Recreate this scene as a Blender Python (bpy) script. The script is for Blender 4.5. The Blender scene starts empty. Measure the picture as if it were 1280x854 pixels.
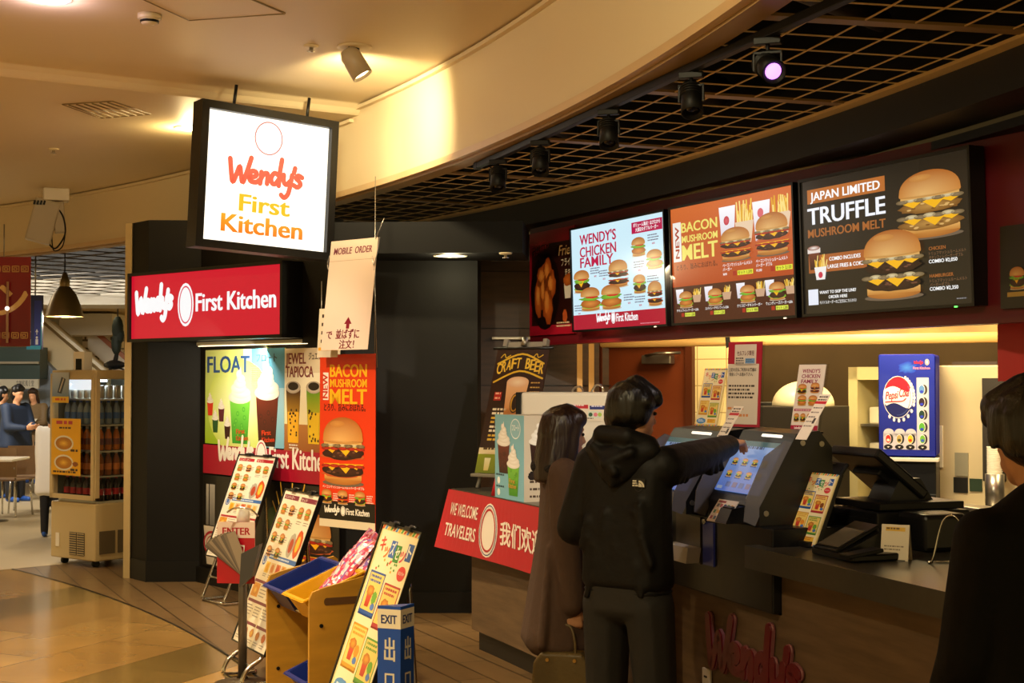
import bpy, bmesh, math, random
from mathutils import Vector, Matrix, Euler
R = math.radians
scene = bpy.context.scene
col = scene.collection

# ------------------------------------------------------------------ camera, world, exposure
F = 1778.0                      # focal length in pixels of the 1280 wide frame (50 mm lens)
PITCH = math.atan(47 / F)
EYE = Vector((0, 0, 1.65))
cd = bpy.data.cameras.new('camera'); cam = bpy.data.objects.new('camera', cd); col.objects.link(cam)
cd.sensor_width = 36; cd.lens = 36 * F / 1280; cd.clip_end = 200
cam.location = EYE; cam.rotation_euler = (math.pi / 2 + PITCH, 0, 0)
scene.camera = cam
vs = scene.view_settings
vs.view_transform = 'Standard'; vs.look = 'None'; vs.exposure = 0.0; vs.gamma = 1.0; vs.use_curve_mapping = False
w = bpy.data.worlds.new('world'); scene.world = w; w.use_nodes = True
bg = w.node_tree.nodes['Background']; bg.inputs[0].default_value = (1.0, 0.68, 0.25, 1); bg.inputs[1].default_value = 0.75

def lamp(name, kind, loc, power, colr=(1, .72, .38), size=.1, to=None, angle=60, blend=.5, sizey=None):
    d = bpy.data.lights.new(name, kind); d.energy = power; d.color = colr
    if kind == 'AREA':
        d.size = size
        if sizey: d.shape = 'RECTANGLE'; d.size_y = sizey
    else: d.shadow_soft_size = size
    if kind == 'SPOT': d.spot_size = R(angle); d.spot_blend = blend
    o = bpy.data.objects.new(name, d); o.location = loc; col.objects.link(o)
    if to is not None: o.rotation_euler = (Vector(to) - Vector(loc)).to_track_quat('-Z', 'Y').to_euler()
    return o
WARM = (1, .76, .40); WHITE = (1, .86, .66)
# downlights of the mall corridor in its ceiling, unseen extras added for bounce
for i, (x, y, p) in enumerate([(-2.6, 4.2, 480), (-5.2, 6.6, 600), (-4.2, 10.2, 560), (-7.6, 11.6, 480), (-1.6, 1.4, 300), (-2.4, 7.4, 420), (-5.5, 2.5, 480)]):
    lamp('corridor_downlight', 'SPOT', (x, y, 3.5), p, WARM, .07, (x, y, 0), 110, .6)
# spots of the mall ceiling aimed at the shop front and its menu stands
lamp('front_spot', 'SPOT', (-2.6, 6.6, 3.5), 420, WHITE, .05, (-1.3, 9.6, .9), 40, .6)
lamp('front_spot', 'SPOT', (-2.9, 4.6, 3.5), 320, WHITE, .05, (-.9, 7.0, .8), 38, .6)
# kitchen ceiling lights behind the menu screens
lamp('kitchen_light', 'AREA', (2.2, 8.7, 2.58), 75, (1, .74, .36), .5, (2.2, 8.9, 0), sizey=1.6)
lamp('kitchen_light', 'AREA', (1.35, 10.0, 2.5), 34, (1, .74, .36), .4, (1.35, 10.2, 0), sizey=.8)
lamp('kitchen_light', 'AREA', (3.2, 7.2, 2.58), 40, (1, .74, .36), .4, (3.2, 7.2, 0), sizey=1.2)
lamp('fascia_fill', 'SPOT', (-1.0, 2.6, 3.45), 250, (1, .84, .50), .08, (.45, 6.6, 3.2), 120, 1.0)  # unseen fill added to brighten the curved fascia
lamp('court_fill', 'SPOT', (-5.4, 13.0, 2.9), 170, (1, .9, .74), .08, (-5.3, 14.2, 0), 120, .8)  # added fill, whitens the small coat and the floor by the fridge
lamp('kitchen_fill', 'AREA', (1.95, 7.15, 2.3), 34, (1, .80, .46), .5, (2.7, 8.3, 1.2), sizey=.12)  # added fill without a fitting, brightens the ice machine
lamp('kitchen_fill', 'AREA', (1.15, 8.5, 2.3), 22, (1, .80, .46), .5, (1.7, 9.6, 1.2), sizey=.12)  # second added fill, towards the dome and kitchen units
lamp('machine_fill', 'SPOT', (.75, 9.6, 2.6), 60, (1, .86, .6), .06, (.25, 8.5, 1.3), 34, .7)  # narrow fill added for the white drink machine
# food court lights far to the left
lamp('food_court_light', 'AREA', (-8.0, 19.0, 4.2), 420, (1, .90, .74), 3, (-8, 20.5, 0), sizey=5)
lamp('food_court_light', 'AREA', (-7.5, 17.0, 3.3), 330, (1, .92, .8), 2, (-8.6, 26, 2.0), sizey=.6)  # added nearer light, brightens the white bulkheads from the front
lamp('food_court_light', 'AREA', (-12, 25, 4.4), 200, (1, .92, .8), 3, (-10, 28, 1), sizey=4)

# ------------------------------------------------------------------ projection helpers
def ray(px, py):
    a, b = (px - 640) / F, (427 - py) / F
    return Vector((a, math.cos(PITCH) - b * math.sin(PITCH), math.sin(PITCH) + b * math.cos(PITCH)))
def at(px, py, Y):
    r = ray(px, py); return EYE + r * (Y / r.y)
def on_z(px, py, z):
    r = ray(px, py); return EYE + r * ((z - EYE.z) / r.z)
class Fr:
    """a vertical plane through o; local x along the plane, local -y towards the viewer"""
    def __init__(s, o, yaw):
        s.o = Vector((o[0], o[1], 0)); s.yaw = R(yaw)
        s.ux = Vector((math.cos(s.yaw), math.sin(s.yaw), 0)); s.ny = Vector((-math.sin(s.yaw), math.cos(s.yaw), 0))
    def hit(s, px, py, off=0):
        r = ray(px, py); o = s.o + s.ny * off
        p = EYE + r * ((o - EYE).dot(s.ny) / r.dot(s.ny))
        return (p - s.o).dot(s.ux), p.z
    def pt(s, u, z=0, off=0):
        p = s.o + s.ux * u + s.ny * off; return Vector((p.x, p.y, z))
C0 = Vector((-16.5, 1.25, 0))
def pol(r, deg, z=0): return Vector((C0.x + r * math.cos(R(deg)), C0.y + r * math.sin(R(deg)), z))

# ------------------------------------------------------------------ materials
def lin(h):
    if not isinstance(h, str): return tuple(h)
    h = h.lstrip('#'); out = []
    for i in (0, 2, 4):
        c = int(h[i:i + 2], 16) / 255
        out.append(c / 12.92 if c <= .04045 else ((c + .055) / 1.055) ** 2.4)
    return tuple(out)
MATS = {}
def mat(name, color='808080', rough=.5, metal=0, noise=0, nscale=8, bump=0, bscale=40, emit=0, trans=0, alpha=1, spec=.5, coat=0, stretch=None):
    if name in MATS: return MATS[name]
    m = bpy.data.materials.new(name); m.use_nodes = True; MATS[name] = m
    nt = m.node_tree; b = nt.nodes['Principled BSDF']; c = lin(color)
    b.inputs['Base Color'].default_value = (*c, 1); b.inputs['Roughness'].default_value = rough; b.inputs['Metallic'].default_value = metal
    b.inputs['Specular IOR Level'].default_value = spec; b.inputs['Coat Weight'].default_value = coat
    if trans: b.inputs['Transmission Weight'].default_value = trans
    if alpha < 1: b.inputs['Alpha'].default_value = alpha
    if emit: b.inputs['Emission Color'].default_value = (*c, 1); b.inputs['Emission Strength'].default_value = emit
    if noise or bump:
        tc = nt.nodes.new('ShaderNodeTexCoord'); mp = nt.nodes.new('ShaderNodeMapping'); nt.links.new(tc.outputs['Object'], mp.inputs[0])
        if stretch: mp.inputs['Scale'].default_value = stretch
    if noise:
        n = nt.nodes.new('ShaderNodeTexNoise'); n.inputs['Scale'].default_value = nscale; n.inputs['Detail'].default_value = 6
        nt.links.new(mp.outputs[0], n.inputs['Vector'])
        r = nt.nodes.new('ShaderNodeValToRGB'); r.color_ramp.elements[0].position = .3; r.color_ramp.elements[1].position = .7
        r.color_ramp.elements[0].color = (*[x * (1 - noise) for x in c], 1); r.color_ramp.elements[1].color = (*[min(1, x * (1 + noise)) for x in c], 1)
        nt.links.new(n.outputs[0], r.inputs[0]); nt.links.new(r.outputs[0], b.inputs['Base Color'])
    if bump:
        n = nt.nodes.new('ShaderNodeTexNoise'); n.inputs['Scale'].default_value = bscale; n.inputs['Detail'].default_value = 4
        nt.links.new(mp.outputs[0], n.inputs['Vector'])
        bp = nt.nodes.new('ShaderNodeBump'); bp.inputs['Strength'].default_value = bump; bp.inputs['Distance'].default_value = .02
        nt.links.new(n.outputs[0], bp.inputs['Height']); nt.links.new(bp.outputs[0], b.inputs['Normal'])
    return m
def attr_mat(name, rough=.45, emit=0, coat=0, spec=.5):
    if name in MATS: return MATS[name]
    m = bpy.data.materials.new(name); m.use_nodes = True; MATS[name] = m
    nt = m.node_tree; b = nt.nodes['Principled BSDF']
    a = nt.nodes.new('ShaderNodeAttribute'); a.attribute_name = 'Col'
    b.inputs['Roughness'].default_value = rough; b.inputs['Coat Weight'].default_value = coat; b.inputs['Specular IOR Level'].default_value = spec
    if emit:
        b.inputs['Base Color'].default_value = (.02, .02, .02, 1)
        nt.links.new(a.outputs['Color'], b.inputs['Emission Color']); b.inputs['Emission Strength'].default_value = emit
    else: nt.links.new(a.outputs['Color'], b.inputs['Base Color'])
    return m
def brick_mat(name, c1, c2, mortar, scale, bw, bh, rot, msize=.01, rough=.3, bands=None, offset=.5, nz=.25, bump=.15, nsc=5):
    m = bpy.data.materials.new(name); m.use_nodes = True; MATS[name] = m
    nt = m.node_tree; L = nt.links; N = nt.nodes.new; b = nt.nodes['Principled BSDF']; b.inputs['Roughness'].default_value = rough
    tc = N('ShaderNodeTexCoord'); mp = N('ShaderNodeMapping'); L.new(tc.outputs['Object'], mp.inputs[0]); mp.inputs['Rotation'].default_value = rot
    br = N('ShaderNodeTexBrick'); L.new(mp.outputs[0], br.inputs['Vector']); br.offset = offset
    br.inputs['Color1'].default_value = (*lin(c1), 1); br.inputs['Color2'].default_value = (*lin(c2), 1); br.inputs['Mortar'].default_value = (*lin(mortar), 1)
    br.inputs['Scale'].default_value = scale; br.inputs['Mortar Size'].default_value = msize; br.inputs['Brick Width'].default_value = bw; br.inputs['Row Height'].default_value = bh
    br.inputs['Mortar Smooth'].default_value = .1
    n = N('ShaderNodeTexNoise'); n.inputs['Scale'].default_value = nsc; n.inputs['Detail'].default_value = 8; L.new(tc.outputs['Object'], n.inputs['Vector'])
    mx = N('ShaderNodeMix'); mx.data_type = 'RGBA'; mx.blend_type = 'MULTIPLY'; mx.inputs[0].default_value = 1
    rp = N('ShaderNodeValToRGB'); rp.color_ramp.elements[0].color = (1 - nz,) * 3 + (1,); rp.color_ramp.elements[1].color = (1, 1, 1, 1)
    rp.color_ramp.elements[0].position = .25; rp.color_ramp.elements[1].position = .8
    L.new(n.outputs[0], rp.inputs[0]); L.new(br.outputs['Color'], mx.inputs[6]); L.new(rp.outputs[0], mx.inputs[7]); out = mx.outputs[2]
    if bands:
        period, width, colr = bands
        sx = N('ShaderNodeSeparateXYZ'); L.new(mp.outputs[0], sx.inputs[0])
        md = N('ShaderNodeMath'); md.operation = 'FLOORED_MODULO'; L.new(sx.outputs[1], md.inputs[0]); md.inputs[1].default_value = period
        lt = N('ShaderNodeMath'); lt.operation = 'LESS_THAN'; L.new(md.outputs[0], lt.inputs[0]); lt.inputs[1].default_value = width
        m2 = N('ShaderNodeMix'); m2.data_type = 'RGBA'; m2.blend_type = 'MULTIPLY'; L.new(lt.outputs[0], m2.inputs[0]); L.new(out, m2.inputs[6]); m2.inputs[7].default_value = (*colr, 1); out = m2.outputs[2]
    L.new(out, b.inputs['Base Color'])
    bp = N('ShaderNodeBump'); bp.inputs['Strength'].default_value = bump; bp.inputs['Distance'].default_value = .004; bp.invert = True
    L.new(br.outputs['Fac'], bp.inputs['Height']); L.new(bp.outputs[0], b.inputs['Normal'])
    return m

# ------------------------------------------------------------------ object helpers
def setp(o, label=None, cat=None, group=None, kind=None):
    if label: o['label'] = label
    if cat: o['category'] = cat
    if group: o['group'] = group
    if kind: o['kind'] = kind
    return o
def thing(name, label, cat, loc=(0, 0, 0), rz=0, group=None):
    o = bpy.data.objects.new(name, None); col.objects.link(o); o.empty_display_size = .05
    o.location = loc; o.rotation_euler = (0, 0, rz)
    return setp(o, label, cat, group)
def link(name, me, parent=None, loc=None, rot=None):
    o = bpy.data.objects.new(name, me); col.objects.link(o)
    if parent: o.parent = parent
    if loc is not None: o.location = loc
    if rot is not None: o.rotation_euler = rot
    return o
def dup(root, loc, rz=None, label=None, group=None):
    r = root.copy(); col.objects.link(r); r.location = loc
    if rz is not None: r.rotation_euler = (root.rotation_euler[0], root.rotation_euler[1], rz)
    if label: r['label'] = label
    if group: r['group'] = group
    for ch in list(root.children):
        c = ch.copy(); col.objects.link(c); c.parent = r
        for g in list(ch.children):
            d = g.copy(); col.objects.link(d); d.parent = c
    return r

class MB:
    def __init__(s): s.bm = bmesh.new(); s.mats = []
    def mi(s, m):
        if m not in s.mats: s.mats.append(m)
        return s.mats.index(m)
    def _add(s, tmp, m, M=None):
        i = s.mi(m)
        if M is not None: bmesh.ops.transform(tmp, matrix=M, verts=tmp.verts)
        vm = {v: s.bm.verts.new(v.co) for v in tmp.verts}
        for f in tmp.faces:
            try: nf = s.bm.faces.new([vm[v] for v in f.verts])
            except ValueError: continue
            nf.material_index = i; nf.smooth = f.smooth
        tmp.free()
    def box(s, c, size, m, rot=None, bev=0, seg=2):
        t = bmesh.new(); bmesh.ops.create_cube(t, size=1)
        bmesh.ops.scale(t, vec=size, verts=t.verts)
        if bev: bmesh.ops.bevel(t, geom=t.edges[:], offset=bev, segments=seg, affect='EDGES', profile=.5)
        M = Matrix.Translation(c)
        if rot is not None: M = M @ (Euler(rot).to_matrix().to_4x4())
        s._add(t, m, M); return s
    def cyl(s, p0, p1, r, m, r2=None, n=16):
        p0, p1 = Vector(p0), Vector(p1); d = p1 - p0
        t = bmesh.new(); bmesh.ops.create_cone(t, cap_ends=True, segments=n, radius1=r, radius2=r if r2 is None else r2, depth=d.length)
        for f in t.faces: f.smooth = len(f.verts) == 4
        M = Matrix.Translation((p0 + p1) / 2) @ d.to_track_quat('Z', 'Y').to_matrix().to_4x4()
        s._add(t, m, M); return s
    def sph(s, c, r, m, n=16, rot=None):
        t = bmesh.new(); bmesh.ops.create_uvsphere(t, u_segments=n, v_segments=max(6, n // 2), radius=1)
        for f in t.faces: f.smooth = True
        rr = r if isinstance(r, (tuple, list)) else (r, r, r)
        M = Matrix.Translation(c)
        if rot is not None: M = M @ Euler(rot).to_matrix().to_4x4()
        s._add(t, m, M @ Matrix.Diagonal((*rr, 1))); return s
    def tube(s, pts, r, m, n=8, smooth=True):
        pts = [Vector(p) for p in pts]
        if smooth and len(pts) > 2: pts = spline(pts, 6)
        t = bmesh.new(); rings = []
        for i, p in enumerate(pts):
            d = (pts[min(i + 1, len(pts) - 1)] - pts[max(i - 1, 0)]).normalized()
            q = d.to_track_quat('Z', 'Y')
            rings.append([t.verts.new(p + q @ Vector((r * math.cos(2 * math.pi * k / n), r * math.sin(2 * math.pi * k / n), 0))) for k in range(n)])
        for a, b in zip(rings, rings[1:]):
            for k in range(n):
                # match nearest start vertex to avoid twisting
                f = t.faces.new((a[k], a[(k + 1) % n], b[(k + 1) % n], b[k])); f.smooth = True
        t.faces.new(rings[0][::-1]); t.faces.new(rings[-1])
        s._add(t, m); return s
    def lathe(s, prof, m, c=(0, 0, 0), n=24, rot=None):
        t = bmesh.new(); rings = []
        for r, z in prof:
            rings.append([t.verts.new((max(r, 1e-4) * math.cos(2 * math.pi * k / n), max(r, 1e-4) * math.sin(2 * math.pi * k / n), z)) for k in range(n)])
        for a, b in zip(rings, rings[1:]):
            for k in range(n):
                f = t.faces.new((a[k], a[(k + 1) % n], b[(k + 1) % n], b[k])); f.smooth = True
        M = Matrix.Translation(c)
        if rot is not None: M = M @ Euler(rot).to_matrix().to_4x4()
        s._add(t, m, M); return s
    def prism(s, poly, z0, z1, m, axis='z', M=None):
        """poly of 2-D points extruded along an axis: z -> (x,y), y -> (x,z), x -> (y,z)"""
        def P(a, b, h): return {'z': (a, b, h), 'y': (a, h, b), 'x': (h, a, b)}[axis]
        t = bmesh.new(); A = [t.verts.new(P(a, b, z0)) for a, b in poly]; B = [t.verts.new(P(a, b, z1)) for a, b in poly]
        t.faces.new(A); t.faces.new(B[::-1]); n = len(A)
        for k in range(n): t.faces.new((A[k], B[k], B[(k + 1) % n], A[(k + 1) % n]))
        bmesh.ops.recalc_face_normals(t, faces=t.faces)
        s._add(t, m, M); return s
    def arc(s, r0, r1, z0, z1, a0, a1, m, n=48):
        """an annular sector about the centre of the round shop front"""
        t = bmesh.new(); rings = []
        for k in range(n + 1):
            a = a0 + (a1 - a0) * k / n
            rings.append([t.verts.new(pol(r, a, z)) for r, z in ((r0, z0), (r1, z0), (r1, z1), (r0, z1))])
        for a, b in zip(rings, rings[1:]):
            for k in range(4): t.faces.new((a[k], a[(k + 1) % 4], b[(k + 1) % 4], b[k]))
        t.faces.new(rings[0][::-1]); t.faces.new(rings[-1])
        bmesh.ops.recalc_face_normals(t, faces=t.faces)
        s._add(t, m); return s
    def face(s, pts, m):
        i = s.mi(m); f = s.bm.faces.new([s.bm.verts.new(p) for p in pts]); f.material_index = i; return s
    def build(s, name, parent=None, loc=None, rot=None):
        me = bpy.data.meshes.new(name); s.bm.to_mesh(me); s.bm.free()
        for m in s.mats: me.materials.append(m)
        return link(name, me, parent, loc, rot)
def spline(P, n=6):
    out = []
    for i in range(len(P) - 1):
        p0, p1, p2, p3 = P[max(i - 1, 0)], P[i], P[i + 1], P[min(i + 2, len(P) - 1)]
        for k in range(n):
            t = k / n
            out.append(.5 * ((2 * p1) + (p2 - p0) * t + (2 * p0 - 5 * p1 + 4 * p2 - p3) * t * t + (3 * p1 - p0 - 3 * p2 + p3) * t ** 3))
    return out + [P[-1]]

def ribbon(P, wd):
    E = []
    for i, p in enumerate(P):
        d = P[min(i + 1, len(P) - 1)] - P[max(i - 1, 0)]
        n = Vector((-d.y, d.x, 0)).normalized() * wd / 2; E.append(((p + n)[:2], (p - n)[:2]))
    return list(zip(E, E[1:]))
# ------------------------------------------------------------------ flat artwork (signs, posters, screens)
_glyph = {}
def glyphs(txt, bold):
    k = (txt, bold)
    if k not in _glyph:
        c = bpy.data.curves.new('lettering', 'FONT'); c.body = txt; c.offset = bold; c.resolution_u = 3; c.fill_mode = 'FRONT'
        o = bpy.data.objects.new('lettering', c); col.objects.link(o)
        me = bpy.data.meshes.new_from_object(o.evaluated_get(bpy.context.evaluated_depsgraph_get()))
        V = [(v.co.x, v.co.y) for v in me.vertices]; P = [tuple(p.vertices) for p in me.polygons]
        bpy.data.objects.remove(o); bpy.data.curves.remove(c); bpy.data.meshes.remove(me)
        _glyph[k] = (V, P)
    return _glyph[k]
SCRIPT = [[(0, 5.9), (.25, 2.5), (.55, .1), (1.1, 2.2), (1.55, 4.2), (1.8, 2), (2.1, .2), (2.7, 3), (3.3, 6.6)],
          [(3.1, 1.7), (4.1, 2.1), (4.15, 3.1), (3.5, 3.3), (3.1, 2.2), (3.3, .8), (4.2, .6), (4.7, 1.2)],
          [(5.0, 3.3), (4.95, 1.9), (4.85, .4)], [(4.95, 1.6), (5.4, 2.9), (5.95, 3.1), (6.0, 2), (5.95, .5)],
          [(7.7, 3.0), (7.1, 3.4), (6.6, 2.2), (6.75, .8), (7.3, .7), (7.8, 1.9)], [(8.2, 7.0), (7.95, 3.6), (7.85, .3)],
          [(8.6, 3.2), (8.65, 1.4), (9.1, .8), (9.7, 1.8)], [(9.95, 3.3), (9.75, .9), (9.4, -1.6), (8.8, -2.6), (8.3, -2.0)],
          [(10.4, 5.2), (10.25, 4.1)],
          [(11.6, 3.0), (11.0, 3.4), (10.6, 2.7), (11.1, 2.0), (11.4, 1.2), (10.9, .4), (10.3, .8)]]
rnd = random.Random(7)
EPS = .0004
class Art:
    def __init__(s, w, h, bgc, edge=None):
        s.w, s.h = w, h; s.V = []; s.Fc = []; s.C = []; s.l = 1; s.edge = lin(edge or bgc)
        if bgc: s.rect(0, 0, w, h, bgc, l=0)
    def _f(s, pts, cols, l):
        i = len(s.V); y = -(s.l if l is None else l) * EPS
        s.V += [(p[0], y, p[1]) for p in pts]; s.Fc.append(tuple(range(i, i + len(pts)))); s.C.append(cols)
    def poly(s, pts, c, l=None): c = lin(c); s._f(pts, [c] * len(pts), l); return s
    def rect(s, x, y, w, h, c, c2=None, l=None, side=False):
        """c2: colour at the top edge (or right edge with side)"""
        a = lin(c); b = lin(c2) if c2 else a
        s._f([(x, y), (x + w, y), (x + w, y + h), (x, y + h)], [a, b, b, a] if side else [a, a, b, b], l); return s
    def frame(s, x, y, w, h, t, c, l=None):
        for r in ((x, y, w, t), (x, y + h - t, w, t), (x, y, t, h), (x + w - t, y, t, h)): s.rect(*r, c, l=l)
        return s
    def ell(s, cx, cy, rx, ry, c, c2=None, a0=0, a1=360, l=None, n=20):
        ca = lin(c); cb = lin(c2) if c2 else ca
        P = [(cx + rx * math.cos(R(a0 + (a1 - a0) * k / n)), cy + ry * math.sin(R(a0 + (a1 - a0) * k / n))) for k in range(n + 1)]
        for p, q in zip(P, P[1:]): s._f([(cx, cy), p, q], [ca, cb, cb], l)
        return s
    def ring(s, cx, cy, rx, ry, t, c, l=None, n=28):
        for k in range(n):
            a, b = 2 * math.pi * k / n, 2 * math.pi * (k + 1) / n
            s.poly([(cx + (rx - q) * math.cos(v), cy + (ry - q) * math.sin(v)) for v, q in ((a, 0), (b, 0), (b, t), (a, t))], c, l)
        return s
    def text(s, t, x, y, h, c, w=None, bold=.0, al='l', shear=0, rot=0, l=None, c2=None):
        if bold >= .012 and h > .012:
            xs_ = [v[0] for v in glyphs(t, .0101)[0]]; sm = min(bold * 1.6, .034) * h * (min(1, w / ((max(xs_) - min(xs_)) * h / .73)) if w else 1)
            for dx in (-1, -.5, .5, 1): s.text(t, x + dx * sm * math.cos(R(rot)), y + dx * sm * math.sin(R(rot)), h, c, w and w * (1 - bold * .1), .0101, al, shear, rot, (s.l if l is None else l) + dx * .3, c2)
            bold = .0101
        V, P = glyphs(t, bold)
        if not V: return s
        xs = [v[0] for v in V]; x0, x1 = min(xs), max(xs); k = h / .73; kx = w / (x1 - x0) if w else k
        W = (x1 - x0) * kx; ox = x - {'l': 0, 'c': W / 2, 'r': W}[al]
        ca, sa = math.cos(R(rot)), math.sin(R(rot)); ccol = lin(c); c2l = lin(c2) if c2 else ccol
        def tr(v):
            a, b = (v[0] - x0) * kx + shear * v[1] * k, v[1] * k
            a += ox - x; return (x + a * ca - b * sa, y + a * sa + b * ca)
        T = [tr(v) for v in V]
        for p in P: s._f([T[i] for i in p], [tuple(ccol[j] + (c2l[j] - ccol[j]) * min(1, max(0, V[i][1] / .73)) for j in range(3)) for i in p], l)
        return s
    def stroke(s, pts, wd, c, l=None, smooth=True):
        """a ribbon along a line with round ends"""
        P = [Vector((*p, 0)) for p in pts]; s.k = getattr(s, 'k', 0) + 1; l = (s.l if l is None else l) + (s.k % 6) * .13
        if smooth and len(P) > 2: P = spline(P, 5)
        for A, B in ribbon(P, wd): s._f([A[0], B[0], B[1], A[1]], [lin(c)] * 4, l)
        for e, f in ((0, 1), (-1, -2)):
            d = P[e] - P[f]; an = math.degrees(math.atan2(d.y, d.x)); s.ell(P[e].x, P[e].y, wd / 2, wd / 2, c, a0=an - 90, a1=an + 90, l=l, n=8)
        return s
    def script(s, x, y, w, c, wd=.85, rise=0, tall=1.0, l=None):
        """the hand-written shop name, w wide, baseline at x, y"""
        k = w / 11.8
        for st in SCRIPT: s.stroke([(x + p[0] * k, y + p[1] * k * tall + rise * p[0] * k) for p in st], wd * k, c, l)
        return s
    def blob(s, cx, cy, rx, ry, c, c2=None, wob=.12, n=22, l=None):
        P = []
        for k in range(n):
            a = 2 * math.pi * k / n; q = 1 + rnd.uniform(-wob, wob); P.append((cx + rx * q * math.cos(a), cy + ry * q * math.sin(a)))
        ca, cb = lin(c), lin(c2 or c)
        for k in range(n): s._f([(cx, cy), P[k], P[(k + 1) % n]], [ca, cb, cb], l)
        return s
    def burger(s, cx, y, w, h, kind='beef', big=False, l=None):
        b = s.l if l is None else l; r = w / 2
        s.ell(cx, y + h * .03, r * .98, h * .05, '6b5a48' if big else 'c9b9a0', l=b)
        s.rect(cx - r * .88, y + h * .08, r * 1.76, h * .09, 'c08038', 'e0aa5c', l=b + 1); s.ell(cx, y + h * .08, r * .88, h * .075, 'c08038', 'a86526', 180, 360, l=b + 1)
        layers = 2 if kind in ('double', 'truffle', 'truffle_chicken') else 1
        y0 = y + h * .12; lh = h * (.50 / layers)
        for k in range(layers):
            yy = y0 + k * lh
            pc = {'beef': ('4a2418', '2c130c'), 'double': ('4e281a', '2c130c'), 'truffle': ('3c2018', '231009'), 'chicken': ('d98a3c', 'a4561c'), 'truffle_chicken': ('b98a44', '7a4f1e')}[kind]
            if kind in ('beef', 'chicken', 'double'): s.blob(cx, yy + lh * .22, r * 1.0, lh * .26, '3f7a22' if kind != 'double' else '8a3a1a', '7db32e' if kind != 'double' else 'c2572a', .16, l=b + 2)
            s.blob(cx, yy + lh * .36, r * .97, lh * .38, pc[0], pc[1], .07, l=b + 3)
            if big:
                for q in range(14): s.ell(cx + rnd.uniform(-.8, .8) * r, yy + lh * rnd.uniform(.14, .55), r * .07, lh * .05, pc[1] if q % 2 else ('6b4230' if 'chick' not in kind else 'd8ac66'), l=b + 4)
            if kind in ('beef', 'double', 'truffle', 'truffle_chicken'):
                for q in ((-.55, .4), (.1, .55), (.6, .3)) if big else ((-.1, .5),):
                    s.poly([(cx + (q[0] - .38) * r, yy + lh * .74), (cx + (q[0] + .4) * r, yy + lh * .78), (cx + q[0] * r + .05 * r, yy + lh * (.75 - q[1]))], 'f4b41c', l=b + 5)
            if kind in ('truffle', 'truffle_chicken') or (kind == 'double' and k == 1):
                for q in range(7): s.ell(cx + (-.85 + q * .28) * r, yy + lh * (.78 + .06 * (q % 2)), r * .2, lh * .13, 'd9cba0' if q % 2 else '8f7a58', 'b29c70' if q % 2 else '6d5a3c', l=b + 6)
            if kind == 'double':
                for q in range(5): s.ell(cx + (-.8 + q * .4) * r, yy + lh * .62, r * .22, lh * .1, 'c0331c', '8f1d12', l=b + 6)
            if kind in ('beef', 'chicken'):
                s.blob(cx, yy + lh * .78, r * .98, lh * .2, '8fc43a', '5d9a26', .2, l=b + 5); s.blob(cx + r * .15, yy + lh * .92, r * .62, lh * .13, 'd83a28', 'b52218', .1, l=b + 6)
        yt = y0 + h * .48
        s.rect(cx - r * .9, yt - h * .01, r * 1.8, h * .07, 'd8a860', 'c98a3e', l=b + 7)
        P = [(cx - r * .93, yt + h * .03)] + [(cx + r * .95 * math.cos(math.pi - math.pi * k / 18) * (1 - .06 * math.sin(math.pi * k / 18)), yt + h * .05 + h * .33 * max(0, math.sin(math.pi * k / 18)) ** .72) for k in range(19)] + [(cx + r * .93, yt + h * .03)]
        ctr = (cx - r * .2, yt + h * .025); c_lo, c_hi = lin('e2b06a'), lin('a65a1e'); c_ed = lin('c8843c')
        def sh(p): t = min(1, max(0, (p[1] - yt) / (h * .4))); return tuple(c_ed[i] + (c_hi[i] - c_ed[i]) * t for i in range(3))
        for p, q in zip(P, P[1:]): s._f([ctr, p, q], [c_lo, sh(p), sh(q)], b + 8)
        if big: s.ell(cx - r * .25, yt + h * .28, r * .35, h * .05, 'cc9048', 'be7e3c', l=b + 9)
        s.ell(cx, yt + h * .035, r * .93, h * .035, 'dcae68', 'b87c38', 180, 360, l=b + 8)
        return s
    def fries(s, x, y, w, h, box='c8102e', l=None):
        b = s.l if l is None else l
        for q in range(16):
            a = x + w * (.1 + .8 * rnd.random()); t = rnd.uniform(-.18, .18) * w; hh = h * rnd.uniform(.7, 1)
            s.poly([(a - w * .035, y + h * .3), (a + w * .035, y + h * .3), (a + t + w * .035, y + hh), (a + t - w * .035, y + hh)], ('f2c64a', 'e0a62c', 'f7dc84')[q % 3], l=b + q % 3)
        s.poly([(x + w * .15, y), (x + w * .85, y), (x + w, y + h * .5), (x, y + h * .5)], box, l=b + 4); return s
    def cup(s, x, y, w, h, c='f2f0ee', c2=None, lid=None, l=None):
        b = s.l if l is None else l; ca, cb = lin(c), lin(c2 or c)
        s._f([(x + w * .14, y), (x + w * .86, y), (x + w, y + h), (x, y + h)], [cb, cb, ca, ca], b)
        if lid: s.rect(x - w * .04, y + h * .97, w * 1.08, h * .06, lid, l=b + 1)
        return s
    def floatdrink(s, x, y, w, h, c, c2, l=None):
        b = s.l if l is None else l; s.cup(x, y, w, h * .58, c, c2, l=b)
        for q in range(9): s.ell(x + rnd.uniform(.2, .8) * w, y + h * rnd.uniform(.05, .5), w * .07, w * .06, c, c2, l=b + 1)
        for q in range(6):
            k = q / 5; s.ell(x + w * (.5 + .06 * math.sin(q * 2.1)), y + h * (.6 + .3 * k), w * (.56 - .44 * k), h * (.085 - .03 * k), 'fdfaf4', 'e2dccf', l=b + 2 + q)
        s.poly([(x + w * .42, y + h * .9), (x + w * .6, y + h * .9), (x + w * .55, y + h)], 'f6f1e8', l=b + 8); return s
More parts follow.
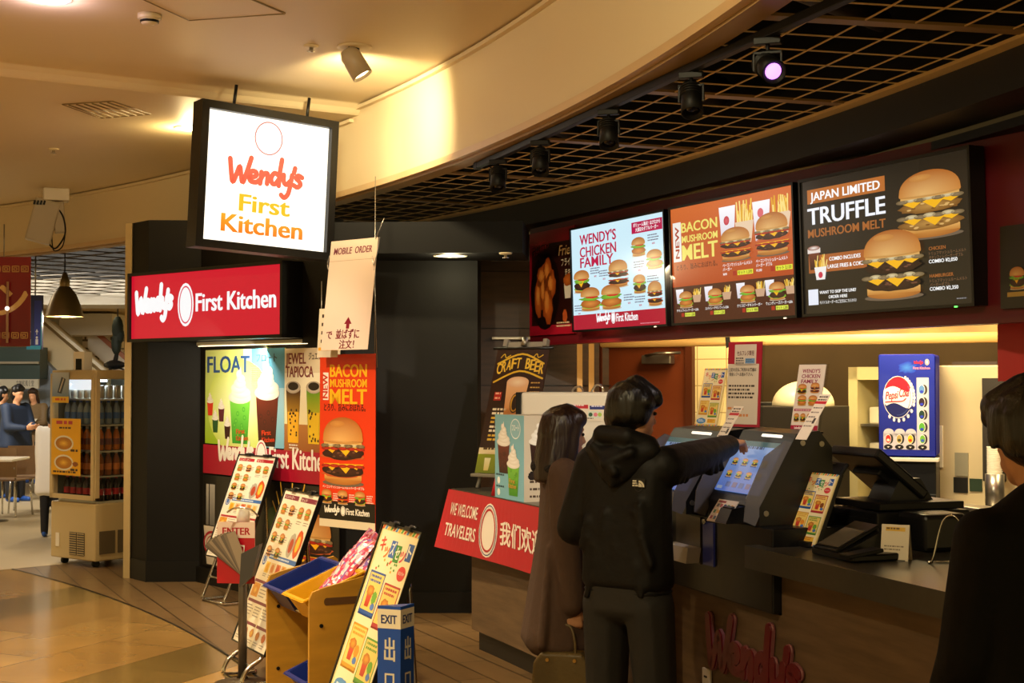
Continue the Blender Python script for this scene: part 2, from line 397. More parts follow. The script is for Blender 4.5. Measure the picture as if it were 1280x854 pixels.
    def lines(s, x, y, w, n, gap, h, c, l=None, seed=1):
        """rows of very small illegible print"""
        q = random.Random(seed)
        for k in range(n):
            xx = x
            while xx < x + w * q.uniform(.72, 1):
                ww = h * q.uniform(.6, 2.4); s.rect(xx, y - k * gap, min(ww, x + w - xx), h, c, l=l); xx += ww + h * .5
        return s
    def scaled(s, w, h):
        a, b = w / s.w, h / s.h; s.V = [(v[0] * a, v[1], v[2] * b) for v in s.V]; s.w, s.h = w, h; return s
    def mesh(s, name, mats, thick=.01, extra=None):
        V = list(s.V); Fc = list(s.Fc); C = list(s.C); e = s.edge
        i = len(V); W, H = s.w, s.h
        V += [(0, 0, 0), (W, 0, 0), (W, 0, H), (0, 0, H), (0, thick, 0), (W, thick, 0), (W, thick, H), (0, thick, H)]
        nart = len(Fc)
        for f in ((5, 4, 7, 6), (4, 5, 1, 0), (1, 5, 6, 2), (2, 6, 7, 3), (3, 7, 4, 0)): Fc.append(tuple(i + k for k in f)); C.append([e] * 4)
        me = bpy.data.meshes.new(name); me.from_pydata(V, [], Fc)
        ca = me.color_attributes.new('Col', 'FLOAT_COLOR', 'CORNER'); k = 0
        flat = []
        for f, c in zip(Fc, C):
            for q in c: flat += [q[0], q[1], q[2], 1.0]
        ca.data.foreach_set('color', flat)
        for m in (mats if isinstance(mats, (list, tuple)) else [mats]): me.materials.append(m)
        if isinstance(mats, (list, tuple)) and len(mats) > 1:
            for p in list(me.polygons)[nart:]: p.material_index = 1
        return me
    def build(s, name, mats, parent=None, loc=None, rot=None, thick=.01):
        return link(name, s.mesh(name, mats, thick), parent, loc, rot)
PRINT = attr_mat('printed_paper', .42); GLOSSY = attr_mat('laminated_print', .3, coat=.15); SCREEN = attr_mat('screen_picture', .25, emit=1.0)
LIGHTBOX = attr_mat('lightbox_face', .4, emit=1.6); VINYL = attr_mat('vinyl_banner', .35); REDBOX = attr_mat('red_lightbox_face', .4, emit=.95)
# ------------------------------------------------------------------ the setting
M_CREAM = mat('cream_paint', 'd9c7a0', .55, bump=.02, bscale=6)
M_BLACKWALL = mat('black_wall', '0c0a07', .6, noise=.2, nscale=3, bump=.05, bscale=20, spec=.25)
M_BLACK = mat('black_paint', '080706', .5, spec=.3)
M_DARKGREY = mat('dark_grey_paint', '171510', .5)
M_TAN = mat('tan_metal', '9a7c4c', .45)
M_GRID = mat('grid_metal', 'f0d090', .45)
M_WOOD = mat('counter_wood', '665038', .55, noise=.22, nscale=3, stretch=(1, 1, 9), bump=.05, bscale=12)
M_DARKWOOD = mat('dark_wood_panel', '3a2414', .45, noise=.3, nscale=4, stretch=(1, 1, 7))
M_PLINTH = mat('plinth_black', '14110e', .5)
M_TOP = mat('worktop_dark', '3c3830', .28, noise=.1, nscale=30)
M_REDPANEL = mat('crimson_panel', '5e0816', .45)
M_STEEL = mat('brushed_steel', '9a948a', .3, .9, bump=.02, bscale=60)
M_CHROME = mat('chrome', 'c8c6c0', .18, 1)
M_BLKPLASTIC = mat('black_plastic', '0d0d0e', .35)
M_BLKMETAL = mat('black_metal', '151412', .4, .4)
M_WHITEPL = mat('white_plastic', 'e4dccb', .4)
M_BEIGE = mat('beige_metal', 'c4b28c', .45)
M_TILEW = brick_mat('kitchen_tile', 'd8c898', 'e2d2a4', 'a08c60', 1, .2, .2, (math.pi / 2, 0, 0), .004, .3, offset=0, nz=.06)
M_GOLD = mat('valance_board', '8c6a34', .55, noise=.4, nscale=3.5, stretch=(1, 1, 2.5), bump=.06, bscale=14)
M_DOOR = mat('brown_door', '6a3014', .45, noise=.08, nscale=2)
M_GLASS = mat('clear_glass', '0c0c0c', .02, alpha=.1)
M_FLOOR = brick_mat('marble_floor', 'b8945a', '9c7a48', '6e5838', 1, 1.2, .6, (0, 0, R(-66)), .004, .17, bands=(2.4, .6, (.5, .54, .5)), nz=.3, bump=.05, nsc=2.2)
M_DECK = brick_mat('plank_tile_floor', '806442', '6c5436', '2a2014', 1, .9, .19, (0, 0, R(-115.1)), .0045, .3, nz=.2, bump=.3)
M_CORTFLOOR = mat('food_court_floor', 'b8a684', .35, noise=.08, nscale=1)

def struct(name, mb, loc=None): return setp(mb.build(name, loc=loc), kind='structure')
RS, RB, RF = 17.68, 18.95, 16.49        # soffit edge, beam face, floor border radii about C0
mb = MB(); mb.face([(-30, -4, 0), (14, -4, 0), (14, 34, 0), (-30, 34, 0)], M_FLOOR); struct('floor', mb)
mb = MB(); mb.arc(RF, 26, -.02, .003, -14, 42.5, M_DECK, 60); struct('floor_deck', mb)
mb = MB(); mb.arc(RF, RF + .012, -.02, .0045, -14, 42.5, M_BLACK, 60); struct('trim_1', mb)
mb = MB(); mb.arc(16.0, 50, -.02, .004, 42.5, 80, M_CORTFLOOR, 20); struct('floor_court', mb)

# mall ceiling with a shallow rounded step, the curved fascia and its lower moulding
def rayhit(p, q, deg): # where the step line through p, q meets the ray at this angle from C0
    d = Vector((math.cos(R(deg)), math.sin(R(deg)))); e = Vector((q[0] - p[0], q[1] - p[1])); o = Vector((p[0] - C0.x, p[1] - C0.y))
    den = d.x * e.y - d.y * e.x; return (o.x * e.y - o.y * e.x) / den
ZC, ZS = 3.56, 3.49
pA, pB = Vector((-1.16, 9.72, 0)), Vector((-3.08, 8.5, 0)); dA = (pB - pA).normalized(); nA = Vector((dA.y, -dA.x, 0))
if nA.y > 0: nA = -nA
mb = MB()
far = pA + dA * 16; rim = [pol(RS + .02, a) for a in range(-16, 29)]
near_poly = [pA + Vector((.4, .25, 0))] + [v for v in reversed(rim) if (v - pA).dot(nA) > 0] + [Vector((-2, -4, 0)), Vector((-18, -4, 0)), far]
mb.face([(v.x, v.y, ZC) for v in near_poly], M_CREAM)
q0, q1 = pA + Vector((.4, .25, 0)), far; st = -nA * .09
pts = [(0, ZC), (.02, ZC - .005), (.06, ZC - .03), (.085, ZS + .012), (.1, ZS)]
for (a, za), (b, zb) in zip(pts, pts[1:]): mb.face([(q0 - nA * a).to_tuple()[:2] + (za,), (q0 - nA * b).to_tuple()[:2] + (zb,), (q1 - nA * b).to_tuple()[:2] + (zb,), (q1 - nA * a).to_tuple()[:2] + (za,)], M_CREAM)
rim2 = [pol(RS + .02, a) for a in range(20, 80)]
fp = [q0 - nA * .1] + [v for v in rim2 if (v - pA).dot(nA) < -.1] + [Vector((-22, 12, 0)), q1 - nA * .1]
mb.face([(v.x, v.y, ZS) for v in fp], M_CREAM)
struct('ceiling', mb)
mb = MB(); mb.arc(RS, RS + .12, 2.985, 3.9, -16, 80, M_CREAM, 110); struct('wall_fascia', mb)
mb = MB(); mb.arc(RS - .035, RS + .02, ZC - .035, ZC - .012, -16, 29.5, M_CREAM, 60); mb.arc(RS - .035, RS + .02, ZS - .035, ZS - .012, 29.5, 80, M_CREAM, 60); struct('trim_2', mb)
mb = MB(); mb.arc(RS - .02, RS + .15, 2.95, 2.99, -16, 80, mat('moulding_paint', 'c8a878', .4), 110); mb.arc(RS + .02, RS + .13, 2.935, 2.95, -16, 80, M_TAN, 110); struct('trim_3', mb)
# open metal grid ceiling over the shop front, dark void above it
mb = MB()
n = 5
for k in range(1, 7): mb.arc(RS + .13 + k * .2, RS + .1355 + k * .2, 2.957, 2.962, -14, 43, M_GRID, 70) if RS + .13 + k * .2 < RB else None
a = -14.0; i = 0
while a < 43:
    wdt = .045 if i % 8 else .5
    p, q = pol(RS + .13, a, 2.962), pol(RB, a, 2.962); d = (q - p)
    rot = (0, 0, math.atan2(d.y, d.x))
    mb.box((p + q) / 2, (d.length, .07 if i % 6 == 0 else .0055, .012 if i % 6 == 0 else .005), M_TAN if i % 6 == 0 else M_GRID, rot)
    a += math.degrees(.235 / 18.3); i += 1
mb.arc(RB - .07, RB, 2.945, 2.96, -14, 43, M_GRID, 60)
for k in range(14): mb.arc(RS + .13 + k * .5, RS + .142 + k * .5, 2.957, 2.97, 43, 78, mat('grid_dark', '4a4030', .5), 40)  # darker copy of the grid metal, offsets the food court light
a = 43.0
while a < 78:
    p, q = pol(RS + .13, a, 2.962), pol(RS + 7, a, 2.962); d = q - p
    mb.box((p + q) / 2, (d.length, .01, .012), mat('grid_dark'), (0, 0, math.atan2(d.y, d.x))); a += 1.5
struct('ceiling_grid', mb)
mb = MB(); mb.arc(RS + .12, 30, 3.9, 3.95, -16, 80, M_BLACK, 40); mb.arc(RB, RB + .1, 2.98, 3.9, -16, 43, M_BLACK, 40); struct('ceiling_void', mb)
mb = MB()
for k, aa in enumerate((9, 14, 19, 24, 30)): # ducts and conduits seen through the grid
    p, q = pol(RS + .2, aa, 3.25 + .05 * (k % 2)), pol(RB - .1, aa + 1.6, 3.25); mb.cyl(p, q, .05 if k % 2 else .09, mat('duct_metal', '4a4236', .5, .4))
struct('ceiling_duct', mb)
mb = MB(); mb.arc(RB, RB + .28, 2.78, 2.98, -14, 45, M_DARKGREY, 70); struct('ceiling_beam', mb)

# poster wall, corner pillar, black wall, panelled wall
W1 = Fr((-2.54, 11.6), -49.9)
mb = MB(); o = W1.pt(0); e = W1.pt(1.95)
def wallseg(mb, p, q, z0, z1, m, t=.1, side=1):
    d = (q - p).normalized(); nrm = Vector((-d.y, d.x, 0)) * t * side
    mb.prism([(p.x, p.y), (q.x, q.y), (q.x + nrm.x, q.y + nrm.y), (p.x + nrm.x, p.y + nrm.y)], z0, z1, m)
wallseg(mb, o, e, 0, 2.8, M_BLACKWALL); struct('wall_poster', mb)
mb = MB(); wallseg(mb, W1.pt(-.02, 0, -.02), W1.pt(1.95, 0, -.02), 0, .13, M_BLACK, .02); struct('baseboard_poster', mb)
mb = MB(); mb.prism([(-3.16, 11.83), (-2.97, 11.6), (-2.53, 11.62), (-2.35, 12.3), (-3.2, 12.4)], 0, 2.95, M_BLACKWALL)
mb.prism([(-3.165, 11.825), (-2.975, 11.59), (-2.52, 11.61), (-2.52, 11.66), (-3.1, 11.9)], 0, .17, M_BLACK); struct('pillar', mb)
mb = MB(); mb.prism([(-3.225, 11.84), (-3.165, 11.82), (-3.15, 12.4), (-3.22, 12.42)], 0, 2.95, mat('trim_cream', 'c0a878', .5)); struct('trim_4', mb)
mb = MB(); mb.prism([(-3.2, 11.95), (-2.95, 11.75), (-2.2, 11.9), (-2.2, 12.5), (-3.2, 12.5)], 2.5, 2.95, mat('column_tan', '8a7450', .6)); struct('wall_column', mb)
W2 = Fr((-1.4, 10.08), 0)
mb = MB(); mb.box((-.7275, 10.13, 1.33), (.965, .1, 2.66), M_BLACKWALL); mb.box((-.275, 10.7, 1.33), (.06, 1.04, 2.66), M_BLACKWALL); struct('wall_black', mb)
mb = MB(); mb.box((-.7275, 10.07, .075), (.965, .025, .15), M_BLACK); struct('baseboard_black', mb)
mb = MB(); mb.prism([(-1.2, 9.5), (.07, 9.42), (.12, 10.07), (-1.2, 10.07)], 2.49, 2.70, mat('soffit_black', '0a0908', .6, spec=.2)); struct('ceiling_soffit', mb)
mb = MB(); mb.box((.25, 11.25, 1.36), (1.1, .08, 2.72), M_DARKWOOD)
for k in range(6): mb.box((.25, 11.205, .25 + k * .45), (1.1, .012, .006), M_BLACK)
struct('wall_panelled', mb)
mb = MB(); mb.arc(RB + .28, 26, 2.72, 2.76, 4, 44, M_BLACK, 40); struct('ceiling_store', mb)
# metal posts beside the kitchen door
mb = MB()
for px in (724.5, 739): p = at(px, 470, 10.9); mb.box((p.x, 10.9, 1.31), (.042, .05, 2.62), mat('post_brass', 'a8824e', .35, .5))
struct('trim_5', mb)
# kitchen back wall and door
KB = Fr((.62, 11.32), -35.9)
u0 = KB.hit(748, 500)[0]; u1 = KB.hit(869, 500)[0]; u2 = KB.hit(908, 500)[0]; u3 = KB.hit(1062, 500)[0]
def kbox(mb, ua, ub, z0, z1, m, off=0, t=.06): p, q = KB.pt(ua, 0, off), KB.pt(ub, 0, off); wallseg(mb, p, q, z0, z1, m, t)
mb = MB(); kbox(mb, u1, u2 + .05, 0, 2.62, M_TILEW); kbox(mb, u2 + .05, u3 + 2.6, 0, 2.62, mat('kitchen_steel_wall', '4a3c28', .4, .5, noise=.2, nscale=2)); kbox(mb, u0 - .3, u1, 1.97, 2.62, M_DARKWOOD); kbox(mb, u0 - .3, u0, 0, 1.97, M_DARKWOOD); struct('wall_kitchen', mb)
mb = MB(); p = KB.pt(u3 + 2.6); wallseg(mb, p, Vector((4.6, 4.0, 0)), 0, 2.62, M_DARKGREY, .1); struct('wall_right', mb)
dr = setp(MB().box(((u1 - u0) / 2, 0, .96), (u1 - u0 - .12, .05, 1.9), M_DOOR, bev=.004).build('door_1', None, KB.pt(u0, 0, .02), (0, 0, KB.yaw)), kind='structure')
mb = MB(); W_ = u1 - u0
for x in (.03, W_ - .03): mb.box((x, -.02, .98), (.06, .1, 1.96), mat('door_frame', '4a200c', .4))
mb.box((W_ / 2, -.02, 1.95), (W_, .1, .06), mat('door_frame')); setp(mb.build('door_frame', dr), kind='structure')
mb = MB(); mb.box((W_ - .3, -.06, 1.80), (.26, .07, .07), M_STEEL, bev=.008); mb.tube([(W_ - .4, -.08, 1.83), (W_ - .25, -.16, 1.845), (W_ - .1, -.06, 1.85)], .011, M_STEEL, smooth=False); mb.build('door_closer', dr)
# lit board valance below the menu screens
VL = Fr(at(750, 430, 9.7), -math.degrees(math.atan2(9.7 - 8.3, at(1245, 424, 8.3).x - at(750, 430, 9.7).x)))
L_ = (Vector((at(1262, 424, 8.25).x, 8.25, 0)) - VL.o).length
zb = VL.hit(750, 432)[1]
mb = MB(); mb.box((L_ / 2, .04, zb + .36), (L_, .06, .66), M_GOLD); mb.tube([(0, .03, zb + .02), (L_, .03, zb + .02)], .035, mat('valance_nosing', 'd8b070', .4), smooth=False)
t = VL.hit(905, 430)[0]; mb.prism([(t, zb + .18), (t + .02, zb + .18), (t + .05, zb - .01), (t + .02, zb - .03)], -.012, .0, M_BLACK, 'y')
setp(mb.build('trim_6', None, VL.pt(0), (0, 0, VL.yaw)), kind='structure')
lamp('valance_light', 'AREA', VL.pt(L_ / 2, zb - .05, -.35), 6.5, (1, .72, .32), L_, VL.pt(L_ / 2, zb + .2, .02), sizey=.06)
# crimson wall that carries the screens
TV = Fr((.411, 9.746), -64.86)
uL = TV.hit(661, 350, .07)[0]
mb = MB(); mb.box(((uL + 6.0) / 2, .11, 2.33), (6.0 - uL, .06, .86), M_REDPANEL); mb.box(((uL + 6.0) / 2, .09, 1.905), (6.0 - uL, .1, .022), mat('crimson_rail', '5a0a14', .35))
setp(mb.build('wall_menu', None, TV.pt(0), (0, 0, TV.yaw)), kind='structure')

# shop counters: round one on the left, straight one on the right
aL = 24.62
mb = MB(); mb.arc(17.88, 18.5, .13, .93, 17.75, aL, M_WOOD, 40); setp(mb.build('counter', None), 'wood faced round order counter with black plinth and wood panels', 'counter')
cb = bpy.data.objects['counter']
mb = MB(); mb.arc(17.93, 18.5, 0, .13, 17.75, aL, M_PLINTH, 30); mb.build('plinth', cb)
mb = MB(); mb.arc(17.78, 18.6, .931, .98, 17.7, aL + .28, M_TOP, 30); setp(mb.build('worktop', None), 'thin dark worktop on the round counter behind the welcome banner', 'worktop')
CR = Fr(on_z(930.7, 682, .97), -71.1)
eR = CR.hit(1172, 737)[0] + .9
mb = MB(); kE = CR.hit(968, 655, .08)[0] + .004; mb.prism([(0, 0), (eR, 0), (eR, .7), (kE, .7), (kE, .066), (0, .066)], .88, .97, M_TOP); setp(mb.build('worktop', None, CR.pt(0), (0, 0, CR.yaw)), 'thick dark grey worktop under the tills at right', 'worktop')
mb = MB(); x0 = CR.hit(822, 720, .1)[0]
mb.box(((kE + eR) / 2, .16, .44), (eR - kE, .1, .87), M_WOOD); mb.box(((x0 + kE) / 2, .16, .347), (kE - x0, .1, .694), M_WOOD); mb.box(((x0 + eR) / 2, .18, .065), (eR - x0, .1, .13), M_PLINTH)
setp(mb.build('counter', None, CR.pt(0), (0, 0, CR.yaw)), 'wood faced straight counter front carrying the red letter sign', 'counter')
# ------------------------------------------------------------------ menu screens over the counter
RED, CRIM, DKRED = 'd0103a', 'b0122e', '7a0c1c'
def screen_thing(name, label, cat, art, origin, yaw, tilt, w, h, mats, depth=.06, bez=.014, group=None, frame_m=None):
    t = thing(name, label, cat, origin, 0, group); t.rotation_euler = (tilt, 0, yaw)
    fm = frame_m or M_BLKPLASTIC
    mb = MB()
    for c, s in (((w / 2, 0, -bez / 2), (w + 2 * bez, .03, bez)), ((w / 2, 0, h + bez / 2), (w + 2 * bez, .03, bez)), ((-bez / 2, 0, h / 2), (bez, .03, h)), ((w + bez / 2, 0, h / 2), (bez, .03, h))):
        mb.box(c, s, fm)
    mb.box((w / 2, depth / 2 + .012, h / 2), (w + 2 * bez - .004, depth, h + 2 * bez - .004), fm)
    mb.build('frame', t)
    art.build('picture', mats, t, (0, -.006, 0), thick=.01)
    return t
TW, TH = 1.2178, .685
def tvpos(x, y, z): return Vector((x, y, z)) - Vector((.0304, .0142, -.9994)) * -TH  # top left corner to bottom left
ty = TV.yaw; tl = R(1.9)
def logo_line(a, cx, y, w, c, oval=None, l=None, bold=.02, rise=0):
    """shop name lettering: script word, round badge, plain words"""
    b = a.l if l is None else l; W1_ = w * .34
    a.script(cx - w / 2, y + w * .03, W1_, c, .72, l=b, rise=.05, tall=.55)
    ox = cx - w / 2 + W1_ + w * .075; r = w * .055
    a.ell(ox, y + w * .07, r, r * 1.35, c, l=b); a.ring(ox, y + w * .07, r * .84, r * 1.16, r * .12, oval or CRIM, l=b + 1)
    a.text('First Kitchen', cx - w / 2 + W1_ + w * .15, y + w * .02, w * .10, c, w * .51, bold, l=b)
# first screen: white with the chicken range
a = Art(TW, TH, 'cfeefa')
a.rect(0, 0, TW, .1, CRIM)
for s_, x, y, ww in (("WENDY'S", .122, .573, .5), ('CHICKEN', .12, .489, .5), ('FAMILY', .12, .418, .46)): a.text(s_, x, y, .07, 'bb0f45', ww, .025, l=2)
a.rect(.825, .583, .375, .072, 'b8124a', l=2); a.text('ボリューム満点！はさむから', 1.012, .625, .02, 'ffffff', .33, .02, 'c', l=3); a.text('大満足のダブルバーガー', 1.012, .595, .02, 'ffffff', .28, .02, 'c', l=3)
for x0, y0, x1, y1, k in ((.018, .248, .255, .406, 'beef'), (.108, .121, .394, .284, 'chicken'), (.399, .12, .674, .285, 'chicken'), (.509, .258, .771, .44, 'double'), (.819, .437, .997, .56, 'chicken'), (1.0, .344, 1.195, .469, 'chicken'), (.827, .204, .988, .326, 'beef'), (1.003, .117, 1.179, .274, 'double')):
    a.burger((x0 + x1) / 2, y0, x1 - x0, y1 - y0, k, l=3)
for x, y in ((.26, .40), (.38, .375), (.70, .2), (1.02, .555), (.84, .40), (1.0, .30), (.84, .18), (.02, .16)): a.lines(x, y, .14, 3, .016, .007, '5a4a6a', l=2, seed=int(x * 100)); a.text('¥690', x + .05, y - .056, .012, 'b8124a', None, .02, l=2)
logo_line(a, .6, .028, .54, 'ffffff', CRIM, l=2); a.lines(.9, .012, .28, 1, .02, .006, 'e08a9a', l=2)
t = screen_thing('menu_screen', 'pale blue menu screen listing the chicken burger family, leftmost of the three', 'screen', a, tvpos(.411, 9.746, 2.67), ty, tl, TW, TH, SCREEN)
MB().box((TW * .9, -.018, -.012), (.02, .004, .006), mat('led_white', 'ffe8c0', emit=2)).build('power_light', t)
# second screen: orange
a = Art(TW, TH, 'c4561c')
a.rect(0, 0, TW, .215, '46180e'); a.rect(0, .215, TW, TH - .215, 'b04418', 'd26a30', l=1)
a.rect(.02, .365, .09, .235, 'f2ece4', l=2); a.text('NEW', .088, .385, .045, 'a8381c', .19, .02, rot=90, l=3)
a.text('BACON', .115, .535, .06, 'f0e070', .385, .03, l=2); a.text('MUSHROOM', .118, .474, .042, 'f0e070', .382, .022, l=2); a.text('MELT', .118, .37, .094, 'f0e070', .38, .03, l=2)
a.text('とろり、旨みにおぼれる。', .05, .316, .027, '3a120a', .44, .01, l=2)
a.cup(.52, .42, .165, .22, 'fbfaff', 'd8ccd4', l=2); a.fries(.68, .42, .18, .24, 'e6c9a8', l=2); a.fries(.72, .44, .14, .2, 'e6c9a8', l=2); a.burger(.683, .328, .30, .192, 'double', True, l=10)
a.cup(.85, .42, .165, .215, 'fbfaff', 'd8ccd4', l=2); a.fries(1.01, .44, .19, .22, 'e6c9a8', l=2); a.fries(1.05, .46, .14, .19, 'e6c9a8', l=2); a.burger(1.03, .331, .31, .236, 'double', True, l=10)
a.ell(.595, .56, .028, .026, 'd8606a', 'c23040', l=3); a.ell(.925, .57, .028, .026, 'd8606a', l=3)
a.text('ベーコンマッシュルームメルト', .545, .3, .017, 'ffffff', .29, .01, l=4); a.text('バーガー', .545, .277, .016, 'ffffff', .09, .01, l=4); a.text('¥690', .545, .252, .014, 'ffffff', None, .01, l=4)
a.text('ベーコンマッシュルームメルト', .87, .3, .017, 'ffffff', .29, .01, l=4); a.text('バーガー ダブル', .87, .277, .016, 'ffffff', .15, .01, l=4); a.text('¥1,000', .87, .252, .014, 'ffffff', None, .01, l=4)
for x, p in ((.69, '1,370'), (1.05, '2,120')): a.rect(x, .245, .15, .026, 'e2e23a', l=5); a.text('セット ' + p, x + .006, .25, .017, '2a200a', .135, .015, l=6); a.rect(x - .045, .245, .035, .026, 'a82818', l=5)
for i, x in enumerate((.148, .46, .785, 1.06)):
    a.cup(x - .115, .115, .085, .085, 'f4f0f6', 'd8d0dc', l=2); a.fries(x + .07, .115, .095, .085, 'c8a080', l=2); a.burger(x, .087, .15, .1, ('chicken', 'chicken', 'chicken', 'beef')[i], l=8)
    a.text(('チキンフィレバーガーUSA', 'スパイシーチキンフィレUSA', 'クリスピーチキンバーガー', 'ウェンディーズバーガーUSA')[i], x - .11, .066, .014, 'ffffff', .24, .01, l=3)
    a.rect(x - .02, .035, .11, .022, 'd8e04a', l=3); a.text('セット ' + ('1,250', '1,250', '900', '1,200')[i], x - .015, .039, .014, '2a200a', .1, .015, l=4); a.rect(x - .06, .035, .03, .022, 'a82818', l=3)
t = screen_thing('menu_screen', 'orange menu screen showing two bacon mushroom burgers with fries, middle of the three', 'screen', a, tvpos(.962, 8.563, 2.671), ty, tl, TW, TH, SCREEN)
MB().box((TW * .93, -.018, -.012), (.02, .004, .006), mat('led_white')).build('power_light', t)
# third screen: black, truffle
a = Art(TW, TH, '1c1812')
a.rect(.05, .565, .605, .073, 'b86a2c', l=1); a.text('JAPAN LIMITED', .075, .579, .045, 'ffffff', .545, .025, l=2)
a.text('TRUFFLE', .05, .458, .088, 'f4f6ff', .605, .04, l=2); a.text('MUSHROOM MELT', .048, .391, .044, 'a4602a', .605, .025, l=2)
a.rect(.045, .208, .46, .09, 'a85c28', l=1); a.text('COMBO INCLUDES', .215, .262, .02, 'ffffff', .245, .025, l=2); a.text('LARGE FRIES & COKE', .2, .224, .02, 'ffffff', .28, .025, l=2)
a.cup(.045, .225, .095, .1, '7a3a22', '2a100a', l=3); a.rect(.04, .31, .105, .025, 'e8dcd4', l=4); a.ell(.092, .336, .05, .012, 'f2e8e0', '8a4a30', l=5)
a.fries(.095, .171, .1, .13, 'f2eeea', l=6); a.ell(.145, .195, .018, .016, 'c8304a', l=11)
a.rect(.034, .044, .082, .08, 'e8ecf8', l=2)
a.text('WANT TO SKIP THE LINE?', .127, .098, .016, 'ffffff', .29, .02, l=2); a.text('ORDER HERE', .2, .072, .016, 'ffffff', .148, .02, l=2); a.text('モバイルオーダーのご注文はこちらから!', .127, .047, .014, 'f0f0f0', .29, .01, l=2)
a.burger(.962, .313, .435, .318, 'truffle_chicken', True, l=3); a.burger(.70, .044, .43, .336, 'truffle', True, l=20)
for s_, y in (('CHICKEN', .255), ('HAMBURGER', .129)):
    q = s_ == 'CHICKEN'
    a.text(s_, .945, y, .016, 'a4602a', .11 if q else .155, .02, l=2); a.text('トリュフマッシュルームメルト', .945, y - .022, .013, '7a5a40', .24, .01, l=2); a.text('チキンフィレバーガーダブル' if q else 'バーガーダブル', .945, y - .041, .013, '7a5a40', .22 if q else .13, .01, l=2); a.text('COMBO ' + ('¥2,050' if q else '¥2,350'), .943, y - .06, .017, 'ffffff', .185, .025, l=2)
a.lines(1.115, .022, .065, 1, .01, .005, '8a8a90', l=2)
t = screen_thing('menu_screen', 'black menu screen advertising two truffle mushroom burgers, rightmost of the three', 'screen', a, tvpos(1.509, 7.382, 2.672), ty, tl, TW, TH, SCREEN)
MB().box((TW * .92, -.018, -.012), (.016, .004, .006), mat('led_green', '60ff60', emit=3)).build('power_light', t)
# fried chicken poster left of the screens
(ul, zt), (ur, _), (_, zb_) = TV.hit(662, 293, .06), TV.hit(718, 283, .06), TV.hit(664, 420, .06)
w_, h_ = ur - ul, zt - zb_
a = Art(w_, h_, '9c1228'); a.rect(.04, .07, w_ - .04, h_ * .78, '2c0d08', l=1)
a.ell(w_ * .36, h_ * .42, w_ * .33, h_ * .37, '1a0a08', '120604', l=2)
for x, y, rx, ry in ((.3, .55, .13, .12), (.42, .6, .1, .15), (.22, .36, .09, .18), (.42, .3, .11, .2), (.5, .47, .1, .14), (.33, .42, .08, .2)): a.blob(w_ * x, h_ * y, w_ * rx, h_ * ry, 'd2722a', '9a3f12', .14, l=3); a.blob(w_ * (x - .02), h_ * (y + .02), w_ * rx * .5, h_ * ry * .5, 'e89a4a', 'd2722a', .2, l=4)
a.text('Fried', w_ * .66, h_ * .74, h_ * .1, 'e8c890', w_ * .32, .01, shear=.25, l=3); a.text('フライド', w_ * .72, h_ * .64, h_ * .06, 'f0e4d0', w_ * .26, .01, l=3); a.text('チキン', w_ * .8, h_ * .55, h_ * .05, 'f0e4d0', w_ * .18, .01, l=3)
a.text('スパイシー', w_ * .06, h_ * .82, h_ * .045, 'c8182c', w_ * .3, .02, rot=12, l=3); a.text('フライドチキン', w_ * .1, h_ * .77, h_ * .04, 'c8182c', w_ * .36, .02, rot=12, l=3)
a.cup(w_ * .78, h_ * .33, w_ * .16, h_ * .14, 'efe6dc', l=3); a.blob(w_ * .86, h_ * .5, w_ * .09, h_ * .06, 'd2722a', 'a04814', l=4); a.blob(w_ * .8, h_ * .17, w_ * .05, h_ * .06, 'c85c2a', l=3); a.lines(w_ * .62, h_ * .1, w_ * .35, 2, h_ * .03, h_ * .014, 'd8c0a0', l=3)
setp(a.build('menu_poster', SCREEN if False else GLOSSY, None, TV.pt(ul, zb_, .06), (0, 0, TV.yaw), .015), 'dark red fried chicken poster left of the menu screens', 'poster')
# small dark burger notice and red hanging banner right of the screens
u_, z_ = TV.hit(1252, 395, .06); 
a = Art(.34, .36, '120d0a'); a.burger(.1, .08, .09, .1, 'beef', l=1); 
a.rect(.04, .05, .27, .02, 'b08a3a', l=1); a.cup(.19, .08, .06, .13, 'c89a3c', 'b0802a', l=1); a.rect(.2, .21, .015, .06, 'c89a3c', l=2)
setp(a.build('menu_notice', GLOSSY, None, TV.pt(u_, z_ + .03, .055), (0, 0, TV.yaw), .02), 'small black notice with gold burger and drink icons on the crimson wall', 'notice')
HB = Fr(at(1247, 430, 6.6), -22)
a = Art(.62, .62, 'd4141e'); a.poly([(.16, .62), (.3, .62), (.24, .3), (.3, .02), (.2, .02)], 'c01018', l=1)
a.stroke([(.24, .1), (.2, .2), (.25, .36), (.3, .42), (.42, .4)], .06, 'f4ece0', l=2); a.ell(.36, .2, .1, .14, 'f4ece0', l=2); a.rect(0, .3, .62, .006, 'b40e16', l=1)
setp(a.build('hanging_banner', VINYL, None, HB.pt(0, 1.64, 0), (0, 0, HB.yaw), .004), 'bright red cloth banner with white shape hanging at the right edge', 'banner')

